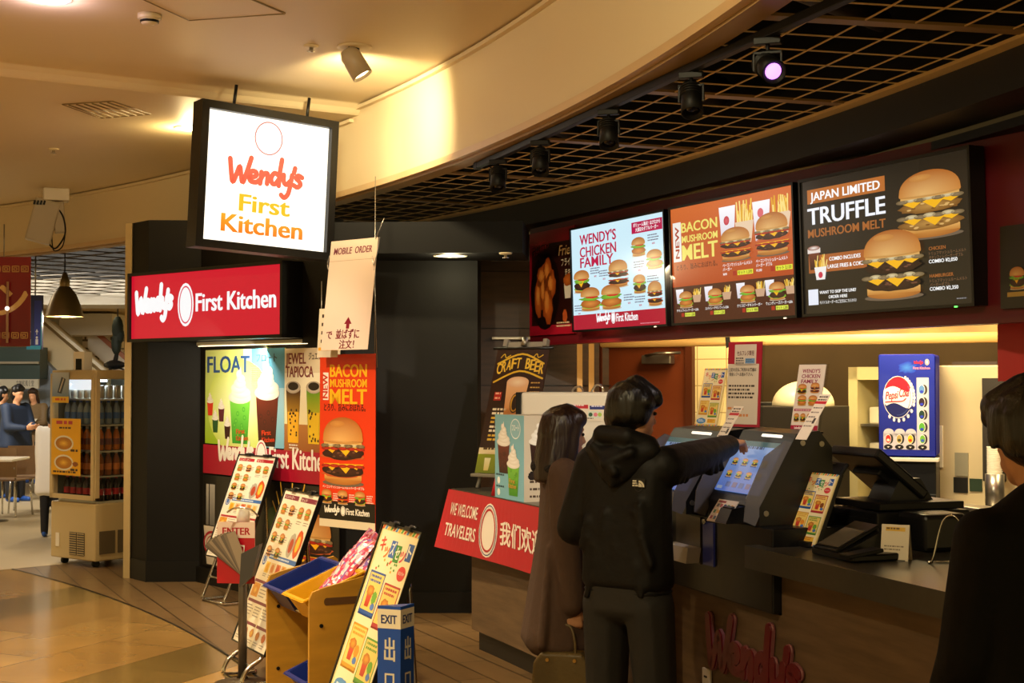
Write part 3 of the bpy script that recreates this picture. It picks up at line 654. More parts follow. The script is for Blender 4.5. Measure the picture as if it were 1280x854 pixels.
# ------------------------------------------------------------------ red lightbox sign over the pillar
RSF = Fr((-3.12, 11.6), -41.9)
(u0_, z0_), (u1_, z1_) = RSF.hit(162, 428), RSF.hit(356, 324)
w_ = u1_ - u0_; h_ = .56; z0_ = RSF.hit(162, 428)[1]
a = Art(w_ - .05, h_ - .05, 'd2062a'); W_ = w_ - .05
a.script(.07, .2, .5, 'ffffff', 1.15, tall=.68, rise=.06, l=1)
a.ell(.745, .255, .105, .17, 'ffffff', l=1); a.ring(.745, .255, .088, .148, .012, 'e0405a', l=2)
a.text('First Kitchen', .88, .2, .145, 'ffffff', W_ - .95, .05, l=1)
t = thing('lightbox_sign', 'long red lit shop sign in a black box over the pillar', 'sign', RSF.pt(u0_, z0_), RSF.yaw)
mb = MB(); mb.box((w_ / 2, .24, h_ / 2), (w_, .44, h_), M_BLACK)
for c, s in (((w_ / 2, .0, .0125), (w_, .05, .025)), ((w_ / 2, 0, h_ - .0125), (w_, .05, .025)), ((.0125, 0, h_ / 2), (.025, .05, h_)), ((w_ - .0125, 0, h_ / 2), (.025, .05, h_))): mb.box(c, s, M_BLKMETAL)
mb.build('housing', t)
a.build('sign_face', REDBOX, t, (.025, -.0, .025), thick=.012)
mb = MB(); mb.box((w_ * .74, .2, -.02), (w_ * .8, .06, .035), M_STEEL, bev=.006); mb.box((w_ * .74, .17, -.041), (w_ * .76, .02, .004), mat('tube_glow', 'ffe2b0', emit=3)); mb.build('strip_light', t)
lamp('sign_strip_light', 'AREA', RSF.pt(u0_ + w_ * .74, z0_ - .06, .2), 34, (1, .90, .68), w_ * .7, W1.pt(.6, 1.3), sizey=.05)

# ------------------------------------------------------------------ white hanging lightbox
HS = Fr(at(250, 260, 8.85), 35.3)
ww, hh = .97, .935
p0 = at(243, 307.5, 8.9)
t = thing('hanging_sign', 'white glowing square sign with black frame hung from the mall ceiling', 'sign', p0, 0); t.rotation_euler = (0, R(2.75), HS.yaw)
fr_ = .05; iw, ih = ww - 2 * fr_, hh - 2 * fr_
mb = MB(); 
for c, s in (((ww / 2, .06, fr_ / 2), (ww, .15, fr_)), ((ww / 2, .06, hh - fr_ / 2), (ww, .15, fr_)), ((fr_ / 2, .06, hh / 2), (fr_, .15, hh - 2 * fr_)), ((ww - fr_ / 2, .06, hh / 2), (fr_, .15, hh - 2 * fr_))): mb.box(c, s, M_BLKMETAL)
mb.box((ww / 2, .1, hh / 2), (ww - .06, .05, hh - .06), M_BLKMETAL)
mb.build('frame', t)
a = Art(iw, ih, 'fff6e4')
a.ell(iw * .5, ih * .845, .1, .11, 'fffaf2', l=1); a.ring(iw * .5, ih * .845, .1, .11, .008, 'a85c5c', l=2)
a.script(iw * .2, ih * .465, iw * .6, 'cc4630', .75, l=1, tall=.58, rise=.03)
a.text('First', iw * .29, ih * .255, .115, 'c8a000', iw * .41, .05, l=1); a.text('Kitchen', iw * .155, ih * .085, .12, 'd06400', iw * .66, .05, l=1, c2='dc9018')
a.build('sign_face', LIGHTBOX, t, (fr_, .03, fr_), thick=.01)
for x in (ww * .25, ww * .79): MB().cyl((x, .06, hh - .005), (x + .012, .06, hh + .14), .011, M_BLKMETAL, n=10).build('rod', t)

# ------------------------------------------------------------------ hanging banners at the black wall
BF = Fr(at(398, 560, 9.45), -41.5)
(ub, zt), (ue, _), (_, zb_) = BF.hit(400, 452), BF.hit(469.5, 437), BF.hit(397, 657)
w_ = ue - ub; zb_ = BF.hit(398, 657)[1]; h_ = BF.hit(398, 451)[1] - zb_ + .04
a = Art(w_, h_, 'd8360e'); a.rect(0, 0, w_, .05, 'd8c8a8', l=1); a.rect(0, .05, w_, .12, '16120c', l=1); logo_line(a, w_ * .5, .08, w_ * .8, 'ece4d4', '8a8070', l=2)
a.rect(w_ * .06, h_ * .735, w_ * .1, h_ * .16, 'efe6d8', l=1); a.text('NEW', w_ * .145, h_ * .745, .05, 'c8300e', .14 * h_, .02, rot=90, l=2)
a.text('BACON', w_ * .19, h_ * .87, .085, 'f2b41a', w_ * .66, .03, l=2); a.text('MUSHROOM', w_ * .19, h_ * .81, .055, 'f2b41a', w_ * .66, .022, l=2); a.text('MELT', w_ * .19, h_ * .715, .1, 'f2b41a', w_ * .66, .025, l=2)
a.text('とろり、旨みにおぼれる。', w_ * .08, h_ * .675, .04, '3a0e06', w_ * .75, .02, l=2)
a.burger(w_ * .43, h_ * .245, w_ * .76, h_ * .4, 'double', True, l=3)
a.text('ベーコンマッシュルームメルトバーガーダブル', w_ * .06, h_ * .225, .016, 'f4ece0', w_ * .75, .01, l=2)
for i, x in enumerate((.14, .43, .74)): a.burger(w_ * x, h_ * .135, w_ * .19, h_ * .085, ('beef', 'double', 'beef')[i], l=3); a.lines(w_ * (x + .11), h_ * .19, w_ * .12, 4, .014, .006, 'f0d8c8', l=2, seed=i)
pb = setp(a.build('poster_banner', VINYL, None, BF.pt(ub, zb_), (0, 0, BF.yaw), .004), 'tall orange hanging banner advertising the bacon mushroom burger', 'banner')
for x in (.01, w_ - .01): MB().cyl((x, .003, h_ - .02), (x, .003, (2.3 if x < .1 else 2.95) - zb_), .0025, M_STEEL, n=6).build('wire', pb)
QF = Fr(at(413, 300, 9.2), -41.5)
p0 = at(401, 438, 9.12); w_ = .44; h_ = .71
a = Art(w_, h_, 'd8c0aa'); a.text('MOBILE', .035, h_ - .09, .045, '6a1428', .17, .03, shear=.1, l=1); a.text('ORDER', .235, h_ - .09, .045, '6a1428', .16, .03, shear=.1, l=1); a.rect(0, h_ - .135, w_, .003, 'b09880', l=1)
for dx, dy, s_ in ((.235, .165, 1),): a.poly([(dx, dy + .045), (dx + .035, dy), (dx + .015, dy), (dx + .015, dy - .03), (dx - .015, dy - .03), (dx - .015, dy), (dx - .035, dy)], '7a1428', l=1)
a.text('並ばずに', .13, .075, .05, '6a1428', .22, .03, l=1); a.text('注文！', .17, .012, .045, '6a1428', .14, .03, l=1); a.text('で', .04, .075, .045, '6a1428', .055, .03, l=1)
t = thing('hanging_notice', 'white plastic mobile order banner tilted forward over the orange banner', 'banner', p0); t.rotation_euler = (R(-7), 0, QF.yaw)
a.build('sheet', VINYL, t, thick=.003)
mb = MB(); mb.tube([(w_ - .02, 0, h_ - .01), (w_ + .04, 0, h_ + .12)], .003, M_STEEL, smooth=False); mb.tube([(w_ - .03, -.005, h_ - .12), (w_ - .005, -.01, h_ - .18), (w_ + .01, -.005, h_ - .1), (w_ + .015, 0, h_)], .003, M_STEEL); mb.build('wire', t)
MB().tube([(w_ - .01, 0, h_ - .2), (w_ - .005, .1, -.1)], .0025, M_STEEL, smooth=False).build('wire', t)
MB().tube([(-.06, .05, h_ - .08), (-.045, .05, h_ - .13), (-.06, .05, h_ - .17), (-.075, .05, h_ - .13), (-.06, .05, h_ - .08)], .004, M_STEEL).build('hook', t)
p0 = at(396, 447, 9.3)
a = Art(.2, .32, 'cfc0a4')
a.lines(.03, .26, .15, 4, .055, .022, '3a2a20', l=1); a.rect(.01, .045, .18, .02, 'd89a20', l=1)
setp(a.build('notice_sheet', PRINT, None, p0, (R(-4), 0, QF.yaw), .003), 'small pale notice sheet half hidden behind the mobile order banner', 'notice')

# ------------------------------------------------------------------ posters on the wall under the red sign
def wall_poster(px0, px1, pyt, pyb, off=-.012):
    u0, zt = W1.hit(px0, pyt, off); u1 = W1.hit(px1, pyt, off)[0]; zb = W1.hit(px0, pyb, off)[1]
    return u0, u1 - u0, zb, zt - zb
u_, w_, z_, h_ = wall_poster(257, 356, 438, 554)
a = Art(w_, h_, 'c8d84a'); a.rect(0, 0, w_ * .5, h_, '9ac01e', 'dfe88a'); a.rect(w_ * .5, 0, w_ * .5, h_, '7ab8d0', 'bfe0ec'); a.ell(w_ * .45, h_ * .4, w_ * .42, h_ * .5, 'f6f8c8', 'cfe06a', l=2)
a.rect(w_ * .6, h_ * .6, w_ * .4, h_ * .4, '6ab0d0', '4a9cc4', l=2)
a.text('FLOAT', w_ * .03, h_ * .76, h_ * .18, '1a4a8a', w_ * .55, .05, l=4); a.text('フロート', w_ * .66, h_ * .87, h_ * .07, '1a2a3a', w_ * .25, .02, l=4)
a.floatdrink(w_ * .33, h_ * .02, w_ * .26, h_ * .8, '7ad046', '2e9a26', l=5); a.floatdrink(w_ * .66, 0 + h_ * .01, w_ * .27, h_ * .9, '6a2414', '260c08', l=5)
for x, y, c in ((.03, .3, 'd83a1a'), (.18, .24, '5a1a2a'), (.1, .12, '2a5a2a'), (.26, .06, '3a140e')): a.floatdrink(w_ * x, h_ * y, w_ * .08, h_ * .25, c, c, l=5)
for x in (.42, .74): a.text('First', w_ * x, h_ * .12, h_ * .05, 'd8401a', w_ * .11, .02, rot=3, l=16); a.text('Kitchen', w_ * x, h_ * .05, h_ * .05, 'd8401a', w_ * .15, .02, rot=3, l=16)
setp(a.build('drink_poster', PRINT, None, W1.pt(u_, z_, -.012), (0, 0, W1.yaw), .01), 'green and blue ice cream float poster beside the pillar', 'poster')
u_, w_, z_, h_ = wall_poster(355.5, 424, 436, 563)
a = Art(w_, h_, 'e8d8b8'); a.rect(0, 0, w_, h_ * .26, '9a5a26', 'b87a3c', l=1); a.rect(0, h_ * .26, w_, h_ * .5, 'f4e4b0', 'fdf6dc', l=1)
a.text('JEWEL', w_ * .03, h_ * .85, h_ * .11, '7a1c14', w_ * .38, .05, l=3); a.text('ジュエル', w_ * .46, h_ * .89, h_ * .06, '3a1a10', w_ * .22, .02, l=3); a.text('TAPIOCA', w_ * .03, h_ * .72, h_ * .11, '7a1c14', w_ * .52, .05, l=3)
for x, c1, c2 in ((.04, '3a140a', 'f0b428'), (.42, '5a9a1e', 'f0c428'), (.72, 'c8641e', 'e8b028')):
    a.cup(w_ * x, h_ * .08, w_ * .27, h_ * .52, c1, c2, l=3); a.cup(w_ * (x + .03), h_ * .08, w_ * .21, h_ * .3, c2, c2, l=4); a.ell(w_ * (x + .135), h_ * .62, w_ * .14, h_ * .06, 'e8e0d4', 'b8a890', l=5); a.ell(w_ * (x + .135), h_ * .63, w_ * .1, h_ * .04, '1a0c08', l=6)
    for q in range(16): a.ell(w_ * (x + rnd.uniform(.05, .22)), h_ * rnd.uniform(.1, .4), w_ * .014, h_ * .013, '2a1208', l=6, n=8)
a.lines(w_ * .1, h_ * .05, w_ * .2, 2, .02, .01, 'f0e8d8', l=4)
setp(a.build('drink_poster', PRINT, None, W1.pt(u_, z_, -.012), (0, 0, W1.yaw), .01), 'jewel tapioca drink poster on wood and cream ground next to the float poster', 'poster')
u_, w_, z_, h_ = wall_poster(254, 424, 555.5, 591, -.02)
a = Art(w_, h_, 'a8102c'); logo_line(a, w_ * .53, h_ * .28, w_ * .8, 'f4ece0', 'c04050', l=1)
setp(a.build('name_banner', PRINT, None, W1.pt(u_, z_, -.02), (0, 0, W1.yaw), .012), 'crimson shop name strip under the two drink posters', 'sign')
u_, w_, z_, h_ = wall_poster(253.5, 424, 593, 706, -.016)
a = Art(w_, h_, '14100e')
for x in (.03, .06, .08): a.rect(w_ * x, h_ * .45, w_ * .022, h_ * .45, '6a6864', 'b8b4ac', l=1)
a.cup(w_ * .01, h_ * .02, w_ * .2, h_ * .42, 'd8ccb8', 'c8bca8', l=2); a.ring(w_ * .08, h_ * .25, w_ * .07, h_ * .14, .02, 'a82030', l=3); a.ring(w_ * .08, h_ * .25, w_ * .045, h_ * .09, .01, 'a82030', l=3)
for q in range(10): a.stroke([(w_ * (.64 + q * .006), h_ * .45), (w_ * (.55 + q * .028), h_ * (.8 + .1 * (q % 3)))], .014, ('d8a030', 'e8b848')[q % 2], l=2 + q % 3, smooth=False)
a.burger(w_ * .83, h_ * .1, w_ * .26, h_ * .65, 'double', True, l=4); a.blob(w_ * .55, h_ * .62, w_ * .05, h_ * .12, '4a7a2a', '2a4a18', l=2)
setp(a.build('food_poster', GLOSSY, None, W1.pt(u_, z_, -.016), (0, 0, W1.yaw), .01), 'dark poster with white cup and burger low on the wall below the crimson strip', 'poster')

# ------------------------------------------------------------------ leaning menu boards on tube stands
def menu_art(W, H, head):
    w, h = .56, .98; a = Art(w, h, 'eadfca'); q = random.Random(len(head) + 3)
    a.rect(.02, h - .055, w * .42, .03, head, l=1); a.rect(w * .52, h - .055, w * .44, .03, head, l=1); a.text('ハンバーガー', .03, h - .05, .018, 'f4e8dc', .16, .01, l=2); a.text('セット', w * .54, h - .05, .018, 'f4e8dc', .09, .01, l=2)
    for r in range(4):
        for c in range(2):
            a.burger(w * (.12 + .24 * c) + .01, h - .155 - r * .092, .078, .07, q.choice(('beef', 'chicken', 'double')), l=2); a.lines(w * (.2 + .24 * c), h - .11 - r * .092, w * .07, 3, .014, .005, '6a5a50', l=1, seed=r * 3 + c)
    for c in range(2): a.burger(w * (.64 + .2 * c), h - .16, .08, .075, 'chicken', l=2); a.lines(w * (.6 + .2 * c), h - .18, w * .14, 2, .014, .005, '6a5a50', l=1)
    a.blob(w * .68, h - .33, .052, .075, 'c86a5a', 'a8b0a0', .1, l=3); a.blob(w * .85, h - .31, .052, .085, 'e8942a', 'c83a1a', .1, l=3); a.ell(w * .68, h - .33, .03, .045, 'b0442a', l=4); a.ell(w * .85, h - .31, .025, .05, 'e8c040', l=4)
    y = h - .50
    a.rect(.03 + w * .14, y + .06, w * .78, .03, '3a6ab0', l=1); a.lines(.04 + w * .14, y + .07, w * .7, 1, .02, .01, 'dfe8f4', l=2); a.ell(w * .1, y + .05, .032, .04, '2a5aa8', l=2); a.ring(w * .1, y + .05, .022, .028, .006, 'e8e4d8', l=3)
    for c in range(5): a.rect(w * (.18 + .155 * c), y - .03, w * .125, .07, ('e8c050', 'd8b888', 'd07a4a', 'dca050', 'd8c098')[c], l=1); a.blob(w * (.24 + .155 * c), y + .005, .022, .028, ('d89a20', 'c87a3a', 'b8402a', 'c8702a', 'd8a848')[c], l=2); a.lines(w * (.18 + .155 * c), y - .042, w * .12, 2, .012, .005, '6a5a50', l=1)
    y = h - .64
    for c in range(2): a.rect(.02 + w * .48 * c, y + .04, w * .46, .018, head, l=1); a.rect(.02 + w * .48 * c, y - .05, w * .2, .085, 'd8942a', l=1); a.blob(.02 + w * (.1 + .48 * c), y - .01, .04, .03, 'f0c860', 'c87820', l=2); a.lines(w * (.27 + .48 * c), y + .02, w * .19, 4, .02, .006, '7a6a60', l=1, seed=c)
    y = h - .76
    a.rect(.02, y + .035, w - .04, .018, head, l=1)
    for c in range(4): a.lines(.03 + w * .24 * c, y + .012, w * .2, 4, .018, .006, '7a6a60', l=1, seed=c + 9)
    y = h - .86
    a.rect(.02, y, w * .46, .018, head, l=1); a.rect(w * .52, y, w * .44, .018, head, l=1)
    for c in range(5): a.blob(.05 + w * .18 * c, y - .04, .03, .026, ('d8842a', 'c85a3a', 'e8b850')[c % 3], 'b86a2a', l=2); a.lines(.02 + w * .18 * c, y - .085, w * .14, 2, .014, .005, '7a6a60', l=1)
    return a.scaled(W, H)
KIDS = (('キ', 'd83a2a'), ('ッ', 'e87a2a'), ('ズ', '3a6ab8'), ('セ', '3a8a3a'), ('ッ', 'd83a5a'), ('ト', '2a5aa8'))
def kids_art(w, h):
    a = Art(w, h, 'f2dc96'); q = random.Random(5)
    a.rect(w * .04, h * .03, w * .92, h * .94, 'f6e8bc', l=1)
    for k in range(14):
        c = ('d8542a', '4a8ac8', 'e8a82a', '5aa04a')[k % 4]
        a.poly([(w * k / 14, h * .975), (w * (k + .6) / 14, h * .975), (w * (k + 1) / 14, h), (w * (k + .4) / 14, h)], c, l=2); a.poly([(w * k / 14, 0), (w * (k + .6) / 14, 0), (w * (k + 1) / 14, h * .025), (w * (k + .4) / 14, h * .025)], c, l=2)
    for i, (s, c) in enumerate(KIDS):
        x = w * (.1 + .14 * i); y = h * (.84 + (.02, -.01, .012, -.005, -.01, .02)[i])
        if i in (2, 3, 5): a.rect(x - w * .01, y - h * .02, w * .14, h * .095, c, l=2); a.text(s, x + w * .06, y, h * .06, 'f6f0e0', w * .1, .03, 'c', l=3)
        else: a.text(s, x + w * .06, y, h * .07, c, w * .13, .05, 'c', l=3)
    for k in range(12): a.ell(w * q.uniform(.1, .7), h * q.uniform(.755, .82), w * .02, h * .008, q.choice(('d8543a', '5aa04a', '4a8ac8', 'e8b020')), l=3, n=6)
    a.ell(w * .82, h * .77, w * .1, h * .04, 'd8343a', l=3); a.text('おもちゃ', w * .82, h * .763, h * .018, 'f8e8d8', w * .14, .02, 'c', l=4)
    for (x, y, c) in ((.08, .49, '2a5aa8'), (.52, .45, 'b8303a'), (.08, .19, 'd89a2a'), (.52, .15, '5a9a3a')):
        a.rect(w * x, h * y, w * .4, h * .25, 'f0d070', l=2); a.frame(w * x, h * y, w * .4, h * .25, w * .018, c, l=3); a.rect(w * x, h * y, w * .4, h * .03, c, l=3)
        a.lines(w * (x + .05), h * (y + .215), w * .3, 2, h * .025, h * .013, c, l=3, seed=int(x * 90 + y * 50))
        a.cup(w * (x + .08), h * (y + .05), w * .14, h * .09, 'e0503a', 'b8321e', l=3); a.blob(w * (x + .15), h * (y + .14), w * .09, h * .03, 'e8a03a', 'b86a1e', l=4); a.blob(w * (x + .29), h * (y + .11), w * .06, h * .035, ('8a5a2a', 'e8942a', '6aa83a', '8a4a20')[int(x * 3 + y * 5) % 4], l=4); a.blob(w * (x + .31), h * (y + .06), w * .05, h * .02, '4a7ac8', l=4)
    a.blob(w * .27, h * .085, w * .2, h * .05, '5aa0d8', '4a8ac8', .06, l=3); a.lines(w * .14, h * .095, w * .26, 2, h * .022, h * .012, 'f0f4f8', l=4); a.rect(w * .54, h * .05, w * .36, h * .07, 'f0c040', l=3); a.lines(w * .56, h * .1, w * .3, 2, h * .025, h * .012, 'c8541a', l=4)
    return a
def board_stand(name, label, art, w, h, base, yaw, tilt, z0, leg=.42):
    """a tilted laminated board on a bent tube frame; base = floor point under the lower edge centre"""
    t = thing(name, label, 'menu stand', base, yaw)
    br = (-tilt, 0, 0); ct, st_ = math.cos(tilt), math.sin(tilt)
    b = link('board', art.mesh('board', GLOSSY, .012), t, (-w / 2, -.0, z0), br)
    mb = MB(); e = .008
    for c, s in (((w / 2, .004, -e / 2), (w + 2 * e, .024, e)), ((w / 2, .004, h + e / 2), (w + 2 * e, .024, e)), ((-e / 2, .004, h / 2), (e, .024, h)), ((w + e / 2, .004, h / 2), (e, .024, h))): mb.box(c, s, M_BLKPLASTIC)
    mb.box((w / 2, .018, h / 2), (w, .006, h), M_BLKPLASTIC); f = mb.build('board_frame', t, (-w / 2, 0, z0), br)
    for x in (.14, w - .14):
        mb = MB(); mb.box((x, -.002, h + .006), (.07, .034, .02), M_BLKPLASTIC, bev=.004); mb.cyl((x - .04, .012, h + .018), (x + .04, .012, h + .018), .009, M_BLKPLASTIC, n=8); mb.build('clip', t, (-w / 2, 0, z0), br)
    for s in (-1, 1):
        x = s * w * .3; y1, z1 = .03 + .75 * h * st_, z0 + .75 * h * ct
        mb = MB(); mb.tube([(x, y1, z1), (x, .035 + .1 * h * st_, z0 + .1 * h * ct), (x, .02, z0 - .03), (x, -.04 - .02, .1), (x, -.09, .03), (x, -.05, .014), (x, .1, .014)], .013, M_CHROME); mb.build('leg', t)
        mb = MB(); mb.tube([(x * .9, y1 + .015, z1), (x * .9, y1 + .05, .3), (x * .9, y1 + .07, .014)], .012, M_CHROME); mb.build('leg', t)
    for q0_ in ((-.03, z0 * .55, .3), (-.085, .016, .3), (.75 * h * st_ + .08, .3, .27)): MB().cyl((-w * q0_[2], q0_[0], q0_[1]), (w * q0_[2], q0_[0], q0_[1]), .01, M_CHROME, n=8).build('crossbar', t)
    return t
def fit_board(TL, TR, BL, yaw, D):
    """real size and backward tilt of a rectangular board whose lower left corner lies at depth D"""
    bl = at(*BL, D); ux = Vector((math.cos(R(yaw)), math.sin(R(yaw)), 0)); ny = Vector((-ux.y, ux.x, 0))
    best = None
    for k in range(0, 100):
        tilt = R(k * .5); up = (Vector((0, 0, 1)) * math.cos(tilt) + ny * math.sin(tilt)); n = ux.cross(up)
        def hit(p): r = ray(*p); q = EYE + r * ((bl - EYE).dot(n) / r.dot(n)); return (q - bl).dot(ux), (q - bl).dot(up)
        e = abs(hit(TL)[0])
        if best is None or e < best[0]: best = (e, tilt, hit(TL)[1], hit(TR)[0])
    return bl, best[3], best[2], bl + ux * best[3] / 2, best[1]
bl, w_, h_, c_, T1 = fit_board((299.5, 569), (346, 571), (258, 693.6), -50, 10.75)
board_stand('menu_stand', 'leaning menu board on tube legs before the drink posters, farthest of the three', menu_art(w_, h_, 'a8202c'), w_, h_, (c_.x, c_.y, 0), R(-50), T1, bl.z)
bl, w_, h_, c_, T1 = fit_board((358, 612.5), (400.8, 620.8), (291.5, 798.7), -61.5, 8.05)
board_stand('menu_stand', 'leaning menu board with maroon headings standing behind the wooden toy rack', menu_art(w_, h_, '7a2440'), w_, h_, (c_.x, c_.y, 0), R(-61.5), T1, bl.z)
bl, w_, h_, c_, T1 = fit_board((482.6, 650), (529.7, 662.5), (413.8, 854), -66, 6.15)
h_ *= 1.06
board_stand('menu_stand', "leaning children's meal board between toy rack and blue exit post", kids_art(w_, h_), w_, h_, (c_.x - .02, c_.y, 0), R(-66), T1, max(.12, bl.z - .06))

# ------------------------------------------------------------------ ENTER post with brochures
p = on_z(303, 856, 0); p.z = 0
t = thing('barrier_post', 'steel barrier post with red enter sign and fan of brochures', 'sign post', p, R(-8))
MB().lathe([(0, 0), (.15, 0), (.15, .012), (.12, .02), (.03, .028), (.03, .04)], mat('base_brown', '4a3c2c', .5, .3), n=28).build('base', t)
MB().cyl((0, 0, .03), (0, 0, .93), .024, mat('post_steel', '6a665e', .35, .7), n=18).build('post', t)
mb = MB(); mb.cyl((0, 0, .86), (0, 0, .95), .036, M_WHITEPL, n=16); mb.tube([(-.08, -.03, .93), (-.03, -.04, .955), (.05, -.04, .95), (.09, -.02, .91)], .005, M_CHROME); mb.build('belt_head', t)
a = Art(.21, .33, 'b01022'); a.rect(0, .245, .21, .085, 'e0c8b4', l=1); a.text('ENTER', .03, .262, .04, 'a81020', .155, .045, l=2); a.text('入口', .07, .15, .06, 'e8dcc8', .08, .02, l=2, rot=-4); a.poly([(.05, .245), (.09, .285 + .045), (.13, .245 + .085), (.105, .32)], 'e8b48a', l=1)
a.build('enter_sign', GLOSSY, t, (-.13, -.045, .55), thick=.008)
mb = MB(); mb.prism([(.02, .54), (.09, .60), (.13, .77), (.03, .72)], -.12, -.062, mat('grey_pocket', '3e3c36', .5), 'y'); mb.build('brochure_pocket', t)
q = random.Random(3)
for k in range(9):
    b_ = MB(); b_.box((0, 0, .12), (.05, .003, .25), mat('paper_%d' % (k % 3), ('8c7c62', '6e604c', '5a5040')[k % 3], .6)); b_.build('brochure', t, (.05 - .004 * k, -.088 + .003 * k, .60 + .003 * k), (R(-4), R(-22 - 4 * k), R(4)))

# ------------------------------------------------------------------ wooden toy rack with bins
RK = R(-63)
pn, pf = on_z(386, 741, .70), None
ux = Vector((math.cos(RK), math.sin(RK), 0)); LEN = .62
org = Vector((pn.x, pn.y, 0)) - ux * LEN
t = thing('toy_rack', 'yellow-brown wooden rack with two side panels and handle slots', 'rack', org, RK)
M_PLY = mat('varnished_wood', 'b8862a', .4, noise=.12, nscale=4, stretch=(1, 1, 5))
def side_panel(x):
    mb = MB(); D = .36
    prof = [(0, 0), (D, 0), (D, .76), (D - .02, .775), (.06, .715), (.015, .70), (0, .67)]
    t_ = bmesh.new()
    mb.prism(prof, x - .009, x + .009, M_PLY, 'x')
    o = mb.build('side_panel', t); return o
slot = MB(); slot.prism([(.13 + .012 * math.cos(a_) - (.05 if math.cos(a_) < 0 else -.10), .655 + .017 * math.sin(a_)) for a_ in [2 * math.pi * k / 20 + .01 for k in range(20)]], LEN - .012, LEN + .0105, mat('slot_dark', '5a3a14', .6), 'x')
spn = side_panel(LEN); spf = side_panel(0)
slot.build('handle_slot', spn)
mb = MB()
for y, z in ((.06, .57), (.1, .16), (.3, .64), (.3, .1), (.32, .4)):
    mb2 = MB(); mb2.cyl((.008, y, z), (LEN - .008, y, z), .009, M_CHROME, n=10); mb2.build('rod', t)
for y, z in ((.055, .55), (.055, .25)):
    for x_, sp in ((LEN + .009, spn), (.009, spf)): mb2 = MB(); mb2.cyl((x_ - .001, y, z), (x_ + .004, y, z), .009, M_BLKMETAL, n=10); mb2.build('bolt', sp)
def toy_bin(name, label, m, x, y, z, w, d, h, tilt):
    mb = MB(); T = .006
    def ring(s, zz): return [(-w / 2 * s, -d / 2 * s, zz), (w / 2 * s, -d / 2 * s, zz), (w / 2 * s, d / 2 * s, zz), (-w / 2 * s, d / 2 * s, zz)]
    t_ = bmesh.new(); outer = [t_.verts.new(p) for p in ring(.8, 0)], [t_.verts.new(p) for p in ring(.98, h - .012)], [t_.verts.new(p) for p in ring(1.1, h - .008)], [t_.verts.new(p) for p in ring(1.1, h)], [t_.verts.new(p) for p in ring(.94, h)], [t_.verts.new(p) for p in ring(.76, T)]
    for a_, b_ in zip(outer, outer[1:]):
        for k in range(4): t_.faces.new((a_[k], a_[(k + 1) % 4], b_[(k + 1) % 4], b_[k]))
    t_.faces.new(outer[0][::-1]); t_.faces.new(outer[-1]); bmesh.ops.recalc_face_normals(t_, faces=t_.faces)
    bmesh.ops.bevel(t_, geom=[e for e in t_.edges], offset=.004, segments=2, affect='EDGES')
    mb._add(t_, m); o = mb.build(name, None, org + ux * x + Vector((-ux.y, ux.x, 0)) * y + Vector((0, 0, z)), (R(tilt), 0, RK))
    return setp(o, label, 'bin')
M_BLUE = mat('blue_plastic', '142a78', .35); M_YEL = mat('yellow_plastic', 'd8a414', .35)
toy_bin('plastic_bin', 'blue plastic bin in the far half of the toy rack top', M_BLUE, .165, .17, .60, .275, .30, .13, 22)
yb = toy_bin('plastic_bin', 'yellow plastic bin holding pink toy bags in the toy rack', M_YEL, .465, .17, .60, .275, .30, .13, 22)
toy_bin('plastic_bin', 'blue plastic bin low down in the toy rack', M_BLUE, .40, .2, .22, .275, .30, .13, 22)
# toy bags in the yellow bin
def bag_mesh(seed, w, h):
    q = random.Random(seed); nx, nz = 14, 24; V = []; Fs = []
    for side in (-1, 1):
        for j in range(nz + 1):
            for i in range(nx + 1):
                u, v = i / nx, j / nz; e = (math.sin(math.pi * u) * math.sin(math.pi * min(v * 1.15, 1))) ** .6
                V.append(((u - .5) * w + q.uniform(-.003, .003), side * (.03 * e + q.uniform(-.004, .004) * (e > .1)), v * h + q.uniform(-.003, .003)))
    N_ = (nx + 1) * (nz + 1)
    for s in (0, 1):
        for j in range(nz):
            for i in range(nx):
                a_ = s * N_ + j * (nx + 1) + i; f = (a_, a_ + 1, a_ + nx + 2, a_ + nx + 1); Fs.append(f if s == 0 else f[::-1])
    me = bpy.data.meshes.new('toy_bag'); me.from_pydata(V, [], Fs)
    cs = [lin(c) for c in ('e87aa0', 'f2b8cc', 'f6ecec', 'c8486e', '8a6ab0', 'f4d8dc', 'd85a5a')]
    ca = me.color_attributes.new('Col', 'FLOAT_COLOR', 'CORNER')
    colr = {}
    for p in me.polygons:
        k_ = p.index % (nx * nz); c = colr.setdefault((p.index // (nx * nz), k_ % nx, (k_ // nx + (k_ % nx) * 5) // q.choice((4, 5))), q.choice(cs)); p.use_smooth = True
        for li in p.loop_indices: ca.data[li].color = (*c, 1)
    me.materials.append(attr_mat('glossy_wrapper', .15, coat=.6)); return me
for k, (x, y, z, rx, ry, w_, h_) in enumerate(((.43, .17, .70, -50, 30, .16, .33), (.50, .20, .70, -56, 36, .15, .34), (.47, .12, .67, -64, 24, .15, .26))):
    o = link('toy_bag', bag_mesh(k + 4, w_, h_), None, org + ux * x + Vector((-ux.y, ux.x, 0)) * y + Vector((0, 0, z - .02)), (R(rx + 12), R(ry - 20), RK + R(8 * k)))
    setp(o, ('shiny pink toy bag lying lowest in the yellow bin', 'shiny pink and white toy bag reaching highest out of the yellow bin', 'small shiny pink toy bag at the front of the yellow bin')[k], 'toy bag')

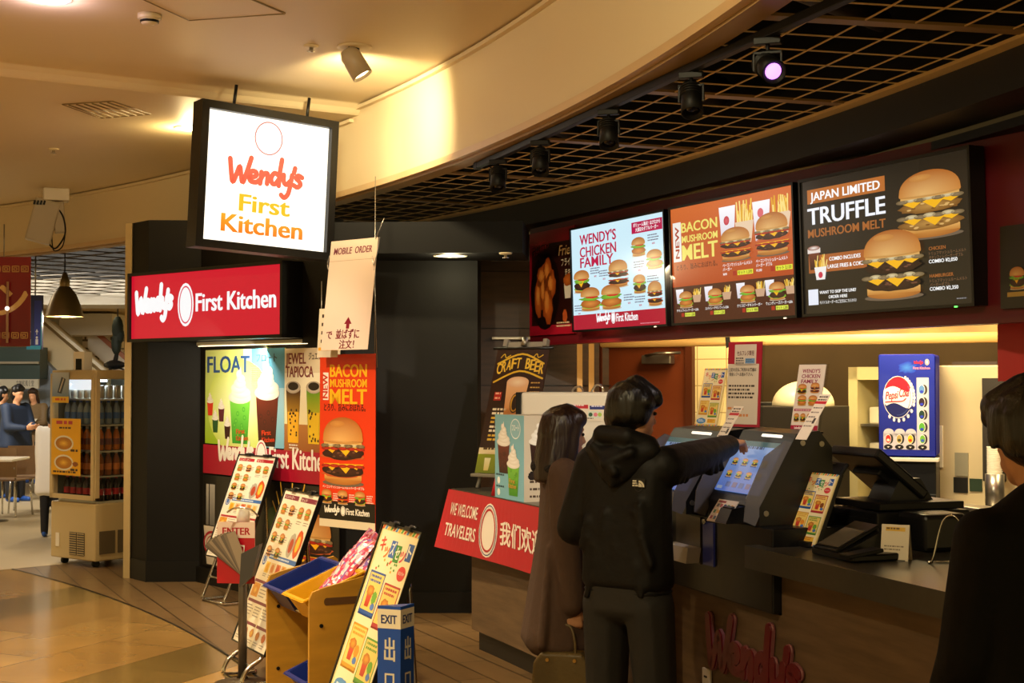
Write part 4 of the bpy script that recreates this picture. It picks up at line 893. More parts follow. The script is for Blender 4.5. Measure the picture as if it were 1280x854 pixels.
# ------------------------------------------------------------------ blue EXIT post
p = at(500, 757, 5.45)
t = thing('exit_post', 'blue three-sided exit post with white top band', 'sign post', (p.x, p.y, 0), 0)
zt = p.z; A_, B_, C_ = Vector((-.085, .0)), Vector((.005, -.035)), Vector((.05, .05))
M_BLUEV = mat('blue_vinyl', '1a50b8', .35)
mb = MB(); mb.prism([A_, B_, C_], 0, zt, M_BLUEV); mb.prism([A_ * 1.01, B_ * 1.02, C_ * 1.01], zt - .085, zt - .012, mat('white_band', 'f4ecd8', .4)); mb.build('body', t)
for P, Q, nm in ((A_, B_, 'front'), (B_, C_, 'side')):
    d = Q - P; L2 = d.length; a = Art(L2, zt, None, '123a8c')
    a.text('EXIT', L2 * .16, zt - .066, .034, '123078', L2 * .68, .03, l=3); a.text('出', L2 * .3, zt - .2, .07, 'e0dccf', L2 * .46, .035, l=3); a.text('口', L2 * .33, zt - .31, .055, 'e0dccf', L2 * .4, .035, l=3)
    if nm == 'front': a.rect(L2 * .42, zt - .56, L2 * .14, .2, '0a0a10', l=3)
    me = a.mesh('lettering', PRINT, .0001); link('lettering', me, t, (P.x + d.y * 0, P.y, 0), (0, 0, math.atan2(d.y, d.x)))
# ------------------------------------------------------------------ things on the round counter
KWT = .98
K = on_z(655, 628, KWT); A0 = on_z(619, 621, KWT)
d1 = (A0 - K); d1.z = 0; L1 = d1.length; d1n = d1.normalized(); d2n = Vector((-d1n.y, d1n.x, 0))
if d2n.y < 0: d2n = -d2n
CH_ = .47; L2_ = .34
yawc = math.atan2(-d1n.y, -d1n.x)
t = thing('drink_display_box', 'printed cardboard display box with soft cream float pictures on the round counter', 'display box', K + d1, yawc)
mb = MB(); mb.box((L1 / 2, L2_ / 2 + .006, CH_ / 2), (L1 - .004, L2_ - .012, CH_ - .004), mat('card_edge', 'b8ac98', .6)); mb.build('body', t)
a = Art(L1, CH_, '7ab4c4')
a.ell(L1 * .72, CH_ * .84, L1 * .17, CH_ * .12, '8abcca', l=1); a.ring(L1 * .72, CH_ * .84, L1 * .17, CH_ * .12, .006, 'e8f0f0', l=2); a.text('フロート', L1 * .72, CH_ * .82, .03, 'f0f4f4', L1 * .24, .02, 'c', l=2)
a.floatdrink(L1 * .1, CH_ * .3, L1 * .42, CH_ * .62, '6a2a20', '2a100c', l=2); a.floatdrink(L1 * .45, CH_ * .05, L1 * .4, CH_ * .62, '7ac040', '3a8a20', l=3)
for y in (.24, .1): a.lines(L1 * .05, CH_ * (y + .03), L1 * .3, 1, .02, .01, '2a4a54', l=3); a.ell(L1 * .14, CH_ * (y - .03), .02, .02, 'f0f0ec', l=3)
a.text('First', L1 * .53, CH_ * .2, .025, 'd0a040', L1 * .2, .02, l=14); a.text('Kitchen', L1 * .51, CH_ * .14, .025, 'd0a040', L1 * .26, .02, l=14)
a.build('printed_side', PRINT, t, (0, -.001, 0), thick=.004)
a = Art(L2_, CH_, 'c8bca8')
a.floatdrink(L2_ * .1, CH_ * .34, L2_ * .34, CH_ * .6, '3a2018', '1a0c08', l=2); a.floatdrink(L2_ * .52, CH_ * .4, L2_ * .3, CH_ * .5, 'd8dcc0', '7aa040', l=2)
a.ell(L2_ * .68, CH_ * .86, L2_ * .2, CH_ * .11, '1e5a2a', l=1); a.ring(L2_ * .68, CH_ * .86, L2_ * .17, CH_ * .09, .006, 'd8e0c8', l=2); a.text('抹茶', L2_ * .68, CH_ * .83, .04, 'e8ecd8', L2_ * .2, .02, 'c', l=2)
for k in range(3): a.blob(L2_ * (.14 + .12 * k), CH_ * .3, L2_ * .07, CH_ * .05, '2a1c18', '14100e', l=3)
a.ell(L2_ * .4, CH_ * .1, .025, .025, 'f0ece4', l=2); a.lines(L2_ * .1, CH_ * .22, L2_ * .5, 3, .04, .012, '4a3a30', l=2)
a.build('printed_side', PRINT, t, (L1 + .001, 0, 0), (0, 0, math.pi / 2), thick=.004)
# white machine with a black side
p = on_z(652, 600, KWT) ; p = Vector((at(650, 500, 8.45).x, 8.45, KWT))
t = thing('drink_machine', 'white drink machine with black left side behind the float display box', 'machine', p, R(-14))
W_ = .53; H_ = 1.572 - KWT
MB().box((W_ / 2, .16, H_ / 2), (W_, .3, H_), M_WHITEPL, bev=.02, seg=3).build('body', t)
MB().box((-.012, .17, H_ / 2), (.03, .34, H_), M_BLACK, bev=.004).build('side_panel', t)
a = Art(.2, .1, 'e8dcc8'); a.rect(0, .075, .1, .022, 'c01830', l=1); a.lines(.01, .09, .08, 1, .01, .008, 'f0d8d8', l=2); a.rect(.11, .07, .09, .022, '1a2a7a', l=1); a.lines(.12, .085, .07, 1, .01, .008, 'd8d8f0', l=2)
a.rect(0, .03, .045, .035, 'b01828', l=1); a.blob(.03, .045, .014, .012, 'e8a030', l=2); a.rect(.1, .02, .08, .04, 'd8e0d0', l=1); a.ell(.115, .04, .012, .012, '2a5a3a', l=2); a.ell(.145, .04, .012, .012, 'e07a8a', l=2); a.ell(.17, .04, .012, .012, 'a8c850', l=2); a.lines(.02, .015, .15, 1, .01, .006, '6a5a4a', l=1)
a.build('sticker_panel', PRINT, t, (W_ - .22, .004, H_ - .17), thick=.003)
mb = MB(); mb.tube([(.28, .15, H_ - .005), (.3, .15, H_ + .025), (.34, .14, H_ + .03), (.36, .12, H_ - .005)], .006, M_STEEL); mb.tube([(.4, .15, H_ - .005), (.43, .14, H_ + .04), (.47, .12, H_ + .035), (.48, .12, H_ - .005)], .007, M_CHROME); mb.build('pipe', t)
# craft beer easel
bl, w_, h_, c_, T1 = fit_board((622, 437), (687, 436.5), (593.5, 591), -33, 8.78)
t = thing('beer_stand', 'dark brown craft beer poster on a grey easel behind the drink machine', 'poster stand', (c_.x, c_.y, KWT), R(-33))
a = Art(w_, h_, '2a160e'); a.rect(0, 0, w_, h_ * .15, '6a7a1a', '8a9a20', l=1); a.rect(0, h_ * .15, w_, h_ * .05, 'd8c8a0', l=1)
a.stroke([(w_ * .06, h_ * .88), (w_ * .5, h_ * .96), (w_ * .94, h_ * .88)], .012, 'd8b030', l=2); a.stroke([(w_ * .04, h_ * .73), (w_ * .5, h_ * .82), (w_ * .96, h_ * .76)], .012, 'd8b030', l=2)
for i, ch in enumerate('CRAFT BEER'):
    if ch != ' ': a.text(ch, w_ * (.06 + .09 * i), h_ * (.79 + .055 * math.sin(math.pi * (i + .5) / 10)), h_ * .09, 'e8c040', w_ * .082, .03, l=3)
for x in (.1, .72): a.stroke([(w_ * x, h_ * .93), (w_ * (x + .06), h_ * .96), (w_ * (x + .1), h_ * .93), (w_ * (x + .18), h_ * .95)], .006, 'd8b030', l=2)
a.cup(w_ * .3, h_ * .4, w_ * .42, h_ * .33, 'e8b88a', 'c87a2a', l=3); a.ell(w_ * .51, h_ * .73, w_ * .21, h_ * .045, 'f2dcc0', 'e0b088', l=4); a.ell(w_ * .52, h_ * .56, w_ * .09, h_ * .08, '2a1a10', l=4); a.ring(w_ * .52, h_ * .56, w_ * .08, h_ * .07, .01, 'd8a030', l=5)
a.rect(w_ * .1, h_ * .58, w_ * .14, h_ * .07, 'b02018', l=2); a.lines(w_ * .12, h_ * .63, w_ * .1, 2, .03, .012, 'f0c0a0', l=3); a.lines(w_ * .76, h_ * .72, w_ * .18, 5, .03, .008, 'c8a050', l=2)
for k in range(4): a.lines(w_ * .12, h_ * (.5 - .07 * k), w_ * .3, 2, .026, .014, ('e8dcc0', 'd8b040')[k % 2], l=3, seed=k)
a.lines(w_ * .08, h_ * .185, w_ * .8, 1, .02, .014, '4a3a20', l=3); a.cup(w_ * .14, h_ * .02, w_ * .12, h_ * .1, 'e8e8c8', 'd0c070', l=3); a.text('ビール', w_ * .6, h_ * .04, .05, '2a2a10', w_ * .24, .03, l=3)
zo = bl.z - KWT; rot = (-T1, 0, 0)
a.build('poster', GLOSSY, t, (-w_ / 2, 0, zo), rot, thick=.008)
mb = MB(); mb.cyl((-w_ * .08, .0, h_ + .006), (w_ * 1.08, .0, h_ + .006), .009, M_BLKPLASTIC, n=8); mb.build('top_rail', t, (-w_ / 2, 0, zo), rot)
M_GREYM = mat('easel_grey', '8a857a', .4, .3)
mb = MB(); mb.box((w_ / 2, .03, h_ + .03), (w_ * .8, .03, .05), M_GREYM, bev=.004); mb.box((w_ * .12, .02, h_ + .045), (.03, .04, .05), M_GREYM, bev=.004); mb.box((w_ * .88, .02, h_ + .045), (.03, .04, .05), M_GREYM, bev=.004); mb.cyl((w_ / 2, 0, h_ + .02), (w_ / 2, 0, h_ + .075), .02, M_STEEL, n=10); mb.build('clamp', t, (-w_ / 2, 0, zo), rot)
ct, st_ = math.cos(T1), math.sin(T1)
for x in (-w_ * .42, w_ * .42): mb = MB(); mb.tube([(x, .03 + h_ * st_, zo + h_ * ct), (x, .03, zo), (x, -.02, .0)], .012, M_GREYM, smooth=False); mb.build('leg', t)
mb = MB(); mb.tube([(0, .04 + h_ * st_, zo + h_ * ct), (0, .30 + h_ * st_ * .3, .0)], .012, M_GREYM, smooth=False); mb.build('leg', t)
mb = MB(); mb.box((0, -.015, zo - .012), (w_ * 1.02, .06, .02), M_GREYM, bev=.004); mb.build('tray', t)
p = on_z(609, 620, KWT); mb = MB(); mb.lathe([(.001, .1), (.006, .1), (.03, 0), (.001, 0)], mat('red_cone', 'b01420', .4), n=16); setp(mb.build('red_cone', None, (p.x + .05, p.y + .02, KWT)), 'small red cone standing on the round counter by the float display box', 'cone')
# welcome banner bent along the worktop edge
a = Art(1.62, .36, 'b8142a')
a.text('WE WELCOME', .10, .215, .075, 'f0e4d4', .40, .02, l=1); a.text('TRAVELERS', .085, .085, .08, 'f0e4d4', .42, .02, l=1)
a.ell(.67, .17, .125, .155, 'f0e6d8', l=1); a.ring(.67, .17, .115, .145, .006, '2a3a7a', l=2); a.ring(.67, .17, .098, .125, .012, 'b8142a', l=2)
a.text('我们欢迎您', .83, .12, .105, 'f0e4d4', .74, .03, l=1)
me = a.mesh('welcome_banner', VINYL, .003)
bm = bmesh.new(); bm.from_mesh(me); bm.faces.ensure_lookup_table()
bmesh.ops.delete(bm, geom=[f for f in bm.faces if f.calc_area() > .3 or all(v.co.y > .002 for v in f.verts) or any(v.co.y > .002 for v in f.verts)], context='FACES')
cl = bm.loops.layers.float_color['Col']; cb_ = (*lin('b8142a'), 1)
for y_ in (0, .003):
    for k in range(30):
        f = bm.faces.new([bm.verts.new((1.62 * (k + i_) / 30, y_, z_)) for i_, z_ in ((0, 0), (1, 0), (1, .36), (0, .36))])
        for lp in f.loops: lp[cl] = cb_
a0_ = aL + .28
for v in bm.verts:
    x, y, z = v.co; fl = (1 - z / .36)
    r = 17.772 + (y * 5 if y < 0 else y) - .05 * fl * (1.1 - min(1, x)); ang = a0_ - math.degrees((x - .10 * fl * max(0, 1 - x) - .02) / 17.77); q = pol(r, ang); v.co = (q.x, q.y, .975 - .36 + z)
bm.to_mesh(me); bm.free()
setp(link('welcome_banner', me), 'red welcome banner taped along the edge of the round counter', 'banner')

# ------------------------------------------------------------------ self-order kiosks
KBX = CR.hit(840, 650, .08)[0]; KBE = CR.hit(968, 655, .08)[0]
t = thing('kiosk_base', 'black cabinet under the two touch screens with a receipt tray', 'cabinet', CR.pt(0), CR.yaw)
mb = MB(); mb.box(((KBX + KBE) / 2, .32, .872), (KBE - KBX, .5, .345), M_BLKPLASTIC, bev=.006); mb.build('body', t)
mb = MB(); ua = CR.hit(848, 690, .07)[0]; ub = CR.hit(878, 690, .07)[0]; um = (ua + ub) / 2
mb.box((um, .065, .93), (ub - ua, .012, .21), mat('slot_steel', '5a5650', .35, .6)); mb.build('tray_recess', t)
mb = MB(); mb.prism([(um - .11, .83), (um + .11, .83), (um + .13, .90), (um - .13, .90)], -.005, .06, mat('tray_white', 'b8b4b0', .4), 'y'); mb.build('receipt_tray', t)
ua = CR.hit(881, 675, .07)[0]; mb = MB(); mb.box((ua + .05, .066, .925), (.1, .012, .19), mat('reader_blue', '1a1c3a', .3, emit=.25)); mb.build('reader_window', t)
mb = MB(); mb.cyl(((KBX + KBE) / 2 - .1, .066, 1.02), ((KBX + KBE) / 2 - .1, .05, 1.02), .012, M_CHROME, n=12); mb.build('lock', t)
ZK = 1.046
def ui_art(w, h, seed):
    a = Art(w, h, '5a7ab8'); q = random.Random(seed)
    a.rect(0, 0, w, h, '4a66b4', '86a2cc', l=1); a.rect(0, h * .9, w, h * .1, '3a5a58', l=2); a.lines(w * .08, h * .85, w * .7, 1, .02, .012, '3a4a6a', l=2)
    for r in range(2):
        for c in range(4): a.burger(w * (.17 + .22 * c), h * (.52 - .25 * r), w * .13, h * .13, 'beef', l=3); a.lines(w * (.1 + .22 * c), h * (.5 - .25 * r), w * .12, 1, .01, .006, '34406a', l=3)
    for c in range(4): a.rect(w * (.2 + .15 * c), h * .08, w * .1, h * .1, ('4a5a8a', '6a5a7a')[c % 2], l=3)
    a.rect(w * .03, h * .03, w * .12, h * .06, '8a94a8', l=3)
    return a
ACRYL = mat('frosted_acrylic', '6c6a6e', .2, alpha=.75)
def kiosk(TL, TR, BL, D, label, seed, group=None):
    bl, w, h, c, T = fit_board(TL, TR, BL, -71, D)
    t = thing('order_kiosk', label, 'kiosk', (c.x, c.y, ZK), CR.yaw)
    z0 = bl.z - ZK; ct, st_ = math.cos(T), math.sin(T); yt, zt = h * st_, z0 + h * ct
    mb = MB(); b_ = .035
    prof = [(-.03, 0), (-.03, max(.03, z0 - .05)), (-.04 * st_, z0 - .04 * ct), (yt + .045 * st_, zt + .045 * ct), (yt + .13, zt + .05), (yt + .19, zt - .02), (yt + .2, 0)]
    mb.prism(prof, -w / 2 - b_, w / 2 + b_, M_BLKPLASTIC, 'x'); mb.build('body', t)
    a = ui_art(w, h, seed); a.build('touch_screen', attr_mat('kiosk_picture', .2, emit=.8), t, (-w / 2, -.016, z0 - .004), (-T, 0, 0), thick=.006)
    mb = MB(); mb.box((w * .72, -.012, h + .022), (w * .42, .006, .012), mat('kiosk_light', 'e8e0d0', emit=1.2)); mb.build('light_bar', t, (-w / 2, -.012, z0), (-T, 0, 0))
    for s in (-1, 1):
        x = s * (w / 2 + b_ - .004)
        mb = MB(); mb.prism([(-.05, .0), (-.10, .02), (-.09, z0 * .9), (yt * .7 - .09, z0 + h * ct * .75), (yt - .03, zt + .01), (yt + .0, zt)], x - .003, x + .003, ACRYL, 'x'); mb.build('privacy_wing', t)
        for yy, zz in ((yt + .05, zt + .0), (yt + .14, zt - .005), (.0, .05)): mb = MB(); mb.cyl((x, yy, zz), (x + s * .008, yy, zz), .012, M_STEEL, n=10); mb.build('bolt', t)
    return t, w, h, c, zt + ZK, yt
k1, kw, kh, kc1, kz1, kyt = kiosk((841, 545), (896, 549), (808, 604), 6.85, 'black touch screen order kiosk partly behind the man in the hooded jacket', 1)
k2, kw2, kh2, kc2, kz2, kyt2 = kiosk((928, 549), (985, 553), (897, 610), 6.28, 'black touch screen order kiosk the man is pointing at', 2)
def slip(px, py, D, L, label):
    p = at(px, py, D); a = Art(.075, L, 'e8dcc8'); a.rect(0, L * .78, .075, L * .06, 'c02030', l=1); a.lines(.008, L * .92, .06, 2, .014, .007, '4a3a30', l=1); a.lines(.008, L * .68, .06, 5, L * .1, .006, '6a5a50', l=1, seed=px); a.rect(.05, L * .35, .015, L * .12, '3a3430', l=1)
    o = a.build('paper_slip', PRINT, None, p, (R(-34), 0, R(-66)), .002); setp(o, label, 'slip')
slip(888, 560, 6.25, .22, 'narrow paper slip taped to the nearer edge of the farther kiosk')
slip(994, 549, 5.78, .22, 'narrow paper slip taped to the nearer edge of the nearer kiosk')
p = at(883, 639, 6.1); a = Art(.16, .11, 'e8dcc8')
for r in range(3):
    for c in range(5): a.rect(.012 + .028 * c, .012 + .03 * r, .018, .016, ('a8303a', '2a5a8a', '3a8a4a', 'd8a030', '4a4440')[(r * 2 + c) % 5], l=1)
a.rect(.01, .094, .06, .01, 'a02030', l=1)
setp(a.build('payment_card_sign', PRINT, None, (p.x, p.y, ZK), (R(-35), 0, R(-68)), .003), 'small white card of payment marks leaning at the foot of the kiosk', 'sign')
p = at(908, 646, 6.0); mb = MB(); mb.prism([(-.03, 0), (.1, 0), (.1, .035), (.06, .07), (0, .06)], -.05, .05, M_BLKPLASTIC, 'x'); mb.box((0, .02, .066), (.07, .04, .006), mat('pad_grey', '2a2a2c', .3), (R(10), 0, 0)); setp(mb.build('card_reader', None, (p.x, p.y, ZK), (0, 0, CR.yaw)), 'black card reader on the kiosk cabinet', 'card reader')

# stands on top of the kiosks
def acrylic(TL, TR, BL, yaw, D, art_fn, name, label, cat, base_z, foot=True):
    bl, w, h, c, T = fit_board(TL, TR, BL, yaw, D)
    t = thing(name, label, cat, (c.x, c.y, base_z), R(yaw)); z0 = bl.z - base_z
    art_fn(w, h).build('sheet', GLOSSY, t, (-w / 2, 0, z0), (-T, 0, 0), .004)
    mb = MB(); mb.box((w / 2, .012, h / 2), (w + .01, .008, h + .01), M_GLASS); 
    mb.build('holder', t, (-w / 2, 0, z0), (-T, 0, 0))
    mb = MB(); mb.box((0, .03, max(z0 / 2, .004)), (w * .8, .08, max(z0, .008)), M_BLKPLASTIC, bev=.002); mb.build('base', t)
    return t
def notice_art(w, h):
    a = Art(w, h, 'a81434'); a.rect(w * .0, h * .03, w * .93, h * .71, 'd8ccb8', l=1); a.rect(w * .2, h * .72, w * .64, h * .25, 'd8ccbc', l=1)
    a.text('セルフレジ専用', w * .27, h * .84, h * .05, '5a1a2a', w * .5, .02, l=2); a.lines(w * .24, h * .8, w * .24, 3, h * .028, h * .014, '2a2420', l=2); a.rect(w * .52, h * .745, w * .28, h * .06, '6a94c0', l=2); a.lines(w * .55, h * .785, w * .22, 2, h * .022, h * .01, '2a4a70', l=3)
    a.text('上記の支払ご利用のお客様は', w * .04, h * .655, h * .034, '2a1e1a', w * .82, .02, l=2); a.text('現金レジへお進み下さい。', w * .06, h * .6, h * .034, '2a1e1a', w * .7, .02, l=2)
    for k in range(4): a.lines(w * .05, h * (.47 - .045 * k), w * .82, 1, .02, h * .022, '3a2c26', l=2, seed=k)
    a.lines(w * .04, h * .2, w * .6, 1, .02, h * .03, 'd88a4a', l=2); a.lines(w * .1, h * .12, w * .7, 1, .02, h * .03, 'd88a4a', l=2, seed=4); return a
def family_art(w, h):
    a = Art(w, h, 'dccfc0')
    for i, (s_, q) in enumerate((("WENDY'S", .66), ('CHICKEN', .68), ('FAMILY', .62))): a.text(s_, w * .16, h * (.875 - i * .078), h * .06, '8a1a44', w * q, .03, l=1)
    for x, y, k in ((.25, .55, 'beef'), (.72, .57, 'double'), (.3, .38, 'chicken'), (.7, .38, 'chicken')): a.burger(w * x, h * y, w * .34, h * .16, k, l=2)
    a.rect(w * .05, h * .3, w * .9, h * .035, '9a1a3a', l=1); a.lines(w * .1, h * .31, w * .8, 1, .01, h * .014, 'e8c8c8', l=2)
    for x in (.18, .42, .66, .86): a.burger(w * x, h * .14, w * .2, h * .13, 'beef', l=2)
    a.rect(0, 0, w, h * .09, '9a1a3a', l=1); logo_line(a, w * .5, h * .025, w * .7, 'f0e0d8', l=2); return a
acrylic((881, 461), (909, 461), (868, 532), -52, 6.9, kids_art, 'tabletop_menu', "small yellow children's meal sheet standing on the farther kiosk", 'menu stand', kz1 + .03)
t = acrylic((911, 428), (953, 424), (907, 533), -50, 6.75, notice_art, 'notice_stand', 'crimson edged white notice in a clear frame standing on the farther kiosk', 'notice stand', kz1 + .03)
acrylic((999, 456), (1033, 454), (987.5, 539), -48, 6.2, family_art, 'tabletop_menu', 'white chicken family menu card standing on the nearer kiosk', 'menu stand', kz2 + .03)

# ------------------------------------------------------------------ tills on the right worktop
ZW = .97
def wt(px, py): return on_z(px, py, ZW)
bl, w_, h_, c_, T1 = fit_board((1010, 590), (1048, 594.5), (980.5, 677), -66, 5.92)
t = thing('tabletop_menu', "bright yellow children's meal board leaning on the till counter", 'menu stand', (c_.x, c_.y, ZW), R(-66))
kids_art(w_, h_).build('sheet', GLOSSY, t, (-w_ / 2, 0, bl.z - ZW), (-T1, 0, 0), .006)
mb = MB(); mb.box((w_ / 2, .014, h_ / 2), (w_ + .012, .012, h_ + .012), M_BLKPLASTIC); mb.build('backing', t, (-w_ / 2, 0, bl.z - ZW), (-T1, 0, 0))
mb = MB(); mb.box((0, .05, .012), (w_ * .8, .14, .024), M_BLKPLASTIC, bev=.004); mb.tube([(0, .1, .02), (0, .02 + h_ * .5 * math.sin(T1) + .02, bl.z - ZW + h_ * .5 * math.cos(T1))], .012, M_BLKPLASTIC, smooth=False); mb.build('foot', t)
# till: cash drawer, staff monitor, customer display
p = at(1030, 666, 6.05)
t = thing('cash_register', 'black till with cash drawer, slanted staff monitor and customer display', 'till', (p.x, p.y, ZW), CR.yaw)
mb = MB(); mb.box((.19, .24, .085), (.36, .44, .12), M_BLKPLASTIC, bev=.006); mb.box((.19, .24, .165), (.34, .4, .03), M_BLKMETAL, bev=.004); mb.box((.19, .016, .08), (.32, .006, .07), M_BLKMETAL)
mb.build('cash_drawer', t)
mb = MB(); mb.prism([(.15, .18), (.36, .18), (.3, .27), (.2, .27)], .1, .26, M_BLKPLASTIC, 'x'); mb.build('stand', t)
mb = MB(); mb.box((0, 0, 0), (.36, .045, .30), M_BLKPLASTIC, bev=.01); mb.box((0, -.03, -.03), (.2, .03, .16), M_BLKPLASTIC, bev=.008); o = mb.build('monitor', t, (.10, .2, .29), (R(52), 0, 0))
MB().box((0, .025, 0), (.31, .004, .25), mat('till_screen', '202830', .2, emit=.3)).build('monitor_screen', o)
mb = MB(); mb.box((0, 0, 0), (.20, .02, .13), M_BLKPLASTIC, bev=.008); mb.box((.01, -.012, .05), (.03, .003, .006), mat('slot_grey', '8a8680', .3)); mb.build('customer_display', t, (-.0, .02, .275), (R(-40), 0, 0))
# payment tablet and base
p = wt(1020, 693)
t = thing('payment_terminal', 'black payment terminal with a tilted grey screen in front of the till', 'card reader', p, CR.yaw)
mb = MB(); mb.box((.13, .09, .015), (.30, .2, .03), M_BLKPLASTIC, bev=.008); mb.prism([(.0, .03), (.18, .03), (.16, .1)], .02, .2, M_BLKPLASTIC, 'x'); mb.build('base', t)
mb = MB(); mb.box((0, 0, 0), (.17, .21, .014), M_BLKPLASTIC, bev=.005); mb.box((0, -.02, .0085), (.14, .13, .002), mat('pay_screen', '6a6258', .12)); mb.build('tablet', t, (.09, .08, .075), (R(26), 0, 0))
mb = MB(); mb.box((.27, .03, .035), (.07, .15, .014), M_BLKMETAL, (R(8), 0, 0), bev=.003); mb.build('key_pad', t)
# tent card
p = wt(1100, 700)
t = thing('tent_card', 'small white folded tent card with yellow heading on the till counter', 'sign', p, R(-31))
tw, th_ = .105, .135
a = Art(tw, th_, 'e0d4bc'); a.rect(tw * .15, th_ * .82, tw * .7, th_ * .11, 'e0b428', l=1); a.lines(tw * .18, th_ * .87, tw * .6, 1, .01, .006, '6a4a10', l=2); a.lines(tw * .12, th_ * .38, tw * .76, 2, .012, .005, '8a7a68', l=1); a.ell(tw * .5, th_ * .17, .006, .008, '5a4a48', l=1); a.rect(tw * .1, 0, tw * .8, th_ * .03, '2a2620', l=1)
a.build('front_leaf', PRINT, t, (0, 0, 0), (R(-12), 0, 0), .002)
a = Art(tw, th_, 'd8ccb4'); a.build('back_leaf', PRINT, t, (0, .058, 0), (R(12), 0, 0), .002)
# receipt printer, wire stand, second till
p = wt(1123, 690)
t = thing('receipt_printer', 'black receipt printer behind the tent card', 'printer', (p.x + .03, p.y + .16, ZW), CR.yaw)
mb = MB(); mb.box((.12, .09, .075), (.2, .2, .15), M_BLKPLASTIC, bev=.02, seg=3); mb.build('body', t)
mb = MB(); mb.box((.12, .02, .148), (.14, .02, .006), M_CHROME); mb.build('paper_slot', t)
mb = MB(); mb.tube([(.02, .0, .06), (-.05, -.02, .09), (-.1, 0, .05), (-.06, .05, .012)], .004, mat('blue_cable', '24508a', .4)); setp(mb.build('cable', None, (p.x + .0, p.y + .05, ZW), (0, 0, CR.yaw)), 'thin blue cable looping beside the tent card', 'cable')
p = wt(1160, 705); mb = MB(); mb.tube([(0, 0, .006), (.03, .0, .02), (.05, .03, .16), (.1, .06, .17), (.12, .1, .02), (.02, .1, .006), (0, 0, .006)], .004, M_CHROME); setp(mb.build('wire_stand', None, (p.x, p.y, ZW), (0, 0, CR.yaw)), 'bent chrome wire stand at the right end of the till counter', 'stand')
p = wt(1150, 672); mb = MB(); mb.prism([(0, 0), (.3, 0), (.3, .06), (.02, .03)], -.16, .16, M_BLKMETAL, 'x'); mb.box((0, .2, .085), (.26, .12, .04), M_STEEL, bev=.005); mb.box((0, .15, -ZW / 2), (.3, .28, ZW), M_BLKMETAL); setp(mb.build('counter_unit', None, (p.x + .16, p.y + .26, ZW), (0, 0, CR.yaw)), 'dark low unit with a steel top strip behind the receipt printer', 'unit')
# wall letters on the counter front and a socket
uA, zA = CR.hit(889, 830, .105); uB = CR.hit(1004, 840, .105)[0]; zT = CR.hit(893, 768, .105)[1]
t = thing('letter_sign', 'dark red raised script letters of the shop name on the counter front', 'sign', CR.pt(0, 0, .105), CR.yaw)
M_SIGN = mat('sign_red', '640a18', .35); M_SIGNE = mat('sign_edge', '8a5456', .4)
kx = (uB - uA) / 11.8; kz = (zT - zA) / 6.4
mbs = None; words = [SCRIPT[0:1], SCRIPT[1:2], SCRIPT[2:4], SCRIPT[4:6], SCRIPT[6:8], SCRIPT[8:9], SCRIPT[9:10]]
for grp in words:
    mb = MB()
    for k_, st in enumerate(grp):
        P = [Vector((uA + v.x * kx, zA + v.y * kz, 0)) for v in spline([Vector((p[0], p[1], 0)) for p in st], 6)]
        for m_, y0_, y1_, wd in ((M_SIGNE, -.013 - .002 * k_, -.0005, .054), (M_SIGN, -.02 - .002 * k_, -.012, .046)):
            rb = ribbon(P, wd); out = [a_[0] for a_, b_ in rb] + [rb[-1][1][0], rb[-1][1][1]] + [a_[1] for a_, b_ in reversed(rb)]
            for a_, b_ in rb: mb.prism([a_[0], b_[0], b_[1], a_[1]], y0_, y1_, m_, 'y')
            for e_ in (P[0], P[-1]): mb.cyl((e_.x, y0_ - .0004, e_.y), (e_.x, y1_, e_.y), wd / 2, m_, n=14)
    mb.build('letter', t)
V_, P_ = glyphs('First Kitchen', .03); a = Art(.62, .12, None, '8a1022'); a.text('First Kitchen', 0, .01, .085, '7a0e20', .62, .04, l=20); me = a.mesh('small_letters', PRINT, .0001); link('small_letters', me, t, (uA + .08, -.001, zA - .235))
u_, z_ = CR.hit(885, 850, .105); t = thing('wall_socket', 'white wall socket on the wooden counter front under the red letters', 'socket', CR.pt(u_, z_ - .06, .1), CR.yaw)
MB().box((0, 0, .05), (.075, .012, .12), M_WHITEPL, bev=.003).build('plate', t)
for z in (.075, .04): MB().box((0, -.008, z), (.024, .004, .008), M_BLACK).build('slot', t)

# ------------------------------------------------------------------ kitchen behind the counter
KF = Fr(at(1060, 560, 8.0), -40)
BKZ = .94
uK0 = KF.hit(1052, 600)[0]; uK1 = KF.hit(1275, 600)[0] + .5
t = thing('kitchen_counter', 'steel kitchen work counter carrying the drink dispenser and ice machine', 'counter', KF.pt(uK0), KF.yaw)
mb = MB(); mb.box(((uK1 - uK0) / 2, .25, BKZ - .02), (uK1 - uK0, .6, .04), M_STEEL, bev=.004); mb.build('top', t)
mb = MB(); mb.box(((uK1 - uK0) / 2, .27, .47), (uK1 - uK0 - .04, .54, .86), mat('steel_dark', '4a463e', .4, .6)); mb.build('cabinet', t)
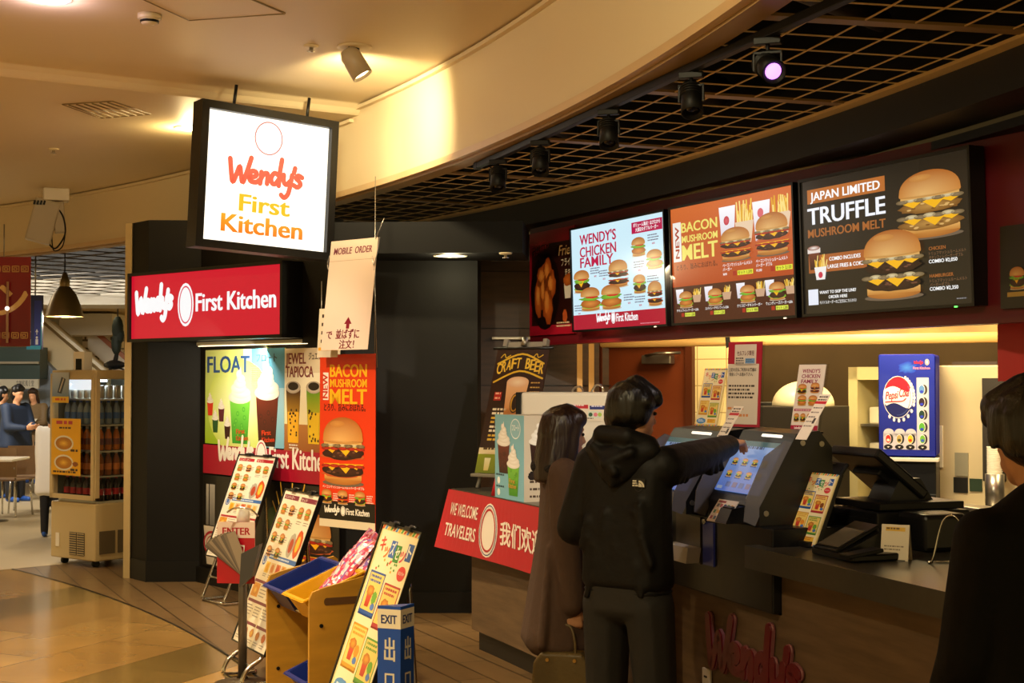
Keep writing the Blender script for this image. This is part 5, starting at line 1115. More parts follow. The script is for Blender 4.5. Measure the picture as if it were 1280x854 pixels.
# drink dispenser
DP = Fr(at(1130, 570, 7.75), -20)
uA, zt = DP.hit(1097, 443); uB = DP.hit(1169, 443)[0]; zb_ = DP.hit(1092, 571)[1]; w_ = uB - uA; h_ = zt - zb_
t = thing('drink_dispenser', 'tall blue soda dispenser with bottle cap picture and flavour badges', 'dispenser', DP.pt(uA, BKZ, .0), DP.yaw)
z0 = zb_ - BKZ
MB().box((w_ / 2, .2, z0 + h_ / 2), (w_, .36, h_), mat('dispenser_blue', '0c1a90', .5, spec=.1), bev=.015, seg=3).build('housing', t)
mb = MB(); mb.box((w_ / 2, .2, z0 * .5), (w_ * 1.0, .38, z0 - .004), M_BLKPLASTIC, bev=.006); mb.box((w_ / 2, .02, z0 * .16), (w_ * 1.0, .1, z0 * .3), M_BLKMETAL, bev=.004); mb.build('drip_base', t)
MB().box((w_ * .52, .02, z0 - .012), (w_ * 1.06, .1, .02), M_WHITEPL, bev=.003).build('ledge', t)
a = Art(w_ * .96, h_ * .97, '1424a0'); aw, ah = w_ * .96, h_ * .97
a.rect(0, 0, aw, ah, '101e88', '182a9c', l=1); a.blob(aw * .5, ah * .88, aw * .18, ah * .05, '3a78d0', '1a36b4', .3, l=2)
a.script(aw * .64, ah * .92, aw * .16, 'd02030', .9, l=3, tall=.6); a.ell(aw * .87, ah * .935, aw * .04, ah * .03, 'e0d0d0', l=3); a.ring(aw * .87, ah * .935, aw * .034, ah * .025, .003, 'd02030', l=4); a.text('First Kitchen', aw * .62, ah * .865, ah * .025, 'e08a9a', aw * .3, .02, l=3)
cx, cy, rx, ry = aw * .34, ah * .585, aw * .26, ah * .205
for k in range(22):
    an = R(-125 + k * 9); a.ell(cx + aw * .012 + rx * 1.1 * math.cos(an), cy - ah * .01 + ry * 1.1 * math.sin(an), aw * .024, ah * .02, 'f0ece8' if k % 2 == 0 else ('c8c4cc' if an > -.3 else '0a1468'), l=2)
a.ell(cx, cy, rx * 1.04, ry * 1.04, 'f0ece8', l=3); a.ell(cx, cy, rx, ry, 'f6f2ec', l=4)
wv = lambda t, b, s: (cx + rx * t, cy + ry * (b + .13 * math.sin(t * 3.0 + s)))
a.poly([(cx + rx * math.cos(R(v)), cy + ry * math.sin(R(v))) for v in range(28, 163, 9)] + [wv(-.9 + .17 * k, .40, 2.6) for k in range(11)], 'd8142c', l=5)
a.poly([(cx + rx * math.cos(R(v)), cy + ry * math.sin(R(v))) for v in range(198, 341, 9)] + [wv(.9 - .17 * k, -.42, 2.4) for k in range(11)], '0c165c', l=5)
a.stroke([(cx + rx * .88 * math.cos(R(v)), cy + ry * .88 * math.sin(R(v))) for v in range(-95, 40, 12)], ry * .03, '3a4a8a', l=6)
a.text('Pepsi', cx - rx * .86, cy - ry * .12, ry * .40, 'd8142c', rx * .86, .03, shear=.2, rot=6, l=8); a.text('Cola', cx + rx * .08, cy + ry * .0, ry * .44, 'd8142c', rx * .68, .03, shear=.2, rot=6, l=8); a.stroke([(cx - rx * .86, cy - ry * .25), (cx - rx * .3, cy - ry * .22), (cx + rx * .3, cy - ry * .2), (cx + rx * .55, cy - ry * .08)], ry * .06, 'd8142c', l=8)
a.rect(aw * .68, ah * .06, aw * .22, ah * .72, 'c8c4d0', l=2)
for k in range(3): a.ell(aw * (.17 + .2 * k), ah * .22, aw * .1, ah * .05, 'c8c4d0', l=2); a.rect(aw * (.07 + .2 * k), ah * .06, aw * .2, ah * .16, 'c8c4d0', l=2)
BAD = ['d82a1a', 'b8a060', 'e8c020', '6ab040']; B2 = ['5a8ac8', '2a1a2a', '1a3a34', '5aa83a']
for k in range(4): x, y = aw * (.16 + .2 * k + .02 * (k == 3)), ah * .165; a.ell(x + aw * .03, y, aw * .06, ah * .05, '2a2620', l=3); a.ell(x, y, aw * .055, ah * .048, 'e8e4e0', l=4); a.ell(x, y, aw * .047, ah * .04, BAD[k], l=5); a.ell(x, y - ah * .012, aw * .03, ah * .014, ('e8e0d0', '3a3a20', 'd03020', '3a5ac0')[k], l=6); a.ell(x, ah * .085, aw * .08, ah * .025, '1a1614', l=4); a.poly([(x - .008, ah * .09), (x + .008, ah * .09), (x, ah * .075)], 'e0dcd8', l=5)
for k in range(4): x, y = aw * .77, ah * (.66 - .125 * k); a.ell(x + aw * .045, y, aw * .06, ah * .05, '3a3634', l=3); a.ell(x, y, aw * .062, ah * .052, 'e8e4e0', l=4); a.ell(x, y, aw * .053, ah * .044, B2[k], l=5); a.ell(x, y - ah * .02, aw * .03, ah * .014, '2a3ac0', l=6)
a.build('front_picture', attr_mat('dispenser_print', .4), t, (w_ * .02, .012, z0 + h_ * .015), None, .006)
# ice machine
IM = Fr(at(1166, 560, 8.0), -38)
uB, zt = IM.hit(1252, 470); zt = IM.hit(1170, 457)[1]; zb_ = BKZ
t = thing('ice_machine', 'large beige box machine to the right of the blue dispenser', 'machine', IM.pt(0, BKZ, .02), IM.yaw)
H_ = zt - BKZ; W_ = uB + .12
MB().box((W_ / 2, .3, H_ / 2), (W_, .56, H_), M_BEIGE, bev=.008).build('body', t)
mb = MB(); x = IM.hit(1229, 540)[0]; mb.box((x + .05, .01, H_ * .55), (.12, .03, H_ * .72), mat('recess_dark', '2a241c', .5)); mb.build('recess', t)
mb = MB(); mb.box((IM.hit(1172, 560)[0], .015, H_ * .42), (.035, .014, H_ * .3), M_WHITEPL, bev=.003); mb.build('hinge', t)
for (px, py, ww, hh, c) in ((1199, 581, .075, .13, '8a8470'), (1198, 607, .08, .085, '1a1814'), (1217, 607, .07, .07, '2a3a2a')):
    u_, z_ = IM.hit(px, py); mb = MB(); mb.box((u_, .016, z_ - BKZ), (ww, .008, hh), mat('plate_' + c, c, .4)); o = mb.build('rating_plate', t)
for k in range(2): mb = MB(); mb.box((W_ * .35, .3, H_ + .012 + .0 * k), (W_ * .5, .3, .022), mat('lid_dark', '2a1a12', .5)); 
mb.build('top_lid', t)
u_, z_ = IM.hit(1246, 590); 
for k in range(2):
    pc = IM.pt(u_ + .03 + .0, 0, -.12)
mb = MB()
for k in range(15): mb.lathe([(.034, k * .011), (.042, k * .011 + .012), (.040, k * .011 + .012), (.032, k * .011 + .002)], M_WHITEPL, n=20)
t2 = thing('cup_stack', 'stack of white paper cups in a steel holder by the beige machine', 'cups', (pc.x, pc.y, BKZ))
mb.build('cups', t2, (0, 0, .18)); MB().cyl((0, 0, 0), (0, 0, .2), .05, M_STEEL, n=20).build('holder', t2)
# upright glass-door fridge with shelves, domed lamp, coffee unit
FU = Fr(at(1061, 560, 9.0), -38)
zt = FU.hit(1061, 459)[1]; W_ = .75
t = thing('kitchen_fridge', 'pale framed upright cabinet with shelves left of the blue dispenser', 'cabinet', FU.pt(0), FU.yaw)
mb = MB(); 
for c, s in (((.03, .25, zt / 2), (.06, .5, zt)), ((W_ - .03, .25, zt / 2), (.06, .5, zt)), ((W_ / 2, .25, zt - .04), (W_, .5, .08)), ((W_ / 2, .48, zt / 2), (W_, .03, zt)), ((W_ / 2, .25, .45), (W_, .5, .9))): mb.box(c, s, mat('fridge_cream', 'c8bc8a', .45))
mb.build('cabinet', t)
for z in (1.15, 1.36): MB().box((W_ / 2, .25, z), (W_ - .12, .42, .015), M_STEEL).build('shelf', t)
q = random.Random(9)
for k in range(5): mb = MB(); s = q.uniform(.07, .11); mb.box((0, 0, s / 2), (.12, .15, s), mat('tub_%d' % (k % 3), ('d8d0b8', 'a89c80', '6a6048')[k % 3], .5), bev=.01); o = mb.build('food_tub', None, FU.pt(.14 + .2 * (k % 3), (1.1575, 1.3675)[k // 3], .2), (0, 0, FU.yaw)); setp(o, 'plastic food tub on a shelf of the pale kitchen cabinet', 'tub', 'food tubs in the pale kitchen cabinet')
DM = Fr(at(1004, 507, 8.7), -38); zb_ = at(1004, 507, 8.7).z
t = thing('warming_unit', 'dark warming unit under a large white dome', 'heater', DM.pt(0, 0), DM.yaw)
r_ = .5 * 77 / F * 8.7
mb = MB(); mb.lathe([(0, .15)] + [(r_ * math.sin(R(v)), .15 * math.cos(R(v)) ) for v in range(10, 91, 10)] + [(r_ * .97, -.004), (0, -.004)], mat('dome_white', 'e8dcb0', .3), n=36); mb.build('dome', t, (0, .0, zb_))
mb = MB(); mb.box((0, .0, zb_ / 2), (r_ * 2.1, .46, zb_ - .006), mat('unit_dark', '2a241a', .5), bev=.006); mb.build('body', t)
CF = Fr(at(944, 540, 9.4), -38); zt = CF.hit(950, 503)[1]
t = thing('coffee_machine', 'small lit kitchen machine with yellow panel beside the white dome', 'machine', CF.pt(0), CF.yaw)
mb = MB(); mb.box((.09, .2, zt / 2), (.2, .4, zt), M_DARKGREY, bev=.006); mb.build('body', t); MB().box((.09, -.006, zt - .12), (.16, .012, .14), mat('lit_panel', 'e8b850', .4, emit=.5)).build('panel', t); MB().box((.09, -.02, zt - .25), (.18, .06, .02), M_STEEL).build('grate', t)
# ------------------------------------------------------------------ ceiling fittings
p, q_ = on_z(598, 207, 2.915), on_z(1046, 2, 2.915)
d = q_ - p; t = thing('light_track', 'black lighting track fixed under the open metal grid ceiling', 'light track', p, math.atan2(d.y, d.x))
LT = d.length; MB().box((LT / 2 + .3, 0, 0), (LT + .6, .036, .034), M_BLACK, bev=.003).build('rail', t)
MB().box((-.01, 0, 0), (.06, .04, .04), M_BLACK, bev=.004).build('end_feed', t)
MB().tube([(.05, .02, .01), (.1, .06, -.03), (.16, .06, -.01), (.2, .02, .01)], .004, M_BLACK).build('cable', t)
def track_head(px, py, lit, label):
    b = on_z(px, py, 2.915); s = (b - p).dot(d) / d.length_squared; b = p + d * s
    t = thing('track_light', label, 'spotlight', (b.x, b.y, 2.898), R(-20))
    MB().box((0, 0, -.012), (.1, .034, .026), M_BLACK, bev=.003).build('adapter', t)
    mb = MB(); mb.cyl((0, 0, -.02), (0, 0, -.06), .008, M_BLACK, n=8); mb.box((-.05, 0, -.085), (.006, .016, .07), M_BLACK); mb.box((.05, 0, -.085), (.006, .016, .07), M_BLACK); mb.box((0, 0, -.055), (.106, .016, .008), M_BLACK); mb.build('yoke', t)
    rot = (R(-62), 0, R(30)) if lit else (R(-25), 0, R(20))
    mb = MB(); mb.lathe([(0, .07), (.03, .07), (.038, .055), (.042, .0), (.046, -.075), (.042, -.075), (.036, -.06), (0, -.06)], M_BLACK, n=20)
    for k in range(4): mb.lathe([(.036, .05 - .012 * k), (.047, .05 - .012 * k), (.047, .045 - .012 * k), (.036, .045 - .012 * k)], M_BLACK, n=20)
    o = mb.build('lamp_head', t, (0, 0, -.105), rot)
    mb = MB(); mb.lathe([(0, -.062), (.03, -.062), (.03, -.064), (0, -.064)], mat('lens_lit', 'd884ff', emit=2.6) if lit else mat('lens_dark', '1a1820', .1), n=20); mb.build('lens', o)
    return t
for px, py, l, lab in ((626, 196, 0, 'black track spotlight at the far end of the ceiling track'), (682, 172, 0, 'black track spotlight second from the far end of the track'), (768, 133, 0, 'black track spotlight third from the far end of the track'), (873, 86, 0, 'unlit black track spotlight next to the glowing violet one'), (964, 42, 1, 'track spotlight glowing violet white')):
    track_head(px, py, l, lab)
b_ = on_z(966, 100, 2.66); lamp('beam_below_track', 'SPOT', b_, 60, (1, .86, .84), .03, (1.05, 6.55, 1.4), 62, .8)
b_ = on_z(873, 132, 2.66); lamp('beam_below_track', 'SPOT', b_, 190, (1, .88, .70), .03, (.3, 8.45, 1.42), 36, .7)  # beam added below an unlit head to brighten the drink machine
c = on_z(443, 58, ZC)
t = thing('ceiling_spotlight', 'cream adjustable spotlight on the mall ceiling above the hanging sign', 'spotlight', (c.x, c.y, ZC), R(15))
MB().lathe([(0, 0), (.1, 0), (.1, -.008), (.075, -.012), (0, -.012)], M_CREAM, n=24).build('ceiling_plate', t)
mb = MB(); mb.cyl((0, 0, 0), (0, 0, -.05), .03, M_BLKMETAL, n=12); mb.box((-.03, 0, -.03), (.02, .09, .04), M_BLKMETAL); mb.build('joint', t)
o = MB().lathe([(0, .09), (.045, .085), (.06, .05), (.062, -.09), (.056, -.09), (.05, -.06), (0, -.06)], mat('spot_cream', 'b8a888', .4), n=24).build('lamp_head', t, (.0, -.02, -.10), (R(-10), R(-30), 0))
MB().lathe([(0, -.07), (.05, -.07), (.05, -.072), (0, -.072)], mat('bulb_glow', 'ffe4b0', emit=12), n=20).build('lens', o)
lamp('ceiling_spot_light', 'SPOT', (c.x - .12, c.y + .02, ZC - .16), 170, (1, .80, .46), .06, pol(RS, 27.2, 3.1), 120, 1.0)
def downlight(px, py, z, label, glow, power, r=.09, strength=14, name='downlight', cat='ceiling light'):
    c = on_z(px, py, z); t = thing(name, label, cat, (c.x, c.y, z))
    MB().lathe([(r * .85, -.003), (r * 1.15, -.006), (r * 1.2, .0), (r * .85, .0)], M_WHITEPL, n=28).build('trim_ring', t)
    MB().lathe([(0, -.004), (r * .86, -.004), (r * .86, -.001), (0, -.001)], mat('glow_' + label[:6], glow, emit=strength), n=28).build('lens', t)
    if power: lamp('downlight_light', 'POINT', (c.x, c.y, z - .07), power, lin(glow), .04)
    return c
downlight(238, 160, ZS, 'bright mall downlight seen just left of the hanging sign', 'ffe0a0', 26, .1, 30)
downlight(60, -2, ZC, 'pale violet downlight at the top left edge', 'ffe0ff', 6, .1, 10)
downlight(563, 319.5, 2.49, 'single recessed downlight in the dark shop ceiling', 'fff0c0', 7, .1, 12)
def sprinkler(px, py, z, label):
    c = on_z(px, py, z); t = thing('sprinkler', label, 'sprinkler', (c.x, c.y, z))
    MB().lathe([(0, 0), (.045, 0), (.04, -.01), (0, -.012)], M_CREAM, n=20).build('rose', t)
    MB().lathe([(0, -.01), (.012, -.012), (.012, -.03), (.025, -.034), (0, -.038)], M_CHROME, n=14).build('head', t)
sprinkler(389, 57, ZC, 'small round sprinkler beside the cream ceiling spotlight'); sprinkler(67, 186, ZS, 'tiny sprinkler on the far mall ceiling at left'); sprinkler(632, 316, 2.49, 'small sprinkler on the dark shop ceiling')
c = on_z(187, 18, ZC); t = thing('smoke_detector', 'white smoke detector on the mall ceiling', 'smoke detector', (c.x, c.y, ZC))
MB().lathe([(0, 0), (.062, 0), (.062, -.025), (.055, -.03), (0, -.03)], mat('detector_white', 'c8b894', .5), n=28).build('base', t); MB().lathe([(.05, -.03), (.042, -.05), (.03, -.056), (0, -.058)], mat('detector_white'), n=28).build('cap', t); MB().lathe([(.0495, -.033), (.047, -.045), (.045, -.045), (.046, -.033)], M_BLACK, n=28).build('vent_band', t)
def ceil_quad(name, label, cat, pts, z, slats=0):
    P = [on_z(x, y, z) for x, y in pts]; c = sum(P, Vector()) / 4; t = thing(name, label, cat, (c.x, c.y, z))
    Q = [v - c for v in P]; mb = MB()
    for a_, b_ in zip(Q, Q[1:] + Q[:1]): mb.cyl((a_.x, a_.y, -.002), (b_.x, b_.y, -.002), .006, mat('seam_grey', '8a7850', .6), n=6)
    mb.build('frame', t)
    mb = MB(); mb.prism([(v.x * .985, v.y * .985) for v in Q], -.004, .0, M_CREAM)
    mb.build('panel', t)
    for k in range(slats):
        f = (k + .5) / slats; a_, b_ = Q[0].lerp(Q[3], f) * .94, Q[1].lerp(Q[2], f) * .94
        mb = MB(); mb.cyl((a_.x, a_.y, -.006), (b_.x, b_.y, -.006), .006, mat('seam_grey'), n=6); mb.build('slat', t)
ceil_quad('access_hatch', 'square access hatch outlined in the near mall ceiling', 'hatch', [(178, -2), (236, 24.5), (356, 16), (290, -12)], ZC)
ceil_quad('air_vent', 'slatted air vent in the far mall ceiling', 'vent', [(78, 130), (126, 147), (188, 142), (140, 126)], ZS, 6)
# antenna box under the fascia corner
c = on_z(62, 236, ZS); t = thing('speaker_unit', 'white box unit hanging on a bracket under the mall ceiling', 'speaker', (c.x, c.y, ZS), R(20))
MB().box((.06, 0, -.06), (.24, .2, .12), M_WHITEPL, bev=.01).build('bracket', t)
MB().box((-.06, -.02, -.32), (.24, .16, .42), mat('unit_white', 'b8ac94', .45), (0, R(14), 0), bev=.02, seg=3).build('housing', t)
for k in range(4): MB().box((-.06 - .08 + .03 * k, -.11, -.15), (.018, .02, .04), M_BLACK, (0, R(14), 0)).build('terminal', t)
MB().box((.09, -.03, -.28), (.1, .12, .3), mat('unit_white'), (0, R(-4), 0), bev=.01).build('side_box', t)
MB().tube([(.08, -.08, -.2), (.13, -.1, -.3), (.14, -.08, -.45), (.06, -.06, -.58), (0, -.04, -.54), (-.02, -.04, -.48)], .008, M_BLACK).build('cable', t)
MB().tube([(.02, -.06, -.45), (.04, -.06, -.6), (.12, -.06, -.56), (.15, -.04, -.4)], .006, M_BLACK).build('cable', t)
c = at(555, 284, 11.3); MB_ = MB(); MB_.tube([(.03 * math.cos(R(a_)), 0, .03 * math.sin(R(a_))) for a_ in range(90, 460, 30)], .004, M_STEEL)
cc = pol(RB - .008, 0); 
o = setp(MB_.build('ring_hook', None, (c.x, c.y, c.z)), 'small steel ring hook under the dark beam', 'hook')
r0 = EYE; r1 = ray(555, 284)
for k in range(4000): # set the hook on the face of the curved beam
    s = 8 + k * .002; pt_ = EYE + r1 * s
    if (Vector((pt_.x, pt_.y, 0)) - C0).length > RB - .008: o.location = pt_; break
c = at(640, 423, 11.18); setp(MB().box((0, 0, 0), (.32, .05, .022), mat('bar_light', 'b8b0a0', .3, .4), bev=.004).build('light_bar', None, (c.x, c.y, c.z)), 'thin pale strip fitting on the dark panelled wall', 'light')

# ------------------------------------------------------------------ drinks fridge beside the pillar
A0 = on_z(63, 704, 0); K0 = on_z(118.5, 711.5, 0); A0.z = K0.z = 0
d = K0 - A0; FW = d.length; fy = math.atan2(d.y, d.x); FD = .62; FH = 1.73
M_FR = mat('fridge_beige', 'c0aa7c', .4)
t = thing('drinks_fridge', 'tall beige glass-walled drinks fridge beside the dark pillar', 'fridge', A0, fy)
zc = .06; zg = .56
MB().box((FW / 2, FD / 2, (zc + zg) / 2), (FW, FD, zg - zc), M_FR, bev=.012).build('base_cabinet', t)
MB().box((FW / 2, FD / 2, FH - .04), (FW, FD, .08), M_FR, bev=.008).build('top', t)
for x, y in ((.02, .02), (FW - .02, .02), (.02, FD - .02), (FW - .02, FD - .02)): MB().box((x, y, (zg + FH) / 2), (.045, .045, FH - zg - .1), M_FR, bev=.004).build('corner_post', t)
dr_ = MB().box((FW / 2, -.008, zg + .05), (FW - .02, .022, .04), M_FR).box((FW / 2, -.008, FH - .06), (FW - .02, .022, .05), M_FR).box((.025, -.008, (zg + FH) / 2), (.04, .022, FH - zg - .06), M_FR).box((FW - .025, -.008, (zg + FH) / 2), (.04, .022, FH - zg - .06), M_FR).build('glass_door', t)
MB().box((FW / 2, -.002, (zg + FH) / 2), (FW - .08, .005, FH - zg - .12), M_GLASS).build('pane', dr_)
MB().box((FW - .012, FD / 2, (zg + FH) / 2), (.005, FD - .08, FH - zg - .12), M_GLASS).build('side_pane', t)
MB().box((FW / 2, FD - .01, (zg + FH) / 2), (FW - .06, .012, FH - zg - .08), mat('fridge_back', '5a5a50', .5)).build('back_wall', t)
MB().box((.008, FD / 2, (zg + FH) / 2), (.008, FD - .08, FH - zg - .1), mat('fridge_back')).build('left_wall', t)
SH = [zg + .012, .80, 1.02, 1.25, 1.475]
for z in SH[1:]: MB().box((FW / 2, FD / 2 + .01, z - .008), (FW - .06, FD - .1, .014), mat('shelf_wire', 'a8a498', .35, .5)).build('shelf', t)
MB().box((FW / 2, .12, FH - .095), (FW - .1, .06, .02), mat('fridge_tube', 'dff0ff', emit=6)).build('strip_light', t)
MB().box((FW / 2 + .02, .06, FH - .13), (FW - .16, .012, .09), mat('lit_header', 'e8f4ff', emit=1.0)).build('lit_header', t)
for s in range(2): mb = MB(); mb.box((FW * .52 + s * .115, -.002, .2), (.1, .01, .2), mat('grille_dark', '4a4234', .5)); [mb.box((FW * .52 + s * .115, -.008, .11 + .02 * k), (.1, .006, .006), M_FR) for k in range(10)]; mb.build('grille', t)
for s in range(2): mb = MB(); mb.box((FW + .002, FD * .2 + s * .19, .22), (.01, .16, .2), mat('grille_side', '5a4c34', .5)); mb.build('grille', t)
MB().box((.11, -.004, .22), (.05, .006, .12), M_WHITEPL).build('data_plate', t)
for x in (.1, FW - .1): MB().cyl((x - .02, .08, .03), (x + .02, .08, .03), .03, M_BLACK, n=14).build('castor', t)
for x in (.1, FW - .1): MB().cyl((x - .02, FD - .08, .03), (x + .02, FD - .08, .03), .03, M_BLACK, n=14).build('castor', t)
def infr(x, y, z): return A0 + Vector((math.cos(fy), math.sin(fy), 0)) * x + Vector((-math.sin(fy), math.cos(fy), 0)) * y + Vector((0, 0, z))
a = Art(.16, .27, '2a4a6a'); a.rect(0, .05, .16, .22, '6a8298', 'b8c0c8', l=1); a.poly([(.05, .09), (.09, .08), (.13, .21), (.09, .23)], '2a3440', l=2); a.poly([(.065, .1), (.075, .095), (.115, .21), (.105, .22)], 'b8b0a8', l=3); a.rect(0, 0, .16, .055, 'e0b020', l=2); a.lines(.03, .02, .1, 1, .01, .02, 'd0501a', l=3)
a.scaled(.25, .27); setp(a.build('fridge_poster', PRINT, None, infr(.05, -.03, 1.44), (0, 0, fy), .003), 'small blue can poster stuck on the fridge glass', 'poster')
a = Art(.30, .50, 'e0a414'); a.lines(.05, .45, .2, 1, .01, .03, 'b03040', l=1); a.lines(.08, .41, .14, 1, .01, .015, '4a2a10', l=1)
for y in (.28, .11): a.ell(.13, y, .1, .07, 'd8d0b8', l=1); a.ell(.13, y, .085, .055, 'c88a20', 'a86a14', l=2); a.blob(.13, y, .05, .03, 'e8b840', 'b87a1c', l=3); a.lines(.2, y - .07, .08, 1, .01, .02, '3a200c', l=2)
a.blob(.25, .1, .03, .02, '8a4a1a', l=2); a.lines(.02, .02, .26, 1, .01, .016, '3a200c', l=2)
a.scaled(.43, .50); setp(a.build('fridge_poster', PRINT, None, infr(.045, -.03, .80), (0, 0, fy), .003), 'yellow noodle bowl poster stuck on the fridge glass', 'poster')
def bottle_proto(c, liquid, cap, label, can=False):
    t = thing('drink_can' if can else 'drink_bottle', label[0], 'can' if can else 'bottle', (0, 0, 0), 0, label[1])
    if can:
        MB().lathe([(0, 0), (.028, 0), (.033, .01), (.033, .11), (.028, .12), (0, .12)], liquid, n=14).build('body', t)
    else:
        MB().lathe([(0, 0), (.03, 0), (.033, .01), (.033, .12), (.028, .15), (.013, .185), (.013, .2), (0, .2)], liquid, n=14).build('body', t)
        MB().lathe([(.0335, .05), (.0335, .105)], c, n=14).build('label', t)
        MB().lathe([(.015, .19), (.015, .208), (0, .208)], cap, n=12).build('cap', t)
    return t
rows = [(0, 6, 'cola', mat('cola_liquid', '1a0a06', .15), mat('label_red', 'a81424', .4), mat('cap_red', 'b01020', .4), 'dark cola bottle in the bottom row of the drinks fridge', 'cola bottles in the drinks fridge'),
        (1, 6, 'tea', mat('tea_liquid', '8a4a1a', .15), mat('label_orange', 'c8742a', .4), mat('cap_white', 'd8d4c8', .4), 'amber tea bottle on the second shelf of the drinks fridge', 'tea bottles in the drinks fridge'),
        (2, 6, 'juice', mat('juice_liquid', 'b8641a', .15), mat('label_brown', '6a2a1a', .4), mat('cap_white'), 'orange juice bottle on the middle shelf of the drinks fridge', 'juice bottles in the drinks fridge'),
        (3, 6, 'water', mat('water_liquid', '7a8a98', .1), mat('label_blue', '2a5a98', .4), mat('cap_blue', '2a4a9a', .4), 'clear bottle with blue label on the upper fridge shelf', 'water bottles in the drinks fridge'),
        (4, 6, 'can', mat('can_silver', 'b8b4a8', .3, .7), None, None, 'silver drink can on the top fridge shelf', 'drink cans in the drinks fridge')]
for ri, n, nm, liq, lb, cp, lab, grp in rows:
    pr = None; z = SH[ri] + .001
    if ri == 0: z = zg + .02; MB().box((FW / 2, FD / 2, zg + .009), (FW - .08, FD - .1, .016), mat('shelf_wire')).build('shelf', t)
    spots = [(.09 + k * (FW - .18) / (n - 1), .11) for k in range(n)] + [(FW - .09, .11 + .085 * k) for k in range(1, 5)]
    for x, y in spots:
        if pr is None: pr = bottle_proto(lb, liq, cp, (lab, grp), nm == 'can'); pr.location = infr(x, y, z)
        else: dup(pr, infr(x, y, z))
lamp('fridge_light', 'AREA', infr(FW / 2, .2, FH - .12), 2.2, (.85, .95, 1), .4, infr(FW / 2, .2, 0), sizey=.1)
c = infr(FW * .4, .14, FH + .0); t = thing('white_box', 'white carton with a black panel standing on the drinks fridge', 'box', c, fy + R(10))
MB().box((0, 0, .083), (.13, .1, .165), M_WHITEPL, bev=.003).build('body', t); MB().box((.0, -.051, .052), (.07, .004, .1), M_BLACK).build('panel', t)
c = infr(FW * .78, .3, FH + .0)
t = thing('shark_toy', 'dark blue toy shark lying on the drinks fridge', 'toy', c, fy + R(8))
M_SH = mat('shark_blue', '14284a', .5)
mb = MB(); mb.lathe([(.001, -.14), (.02, -.12), (.04, -.05), (.045, .0), (.035, .06), (.015, .12), (.006, .14)], M_SH, n=16, rot=(0, R(90), 0)); mb.build('body', t, (0, 0, .048))
mb = MB(); mb.prism([(-.02, .0), (.03, .0), (.04, .06), (.0, .055)], -.006, .006, M_SH, 'y'); mb.build('dorsal_fin', t, (.0, 0, .085))
mb = MB(); mb.prism([(0, 0), (.02, .02), (.06, .08), (.03, .015), (.05, -.045), (.01, -.02)], -.006, .006, M_SH, 'y'); mb.build('tail_fin', t, (.125, 0, .05))
for s in (-1, 1): mb = MB(); mb.prism([(0, 0), (.05, 0), (.06, .08), (.03, .05)], -.004, .004, M_SH, 'z', Matrix.Scale(s, 4, (0, 1, 0))); mb.build('side_fin', t, (-.03, s * .03, .03), (R(-s * 25), 0, 0))

# ------------------------------------------------------------------ food court behind, far left
c = at(-30, 433, 13.0); e = at(35, 433, 13.0); w_ = e.x - c.x + .02; h_ = 112 / F * 13
a = Art(w_, h_, '9c0a1c')
a.rect(0, 0, w_, h_, '6a0612', '840a1a', l=1)
for yy in (.07, h_ - .14):
    for k in range(5): a.frame(w_ - .09 - .085 * k, yy, .07, .06, .009, 'c89a5a', l=2); a.frame(w_ - .075 - .085 * k, yy + .014, .036, .03, .008, 'c89a5a', l=2)
a.text('ン', w_ - .29, h_ * .36, .26, 'd8b070', .26, .05, l=2); a.text('メ', w_ - .62, h_ * .36, .26, 'd8b070', .26, .05, l=2)
t = thing('hanging_banner', 'dark red banner with gold characters hanging at the far left', 'banner', c, 0)
a.build('cloth', VINYL, t, thick=.006); mb = MB(); mb.cyl((w_ - .2, -.03, .03), (w_ - .2, -.03, h_ * .72), .012, mat('stick_tan', 'b08a6a', .5), n=8); mb.build('stick', t); MB().sph((w_ - .2, -.04, h_ * .42), .02, mat('stick_light', 'fff0e0', emit=2), n=10).build('stick_lamp', t)
MB().cyl((w_ * .5, 0, h_), (w_ * .5, 0, h_ + .3), .006, M_STEEL, n=6).build('cord', t)
c = at(33, 437, 15.5); w_ = 19 / F * 15.5; h_ = 68 / F * 15.5
a = Art(w_, h_, '16286a'); a.rect(w_ * .5, 0, w_ * .5, h_ * .9, '1c34a0', l=1); a.rect(0, 0, w_, h_ * .07, '2aa0c8', l=2); a.rect(w_ * .93, 0, w_ * .07, h_ * .7, '2aa0c8', l=2)
for x in (.2, .68): a.ell(w_ * x, h_ * .22, .012, .014, 'd8e0f0', l=3); a.rect(w_ * x - .014, h_ * .09, .028, .06, 'd8e0f0', l=3); a.poly([(w_ * x - .016, h_ * .32), (w_ * x + .016, h_ * .32), (w_ * x, h_ * .38)], 'd8e0f0', l=3); a.rect(w_ * x - .004, h_ * .27, .008, .04, 'd8e0f0', l=3)
t = thing('restroom_sign', 'blue hanging restroom sign with white figures at the far left', 'sign', c, 0); a.build('panel', PRINT, t, thick=.05); MB().cyl((w_ / 2, .025, h_), (w_ / 2, .025, h_ + .5), .008, M_STEEL, n=6).build('rod', t)
c = at(80.5, 396, 16.0); t = thing('pendant_lamp', 'brass bell pendant lamp hanging over the far left seating', 'lamp', c, 0)
r_ = 23 / F * 16
MB().lathe([(r_, 0), (r_ * .98, .02), (r_ * .86, .13), (r_ * .62, .25), (r_ * .32, .335), (r_ * .26, .34), (r_ * .3, .332), (r_ * .58, .245), (r_ * .82, .125), (r_ * .94, .02), (r_ * .96, 0)], mat('lamp_brass', '8a7448', .35, .6), n=36).build('shade', t)
MB().lathe([(r_ * .25, .33), (r_ * .27, .35), (r_ * .27, .41), (r_ * .22, .43), (.02, .5), (0, .5)], mat('lamp_brass'), n=24).build('collar', t)
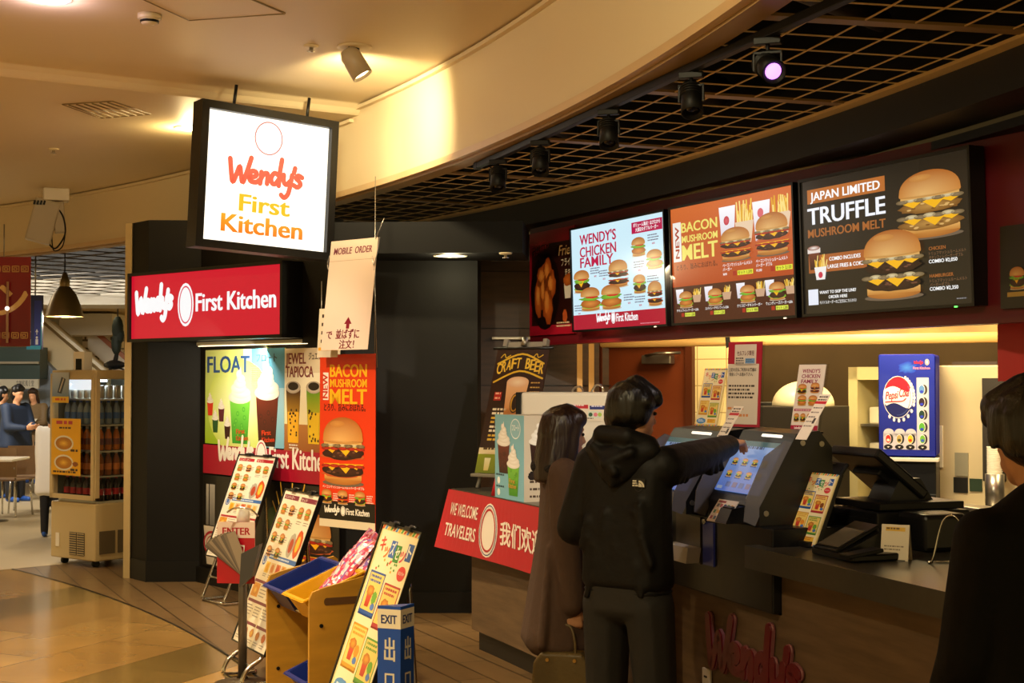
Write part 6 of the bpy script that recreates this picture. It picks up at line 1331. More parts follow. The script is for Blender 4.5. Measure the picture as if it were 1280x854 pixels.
MB().lathe([(0, .05), (r_ * .5, .06), (r_ * .3, .12), (0, .14)], mat('bulb_white', 'fff0d0', emit=8), n=20).build('bulb', t)
MB().cyl((0, 0, .49), (0, 0, 1.2), .008, M_BLACK, n=8).build('cord', t)
lamp('pendant_light', 'POINT', (c.x, c.y, c.z + .02), 80, (1, .85, .6), .08)
M_FARW = mat('far_white', 'cfc8b8', .6); M_FARC = mat('far_cream', 'c8b080', .6); M_FARG = mat('far_grey', '8a8470', .6)
def far_box(mb, px0, px1, py0, py1, Y, m, dp=.2):
    a_, b_ = at(px0, py1, Y), at(px1, py0, Y); mb.box(((a_.x + b_.x) / 2, Y + dp / 2, (a_.z + b_.z) / 2), (b_.x - a_.x, dp, b_.z - a_.z), m)
mb = MB(); far_box(mb, -90, 190, 200, 700, 30, M_FARG); struct('wall_far', mb)
mb = MB(); far_box(mb, -90, 190, 290, 350, 22, mat('backing_dark', '1c1812', .6), .2); struct('dark_backing', mb)  # dark sheet added to keep the bright far wall from showing above
mb = MB(); far_box(mb, -90, 190, 350, 381, 22, M_FARW, 1.2); struct('wall_bulkhead', mb)
mb = MB(); z_ = at(80, 381, 22).z; mb.box((-8.3, 26, z_ + .14), (8, 7, .1), M_FARC); struct('ceiling_court', mb)
mb = MB(); far_box(mb, 74, 140, 392, 419, 26, M_FARW, 1.0); struct('wall_box', mb)
mb = MB(); far_box(mb, 102, 150, 416, 560, 27.5, brick_mat('white_brick', 'b8aa90', 'c8bca4', '4a3a28', 1, .5, .16, (math.pi / 2, 0, 0), .02, .6, nz=.1), .3); struct('wall_brick', mb)
def slope(name, px0, py0, px1, py1, Y, th, m, wd=.9, label=None, cat=None):
    a_, b_ = at(px0, py0, Y), at(px1, py1, Y); mb = MB(); mb.prism([(a_.x, a_.z), (b_.x, b_.z), (b_.x, b_.z - th), (a_.x, a_.z - th)], Y, Y + wd, m, 'y'); return mb
t = thing('escalator', 'white sided escalator descending to the right in the far food court', 'escalator', at(100, 560, 25), 0); L0 = t.location
def part(mb, nm): o = mb.build(nm, t); o.location = -L0; return o
part(slope('', 48, 400, 180, 514, 25, .75, mat('escalator_cream', 'b8a680', .5)), 'side_panel'); part(slope('', 50, 392, 182, 505, 25.0, .07, M_FARW, .15), 'rail'); part(slope('', 96, 392, 200, 482, 26.5, .1, mat('rail_orange', '9a5424', .4), .1), 'handrail'); part(slope('', 110, 402, 200, 480, 26.6, .5, M_FARW, .1), 'balustrade')
mb = MB(); mb.prism([(at(24, 0, 24.8).x, at(0, 452, 24.8).z), (at(56, 0, 24.8).x, at(0, 448, 24.8).z), (at(130, 0, 24.8).x, at(0, 520, 24.8).z), (at(130, 0, 24.8).x, 0), (at(24, 0, 24.8).x, 0)], 24.8, 25.0, mat('far_blue', '6a7480', .6), 'y'); struct('wall_stair', mb)
a_ = Art(65 / F * 24, .16, 'b0aa98'); a_.text('立喰和風食堂', .5, .05, .08, '4a4a48', .3, .01, l=1)
mb = MB(); far_box(mb, -90, 50, 434, 474, 24.3, mat('shop_green', '16302a', .5), .4); far_box(mb, -90, 48, 452, 455, 24.2, M_FARG, .05); struct('wall_green', mb)
c = at(-17, 486, 24); setp(a_.build('shop_sign', PRINT, None, c, None, .05), 'pale sign band with small dark characters over the far left counter', 'sign')
mb = MB(); far_box(mb, -90, 30, 488, 640, 25.5, mat('far_dim', '6a6658', .6), .2); struct('wall_dim', mb)
c = at(127.5, 389.5, at(80, 381, 22).y); 
t2 = thing('ceiling_panel_light', 'bright flat ceiling light over the far escalator', 'ceiling light', (at(127, 389, 24.5).x, 24.5, z_ + .085)); MB().box((0, 0, 0), (.24, .5, .012), mat('panel_glow', 'fff0c0', emit=6)).build('lens', t2); MB().box((0, 0, .006), (.27, .53, .008), M_WHITEPL).build('frame', t2)
mb = MB(); q = random.Random(2)
c = at(147, 418, 24.6); setp(MB().sph((0, 0, .1), (.1, .08, .22), mat('dark_leaf', '0a1a14', .7), 14).sph((-.02, 0, -.16), (.09, .08, .2), mat('dark_leaf'), 14).sph((.03, 0, -.02), (.09, .07, .15), mat('dark_leaf'), 12).cyl((0, 0, .2), (0, 0, .75), .01, M_BLACK, n=6).build('hanging_plant', None, c), 'dark hanging shape in front of the far escalator', 'ornament')
# chairs and tables
M_PLYC = mat('chair_ply', '7a5c3c', .45, noise=.1, nscale=5)
def chair(loc, rz, label, proto=[None]):
    if proto[0] is not None: return dup(proto[0], loc, rz, label)
    t = thing('dining_chair', label, 'chair', loc, rz, 'food court chairs'); proto[0] = t
    MB().box((0, 0, .44), (.42, .40, .018), M_PLYC, bev=.008).build('seat', t)
    mb = MB(); n = 8; V = []
    for k in range(n): 
        x0, x1 = -.21 + .42 * k / n, -.21 + .42 * (k + 1) / n; f = lambda x: .2 + .03 * (1 - (x / .21) ** 2)
        mb.prism([(x0, f(x0)), (x1, f(x1)), (x1, f(x1) + .014), (x0, f(x0) + .014)], .48, .83, M_PLYC)
    mb.build('backrest', t)
    for sx in (-1, 1):
        for sy in (-1, 1): MB().tube([(sx * .18, sy * .16, .43), (sx * .2, sy * .2, 0)], .011, M_CHROME, smooth=False).build('leg', t)
        MB().tube([(sx * .18, .17, .42), (sx * .185, .215, .6)], .011, M_CHROME, smooth=False).build('back_post', t)
    return t
for (px, py, rz, lab) in ((35, 640, 190, 'tan plywood chair facing away nearest the drinks fridge'), (11, 645, 170, 'tan plywood chair at the left edge beside the white table'), (28, 615, 185, 'tan plywood chair in the row behind, under the blue jacket'), (7, 612, 175, 'tan plywood chair in the back row at the left edge')):
    p = on_z(px, py, .004); chair((p.x, p.y, .004), R(rz), lab)
def table(px, py, lab):
    p = on_z(px, py, .004); t = thing('cafe_table', lab, 'table', (p.x, p.y, .004))
    MB().box((0, 0, .72), (.7, .6, .03), M_WHITEPL, bev=.008).build('tabletop', t); MB().cyl((0, 0, .02), (0, 0, .7), .03, M_STEEL, n=12).build('column', t); MB().lathe([(0, 0), (.2, 0), (.2, .012), (.03, .03), (0, .03)], M_STEEL, n=24).build('base', t)
table(-12, 652, 'white topped cafe table cut by the left edge')
# ------------------------------------------------------------------ people
def blob(name, prims, voxel, m, parent, smooth=6, factor=.5):
    """one continuous skin grown over tapered limbs; prims: lists of (point, radius) hulled together"""
    bm = bmesh.new()
    for hull in prims:
        t = bmesh.new()
        for p, r in hull:
            rr = r if isinstance(r, (tuple, list)) else (r, r, r)
            k = bmesh.ops.create_icosphere(t, subdivisions=2, radius=1)
            bmesh.ops.transform(t, matrix=Matrix.Translation(p) @ Matrix.Diagonal((*rr, 1)), verts=k['verts'])
        h = bmesh.ops.convex_hull(t, input=t.verts)
        dead = [g for g in set(h['geom_interior'] + h['geom_unused']) if isinstance(g, bmesh.types.BMVert)]
        bmesh.ops.delete(t, geom=dead, context='VERTS')
        vm = {v: bm.verts.new(v.co) for v in t.verts}
        for f in t.faces: bm.faces.new([vm[v] for v in f.verts])
        t.free()
    bmesh.ops.recalc_face_normals(bm, faces=bm.faces)
    me = bpy.data.meshes.new(name); bm.to_mesh(me); bm.free()
    tmp = bpy.data.objects.new(name, me); col.objects.link(tmp)
    md = tmp.modifiers.new('r', 'REMESH'); md.mode = 'VOXEL'; md.voxel_size = voxel
    sm = tmp.modifiers.new('s', 'SMOOTH'); sm.iterations = smooth; sm.factor = factor
    out = bpy.data.meshes.new_from_object(tmp.evaluated_get(bpy.context.evaluated_depsgraph_get()))
    bpy.data.objects.remove(tmp); out.name = name
    for p in out.polygons: p.use_smooth = True
    out.materials.clear(); out.materials.append(m)
    return link(name, out, parent)
V = Vector
def ik(sh, hand, l1, l2, pole):
    d = hand - sh; L = min(d.length, (l1 + l2) * .999); d.normalize()
    a = (l1 * l1 - l2 * l2 + L * L) / (2 * L); h = math.sqrt(max(0, l1 * l1 - a * a))
    n = pole - d * pole.dot(d); n.normalize(); return sh + d * a + n * h
def hand_prims(w, fwd, palm, pose):
    """palm, four fingers and a thumb; w wrist, fwd towards the knuckles, palm = direction the palm faces; pose = curl per finger"""
    fwd = fwd.normalized(); palm = (palm - fwd * palm.dot(fwd)).normalized(); side = fwd.cross(palm)   # side points to the thumb for a right hand
    P = [[(w, (.026)), (w + fwd * .02, .024)]]
    P.append([(w + fwd * .012 + side * .018, .014), (w + fwd * .012 - side * .018, .014), (w + fwd * .082 + side * .032, .0115), (w + fwd * .074 - side * .03, .011)])
    for i, (off, ln) in enumerate(((.031, .074), (.011, .082), (-.010, .076), (-.029, .06))):
        b = w + fwd * (.082 - abs(off - .01) * .2) + side * off; c = pose[i]; d = fwd; p = b
        for s_, k in ((.45, .8), (.3, 1.0), (.25, .7)):
            ang = R(c * k); d = (d * math.cos(ang) + palm * math.sin(ang)).normalized(); q_ = p + d * ln * s_
            P.append([(p, .0092), (q_, .0082)]); p = q_
            palm_ = palm; 
    b = w + fwd * .025 + side * .026; tdir = (fwd * .75 + side * .6 + palm * .35).normalized()
    k1 = b + tdir * .035; k2 = k1 + (tdir + fwd * .35 + palm * pose[4] / 90).normalized() * .03; k3 = k2 + (fwd + palm * pose[4] / 60).normalized() * .024
    P += [[(b, .014), (k1, .0115)], [(k1, .0115), (k2, .0098)], [(k2, .0098), (k3, .0085)]]
    return P
def head_prims(c, yaw, pitch=0, s=1.0):
    """head with jaw, nose, lips, brow and ears; c centre of the skull, local forward +y turned by yaw"""
    M = Matrix.Rotation(yaw, 3, 'Z') @ Matrix.Rotation(pitch, 3, 'X')
    def p(x, y, z): return c + M @ V((x, y, z)) * s
    P = [[(p(0, -.012, .03), (.078 * s, .078 * s, .085 * s)), (p(0, .012, .01), (.072 * s,) * 3)],
         [(p(0, .03, -.02), .06 * s), (p(0, .052, -.095), .024 * s), (p(.035, .01, -.075), .026 * s), (p(-.035, .01, -.075), .026 * s)],
         [(p(0, .078, .012), .009 * s), (p(0, .098, -.028), .011 * s), (p(.014, .086, -.034), .008 * s), (p(-.014, .086, -.034), .008 * s)],
         [(p(-.03, .07, .03), .014 * s), (p(.03, .07, .03), .014 * s)], [(p(-.018, .078, -.062), .009 * s), (p(.018, .078, -.062), .009 * s), (p(0, .084, -.06), .009 * s)], [(p(-.016, .076, -.074), .009 * s), (p(.016, .076, -.074), .009 * s)]]
    for q_ in (-1, 1): P.append([(p(q_ * .078, -.01, .015), (.009 * s, .018 * s, .018 * s)), (p(q_ * .074, -.006, -.022), (.009 * s, .012 * s, .012 * s))])
    return P, p
SKIN = mat('skin', 'c08a64', .5, noise=.05, nscale=30); EYEW = mat('eye_dark', '140c08', .2)
def eyes(p, t):
    for q_ in (-1, 1): MB().sph(p(q_ * .031, .078, .006), (.012, .008, .008), EYEW, 10).build('eye', t)
HAIRB = mat('black_hair', '0c0908', .38, bump=.3, bscale=60, stretch=(1, 1, .15)); HAIRBR = mat('brown_hair', '22120a', .36, bump=.3, bscale=60, stretch=(1, 1, .12))

# --- man in the black hooded jacket pointing at the kiosk
ml = V((.455, 5.6, 0)); mh = R(-36); MS = .965
t = thing('person', 'person in a black hooded jacket and grey trousers pointing at a kiosk screen', 'person', ml, mh)
Rm = Matrix.Rotation(-mh, 3, 'Z')
t.scale = (MS, MS, MS)
def loc(wv): return (Rm @ (V(wv) - ml)) / MS
tip = loc(at(931, 548, 6.2)); SHZ = 1.37
shR, shL = V((.165, .01, SHZ)), V((-.16, .0, SHZ))
wr = tip - (tip - shR).normalized() * .16 + V((0, 0, -.01)); elR = ik(shR, wr, .29, .26, V((.25, -.1, -1)))
wl = V((-.15, .2, 1.0)); elL = ik(shL, wl, .29, .26, V((-.5, -.9, 0)))
hc = V((-.0, .05, 1.57)); hy = R(-30)
P, hp = head_prims(hc, hy, R(-6))
P += [[(V((0, .0, 1.38)), .062), (hc + V((0, -.015, -.06)), .055)]]
P += [[(V((.11, 0, 1.32)), (.065, .06, .055)), (V((-.11, 0, 1.32)), (.065, .06, .055)), (V((.08, .01, 1.08)), (.06, .07, .08)), (V((-.08, .01, 1.08)), (.06, .07, .08))], [(V((.08, 0, .93)), (.07, .08, .1)), (V((-.08, 0, .93)), (.07, .08, .1)), (V((.08, .01, 1.1)), .06), (V((-.08, .01, 1.1)), .06)]]
for s in (-1, 1): P += [[(V((s * .085, 0, .88)), .07), (V((s * .11, .02, .5)), .055)], [(V((s * .11, .02, .5)), .053), (V((s * .115, -.01, .1)), .04)], [(V((s * .115, -.02, .06)), .04), (V((s * .125, .14, .035)), .03)]]
for a_, b_, c_ in ((shR, elR, wr), (shL, elL, wl)): P += [[(a_, .055), (b_, .042)], [(b_, .042), (c_, .028)]]
P += hand_prims(wr, tip - wr, V((0, 0, -1)), (4, 38, 48, 52, 30)); P += hand_prims(wl, V((.2, .9, -.2)), V((1, 0, 0)), (35, 40, 42, 45, 20))
body = blob('body', P, .0065, SKIN, t, 3); eyes(hp, body)
JB = mat('jacket_black', '060608', .6, bump=.5, bscale=7, spec=.3)
J = [[(V((.125, -.01, 1.35)), (.075, .08, .06)), (V((-.125, -.01, 1.35)), (.075, .08, .06)), (V((.05, -.02, 1.42)), .058), (V((-.05, -.02, 1.42)), .058), (V((.1, .0, 1.1)), (.09, .115, .1)), (V((-.1, .0, 1.1)), (.09, .115, .1))],
     [(V((.1, .0, 1.12)), (.09, .115, .1)), (V((-.1, .0, 1.12)), (.09, .115, .1)), (V((.1, .0, .89)), (.1, .125, .05)), (V((-.1, .0, .89)), (.1, .125, .05))]]
for a_, b_, c_ in ((shR, elR, wr), (shL, elL, wl)):
    J += [[(a_ + V((0, 0, -.01)), .084), (b_, .077)], [(b_, .077), (c_ - (c_ - b_) * .06, .05)]]
rr_ = random.Random(4)
for k in range(16):  # soft folds in the cloth
    x = rr_.uniform(-.14, .14); z = rr_.uniform(.95, 1.25); J.append([(V((x, -.103, z)), .02), (V((x + rr_.uniform(-.1, .1) * .7, -.102, z - rr_.uniform(.05, .16))), .016)])
for k in range(6): f = .15 + .14 * k; m_ = shR.lerp(elR, f) if k < 3 else elR.lerp(wr, f - .35); J.append([(m_ + V((.0, -.06, .03)), .022), (m_ + V((.05, -.03, -.07)), .02)])
jk = blob('jacket', J, .011, JB, t, 5)
blob('hem', [[(V((.1, 0, .855)), (.096, .12, .018)), (V((-.1, 0, .855)), (.096, .12, .018))]], .011, JB, jk, 2)
for a_, b_ in ((wr, elR), (wl, elL)): d_ = (a_ - b_).normalized(); blob('cuff', [[(a_ - d_ * .03, .044), (a_ + d_ * .0, .038)]], .008, mat('cuff_black', '060607', .6), jk, 2)
H = [[(V((.13, -.04, 1.425)), .045), (V((-.13, -.04, 1.425)), .045), (V((0, -.10, 1.40)), (.1, .05, .05)), (V((0, -.1, 1.33)), (.07, .04, .05))],
     [(V((.12, -.03, 1.45)), .036), (V((.06, -.1, 1.48)), .036)], [(V((.06, -.1, 1.48)), .038), (V((-.06, -.1, 1.49)), .038)], [(V((-.06, -.1, 1.49)), .038), (V((-.125, -.02, 1.45)), .036)], [(V((.12, -.03, 1.45)), .036), (V((.08, .07, 1.42)), .03)], [(V((-.125, -.02, 1.45)), .036), (V((-.08, .07, 1.42)), .03)],
     [(V((.09, -.12, 1.42)), .02), (V((-.02, -.15, 1.37)), .02)], [(V((-.09, -.12, 1.44)), .02), (V((.03, -.15, 1.34)), .02)], [(V((0, -.13, 1.37)), .03), (V((.0, -.12, 1.29)), .02)]]
blob('hood', H, .009, mat('hood_black', '060608', .6, bump=.4, bscale=9, spec=.3), jk, 4)
TR = mat('trousers_grey', '1e1c1a', .75, bump=.25, bscale=10)
blob('trousers', [[(V((.1, 0, .9)), (.085, .11, .06)), (V((-.1, 0, .9)), (.085, .11, .06)), (V((.09, 0, .78)), (.09, .115, .06)), (V((-.09, 0, .78)), (.09, .115, .06))]] + [[(V((s * .1, 0, .8)), (.102, .115, .1)), (V((s * .115, .02, .46)), (.088, .095, .08))] for s in (-1, 1)] + [[(V((s * .115, .02, .48)), (.088, .095, .06)), (V((s * .12, -.005, .07)), (.075, .085, .03))] for s in (-1, 1)], .011, TR, t, 5)
for s in (-1, 1): blob('shoe', [[(V((s * .115, -.03, .05)), (.045, .05, .045)), (V((s * .125, .16, .035)), (.042, .05, .032))]], .008, mat('shoe_black', '100e0c', .5), t, 3)
Hh = [[(hp(0, -.022, .05), (.106, .1, .09)), (hp(0, -.032, -.01), (.104, .085, .07))], [(hp(0, -.05, -.03), (.088, .052, .05)), (hp(0, -.052, -.095), (.06, .035, .03))],
      [(hp(.05, .05, .075), (.045, .04, .04)), (hp(-.05, .05, .075), (.045, .04, .04)), (hp(0, .0, .1), .06)], [(hp(.06, .065, .06), .03), (hp(-.04, .075, .055), .03), (hp(0, .088, .035), .016)]]
for s in (-1, 1): Hh += [[(hp(s * .082, .018, .05), (.022, .045, .035)), (hp(s * .085, .03, .04), (.012, .02, .02))]]
for k in range(0):
    a_ = rr_.uniform(0, 2 * math.pi); e_ = rr_.uniform(.1, 1.1); x, y, z = .09 * math.cos(a_) * math.sin(e_), -.02 + .09 * math.sin(a_) * math.sin(e_), .055 + .085 * math.cos(e_)
    Hh.append([(hp(x, y, z), .016), (hp(x * 1.12, y * 1.1 + .0, z - .045), .01)])
blob('hair', Hh, .006, HAIRB, t, 6)
# chest mark on the back of the right shoulder
a = Art(.055, .035, None, '0c0c0f')
for k in range(3): a.rect(.0, .004 + .009 * k, .025 - .004 * k, .006, 'd8d4c4', l=1)
a.poly([(.027, .002)] + [(.027 + .026 * math.cos(R(v)), .002 + .026 * math.sin(R(v))) for v in range(0, 91, 15)], 'd8d4c4', l=1); a.ring(.027, .002, .018, .018, .002, '1a1a1c', l=2)
# sits on the cloth: cast onto the jacket from behind
dg = bpy.context.evaluated_depsgraph_get()
ok, hit, nrm, _ = jk.closest_point_on_mesh(V((.115, -.16, 1.30)))
me = a.mesh('emblem', PRINT, .0005); em = link('emblem', me, jk); n_ = V((nrm.x, nrm.y, nrm.z)).normalized()
em.rotation_euler = (V((0, 0, 0)) + n_).to_track_quat('-Y', 'Z').to_euler(); em.location = hit + n_ * .006 - em.rotation_euler.to_matrix() @ V((.027, 0, .015))

# --- woman in the brown coat
wlc = V((.215, 6.45, 0)); wh = R(-84); 
t = thing('person', 'person with long dark hair in a brown coat holding a small bag', 'person', wlc, wh)
S_ = .905
def sc(x, y, z): return V((x, y, z)) * S_
shL, shR = sc(-.17, 0, 1.36), sc(.17, 0, 1.36)
wrr = sc(.225, .03, .72); elR = ik(shR, wrr, .29 * S_ * 1.1, .25 * S_ * 1.1, V((.2, -1, 0))); wl = sc(-.1, .22, 1.0); elL = ik(shL, wl, .26, .23, V((-.5, -.8, -.3)))
hc = sc(.0, .03, 1.545); P, hp = head_prims(hc, R(12), R(-4), .94)
P += [[(sc(0, 0, 1.36), .05), (hc + V((0, -.015, -.05)), .045)], [(sc(.1, 0, 1.3), .055), (sc(-.1, 0, 1.3), .055), (sc(.07, 0, 1.02), .06), (sc(-.07, 0, 1.02), .06)], [(sc(.07, 0, 1.02), .06), (sc(-.07, 0, 1.02), .06), (sc(.08, 0, .88), .075), (sc(-.08, 0, .88), .075)]]
for s in (-1, 1): P += [[(sc(s * .09, 0, .88), .085), (sc(s * .09, .01, .5), .055)], [(sc(s * .09, .01, .5), .052), (sc(s * .09, -.01, .08), .034)], [(sc(s * .09, -.02, .05), .034), (sc(s * .1, .13, .03), .026)]]
for a_, b_, c_ in ((shR, elR, wrr), (shL, elL, wl)): P += [[(a_, .05), (b_, .038)], [(b_, .038), (c_, .024)]]
P += hand_prims(wrr, V((0, .1, -1)), V((-1, 0, 0)), (50, 60, 60, 60, 50)); P += hand_prims(wl, V((.3, .9, 0)), V((.8, -.2, -.3)), (30, 35, 35, 38, 20))
body = blob('body', P, .0065, SKIN, t, 3); eyes(hp, body)
CO = mat('brown_coat', '4a3424', .85, bump=.15, bscale=40)
J = [[(sc(.13, 0, 1.345), (.075, .07, .055)), (sc(-.13, 0, 1.345), (.075, .07, .055)), (sc(.1, .0, 1.05), (.1, .09, .1)), (sc(-.1, .0, 1.05), (.1, .09, .1))], [(sc(.1, 0, 1.06), (.1, .09, .1)), (sc(-.1, 0, 1.06), (.1, .09, .1)), (sc(.13, -.02, .52), (.11, .15, .06)), (sc(-.13, -.02, .52), (.11, .15, .06))]]
for a_, b_, c_ in ((shR, elR, wrr), (shL, elL, wl)): J += [[(a_, .075), (b_, .066)], [(b_, .066), (c_ - (c_ - b_) * .04, .056)]]
for k in range(8): x = -.16 + .05 * k; J.append([(sc(x, -.076, 1.0), .016), (sc(x * 1.25, -.12, .54), .022)])
co = blob('coat', J, .011, CO, t, 5)
blob('fur_collar', [[(sc(a_[0], a_[1], a_[2] - .03), .036), (sc(b_[0], b_[1], b_[2] - .03), .036)] for a_, b_ in (((.1, -.05, 1.41), (0, -.11, 1.42)), ((0, -.11, 1.42), (-.1, -.06, 1.41)), ((-.1, -.06, 1.41), (-.12, .04, 1.37)), ((.1, -.05, 1.41), (.12, .04, 1.37)), ((-.12, .04, 1.37), (-.05, .11, 1.28)), ((.12, .04, 1.37), (.05, .11, 1.28)))], .009, mat('dark_fur', '100a08', .9, bump=.8, bscale=120), co, 2)
for s in (-1, 1): blob('boot', [[(sc(s * .09, -.02, .05), .042), (sc(s * .1, .14, .035), .035)], [(sc(s * .09, -.02, .05), .042), (sc(s * .09, -.005, .36), .06)]], .009, mat('boot_black', '0e0c0a', .45), t, 3)
Hh = [[(hp(0, -.022, .05), (.1, .105, .09)), (hp(0, -.035, 0), (.1, .1, .08))], [(hp(.0, -.03, .0), (.1, .1, .05)), (hp(.0, -.05, -.14), (.11, .095, .05))], [(hp(.0, -.05, -.14), (.11, .095, .05)), (hp(.0, -.052, -.22), (.105, .085, .02))], [(hp(.05, .04, .08), .045), (hp(-.05, .04, .08), .045), (hp(0, .0, .09), .06)]]
for s in (-1, 1): Hh += [[(hp(s * .078, .01, .05), (.02, .035, .03)), (hp(s * .09, .0, -.1), (.02, .035, .03)), (hp(s * .09, -.01, -.19), (.018, .03, .02))]]
for k in range(0): x = -.09 + .18 * k / 21; Hh.append([(hp(x, -.07 - .04 * math.cos(x * 14), .0), .012), (hp(x * 1.1, -.075 - .04 * math.cos(x * 14), -.22 - .015 * (k % 3)), .008)])
blob('hair', Hh, .0065, HAIRBR, t, 6)
# handbag hanging from her right hand
hw = wlc + Matrix.Rotation(wh, 3, 'Z') @ (wrr + V((0, .01, -.085)))
bt = thing('handbag', 'small olive brown handbag hanging from the hand of the person in the brown coat', 'bag', (hw.x - .05, hw.y - .0, hw.z - .30), R(-12))
M_BAG = mat('bag_olive', '5c4a26', .42, bump=.1, bscale=60)
bm = MB(); prof = [(-.135, 0), (.135, 0), (.125, .15), (.09, .195), (-.09, .195), (-.125, .15)]
bm.prism(prof, -.055, .055, M_BAG, 'y'); o = bm.build('body', bt)
md = o.modifiers.new('b', 'BEVEL'); md.width = .014; md.segments = 3
for y in (-.03, .03): MB().tube([(-.06, y, .17), (-.055, y * .8, .25), (-.03, y * .3, .305), (.03, y * .3, .305), (.055, y * .8, .25), (.06, y, .17)], .006, M_BAG).build('handle', bt)
for x in (-.06, .06): MB().cyl((x, -.062, .165), (x, -.05, .165), .008, mat('gold_metal', 'b08a4a', .3, .9), n=10).build('rivet', bt)
MB().tube([(.13, 0, .15), (.145, 0, .1), (.14, 0, .03)], .005, mat('gold_metal')).build('strap_hook', bt)
MB().cyl((-.09, 0, .198), (.09, 0, .198), .004, mat('gold_metal'), n=6).build('zip', bt)

# --- man at the right edge
rl = V((1.29, 3.42, 0)); rh = R(14)
t = thing('person', 'person with short black hair in black seen from behind at the right edge', 'person', rl, rh)
hc = V((-.03, .03, 1.51)); P, hp = head_prims(hc, R(12), R(-4))
P += [[(V((0, -.01, 1.3)), .058), (hc + V((0, -.015, -.06)), .056)], [(V((.12, 0, 1.22)), .06), (V((-.12, 0, 1.22)), .06), (V((.09, 0, 1.0)), .07), (V((-.09, 0, 1.0)), .07)], [(V((.09, 0, 1.0)), .07), (V((-.09, 0, 1.0)), .07), (V((.09, 0, .88)), .08), (V((-.09, 0, .88)), .08)]]
shR, shL = V((.175, 0, 1.27)), V((-.175, 0, 1.27)); wr = V((.24, .12, .76)); wl = V((-.24, .12, .76)); elR = ik(shR, wr, .29, .26, V((.3, -1, 0))); elL = ik(shL, wl, .29, .26, V((-.3, -1, 0)))
for s in (-1, 1): P += [[(V((s * .1, 0, .88)), .09), (V((s * .1, .02, .5)), .06)], [(V((s * .1, .02, .5)), .056), (V((s * .1, -.01, .1)), .04)], [(V((s * .1, -.02, .06)), .04), (V((s * .11, .14, .035)), .03)]]
for a_, b_, c_ in ((shR, elR, wr), (shL, elL, wl)): P += [[(a_, .055), (b_, .042)], [(b_, .042), (c_, .028)]]
P += hand_prims(wr, V((0, .3, -1)), V((-1, 0, 0)), (25, 30, 32, 36, 15)); P += hand_prims(wl, V((0, .3, -1)), V((1, 0, 0)), (25, 30, 32, 36, 15))
body = blob('body', P, .0065, SKIN, t, 3); eyes(hp, body)
JK = mat('coat_black', '040405', .75, spec=.2, bump=.25, bscale=14)
J = [[(V((.14, -.01, 1.28)), (.07, .08, .06)), (V((-.14, -.01, 1.28)), (.07, .08, .06)), (V((.05, -.02, 1.36)), .055), (V((-.05, -.02, 1.36)), .055), (V((.13, 0, 1.0)), (.1, .12, .1)), (V((-.13, 0, 1.0)), (.1, .12, .1))], [(V((.13, 0, 1.0)), (.1, .12, .1)), (V((-.13, 0, 1.0)), (.1, .12, .1)), (V((.16, 0, .7)), (.12, .14, .05)), (V((-.16, 0, .7)), (.12, .14, .05))]]
for a_, b_, c_ in ((shR, elR, wr), (shL, elL, wl)): J += [[(a_, .078), (b_, .07)], [(b_, .07), (c_ - (c_ - b_) * .05, .055)]]
for k in range(12): x = rr_.uniform(-.16, .16); z = rr_.uniform(.85, 1.2); J.append([(V((x, -.108, z)), .02), (V((x + rr_.uniform(-.08, .08), -.106, z - rr_.uniform(.05, .18))), .016)])
blob('coat', J, .011, JK, t, 5)
blob('trousers', [[(V((s * .1, 0, .82)), .11), (V((s * .1, .02, .46)), .085)] for s in (-1, 1)] + [[(V((s * .1, .02, .48)), .083), (V((s * .105, -.005, .07)), .07)] for s in (-1, 1)], .012, mat('trousers_black', '0c0b0c', .7), t, 4)
for s in (-1, 1): blob('shoe', [[(V((s * .1, -.03, .05)), .045), (V((s * .11, .16, .035)), .034)]], .009, mat('shoe_black'), t, 3)
Hh = [[(hp(0, -.022, .05), (.108, .102, .092)), (hp(0, -.032, -.01), (.106, .086, .072))], [(hp(0, -.05, -.03), (.08, .05, .05)), (hp(0, -.055, -.085), (.058, .035, .03))], [(hp(.05, .05, .075), .045), (hp(-.05, .05, .075), .045), (hp(0, .0, .1), .06)], [(hp(.05, .07, .05), .03), (hp(-.05, .07, .05), .03)]]
for s in (-1, 1): Hh += [[(hp(s * .082, .016, .05), (.022, .045, .04)), (hp(s * .09, .03, .0), (.012, .022, .03))]]
for k in range(0):
    a_ = rr_.uniform(0, 2 * math.pi); e_ = rr_.uniform(.1, 1.2); x, y, z = .09 * math.cos(a_) * math.sin(e_), -.02 + .09 * math.sin(a_) * math.sin(e_), .055 + .085 * math.cos(e_)
    Hh.append([(hp(x, y, z), .015), (hp(x * 1.14, y * 1.12, z - .05), .008)])
blob('hair', Hh, .006, HAIRB, t, 6)

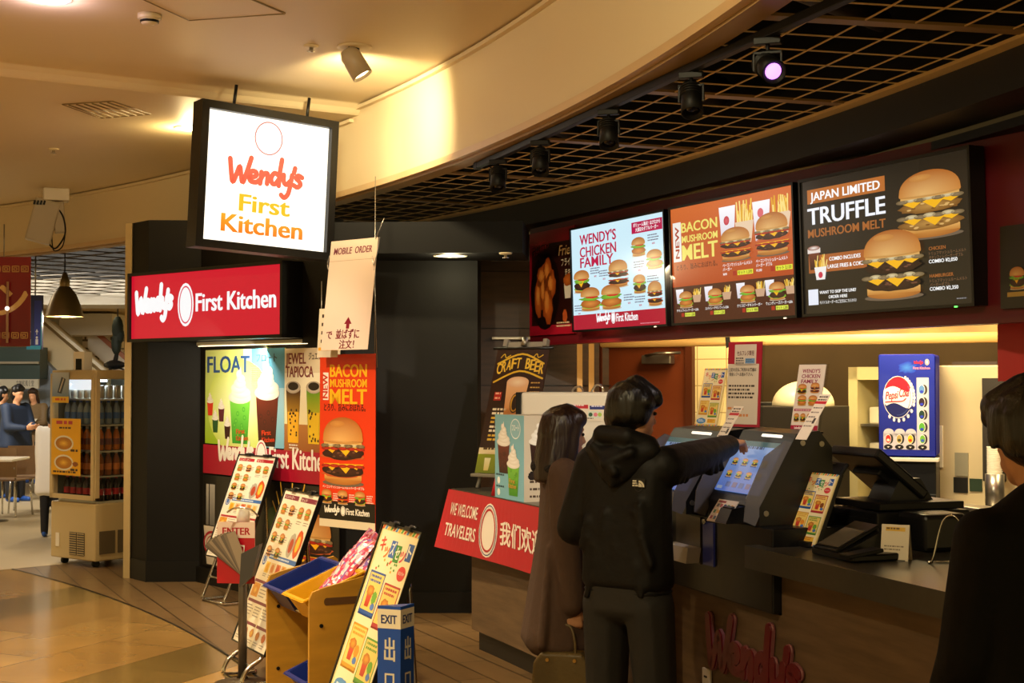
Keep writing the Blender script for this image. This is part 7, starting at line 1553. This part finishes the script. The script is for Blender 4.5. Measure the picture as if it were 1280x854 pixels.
# --- people far away in the food court
def far_person(px, Y, h, heading, coat, trousers, hair, label, hold=None, coat_len=.5):
    p = at(px, 500, Y); t = thing('person', label, 'person', (p.x, Y, .004), R(heading)); k = h / 1.7
    def sc(x, y, z): return V((x, y, z)) * k
    hc = sc(0, .03, 1.575); P, hp = head_prims(hc, 0, R(-14), k)
    shR, shL = sc(.19, 0, 1.37), sc(-.19, 0, 1.37)
    wr, wl = (sc(.1, .3, 1.08), sc(-.1, .3, 1.08)) if hold else (sc(.24, .08, .82), sc(-.24, .08, .82))
    elR = ik(shR, wr, .29 * k, .26 * k, V((.6, -.7, -.4))); elL = ik(shL, wl, .29 * k, .26 * k, V((-.6, -.7, -.4)))
    P += [[(sc(0, 0, 1.36), .06 * k), (hc + V((0, -.01, -.06 * k)), .05 * k)], [(sc(.12, 0, 1.32), .08 * k), (sc(-.12, 0, 1.32), .08 * k), (sc(.1, 0, .9), .1 * k), (sc(-.1, 0, .9), .1 * k)]]
    for s in (-1, 1): P += [[(sc(s * .1, 0, .9), .09 * k), (sc(s * .1, .02, .5), .06 * k)], [(sc(s * .1, .02, .5), .056 * k), (sc(s * .1, -.01, .08), .04 * k)], [(sc(s * .1, -.02, .05), .04 * k), (sc(s * .11, .13, .03), .03 * k)]]
    for a_, b_, c_ in ((shR, elR, wr), (shL, elL, wl)): P += [[(a_, .055 * k), (b_, .042 * k)], [(b_, .042 * k), (c_, .028 * k)]]
    P += hand_prims(wr, sc(-.3, .8, .1), V((-.7, 0, .3)), (25, 30, 32, 36, 15)); P += hand_prims(wl, sc(.3, .8, .1), V((.7, 0, .3)), (25, 30, 32, 36, 15))
    blob('body', P, .011, SKIN, t, 2)
    J = [[(sc(.16, 0, 1.36), .08 * k), (sc(-.16, 0, 1.36), .08 * k), (sc(.17, 0, coat_len * k + .35), (.11 * k, .14 * k, .05)), (sc(-.17, 0, coat_len * k + .35), (.11 * k, .14 * k, .05))]]
    for a_, b_, c_ in ((shR, elR, wr), (shL, elL, wl)): J += [[(a_, .085 * k), (b_, .07 * k)], [(b_, .07 * k), (c_ - (c_ - b_) * .08, .05 * k)]]
    blob('coat', J, .018, coat, t, 3)
    blob('trousers', [[(sc(s * .1, 0, .88), .11 * k), (sc(s * .1, .0, .08), .07 * k)] for s in (-1, 1)], .018, trousers, t, 3)
    for s in (-1, 1): blob('shoe', [[(sc(s * .1, -.03, .045), .045 * k), (sc(s * .11, .16, .035), .036 * k)]], .012, mat('shoe_blue', '1a4a9a', .5), t, 2)
    Hh = [[(hp(0, -.025, .05), .09 * k), (hp(0, -.04, -.04), .085 * k)], [(hp(.05, .035, .085), .036 * k), (hp(-.05, .035, .085), .036 * k), (hp(0, 0, .1), .06 * k)]]
    if hair is HAIRBR:
        for s in (-1, 1): Hh.append([(hp(s * .08, .01, .04), .026 * k), (hp(s * .085, -.01, -.13), .028 * k)])
    blob('hair', Hh, .011, hair, t, 2)
    return t, (wr + wl) / 2
t, m_ = far_person(20, 19.2, 1.56, -205 + 90, mat('jacket_blue', '16263e', .7), mat('far_trousers', '14141a', .7), HAIRB, 'person in a dark blue jacket standing at the far left behind the chairs', True)
t, m_ = far_person(43, 22.6, 1.49, 165, mat('jacket_tan', '6a5434', .7), mat('far_trousers'), HAIRBR, 'person in a tan coat reading a white paper in the far food court', True)
wv = V((at(43, 500, 22.6).x, 22.6, 0)) + Matrix.Rotation(R(165), 3, 'Z') @ m_
a = Art(.3, .22, 'd8d0bc'); a.lines(.03, .18, .24, 5, .035, .008, '8a8478', l=1); setp(a.build('paper_sheet', PRINT, None, wv + V((-.13, -.12, -.03)), (R(-60), 0, R(-12)), .003), 'white paper held by the person in the tan coat', 'paper')
t, m_ = far_person(0, 19.8, 1.53, -60, mat('jacket_dark', '15181a', .7), mat('far_trousers'), HAIRB, 'person in dark clothes half cut off by the left edge', True)
t, m_ = far_person(64, 14.9, 1.36, 5, mat('coat_white', 'f4f0e8', .6, bump=.2, bscale=12), mat('far_trousers'), HAIRB, 'small person in a white padded coat half hidden behind the drinks fridge', None, .3)
t.scale = (.72, .8, 1)
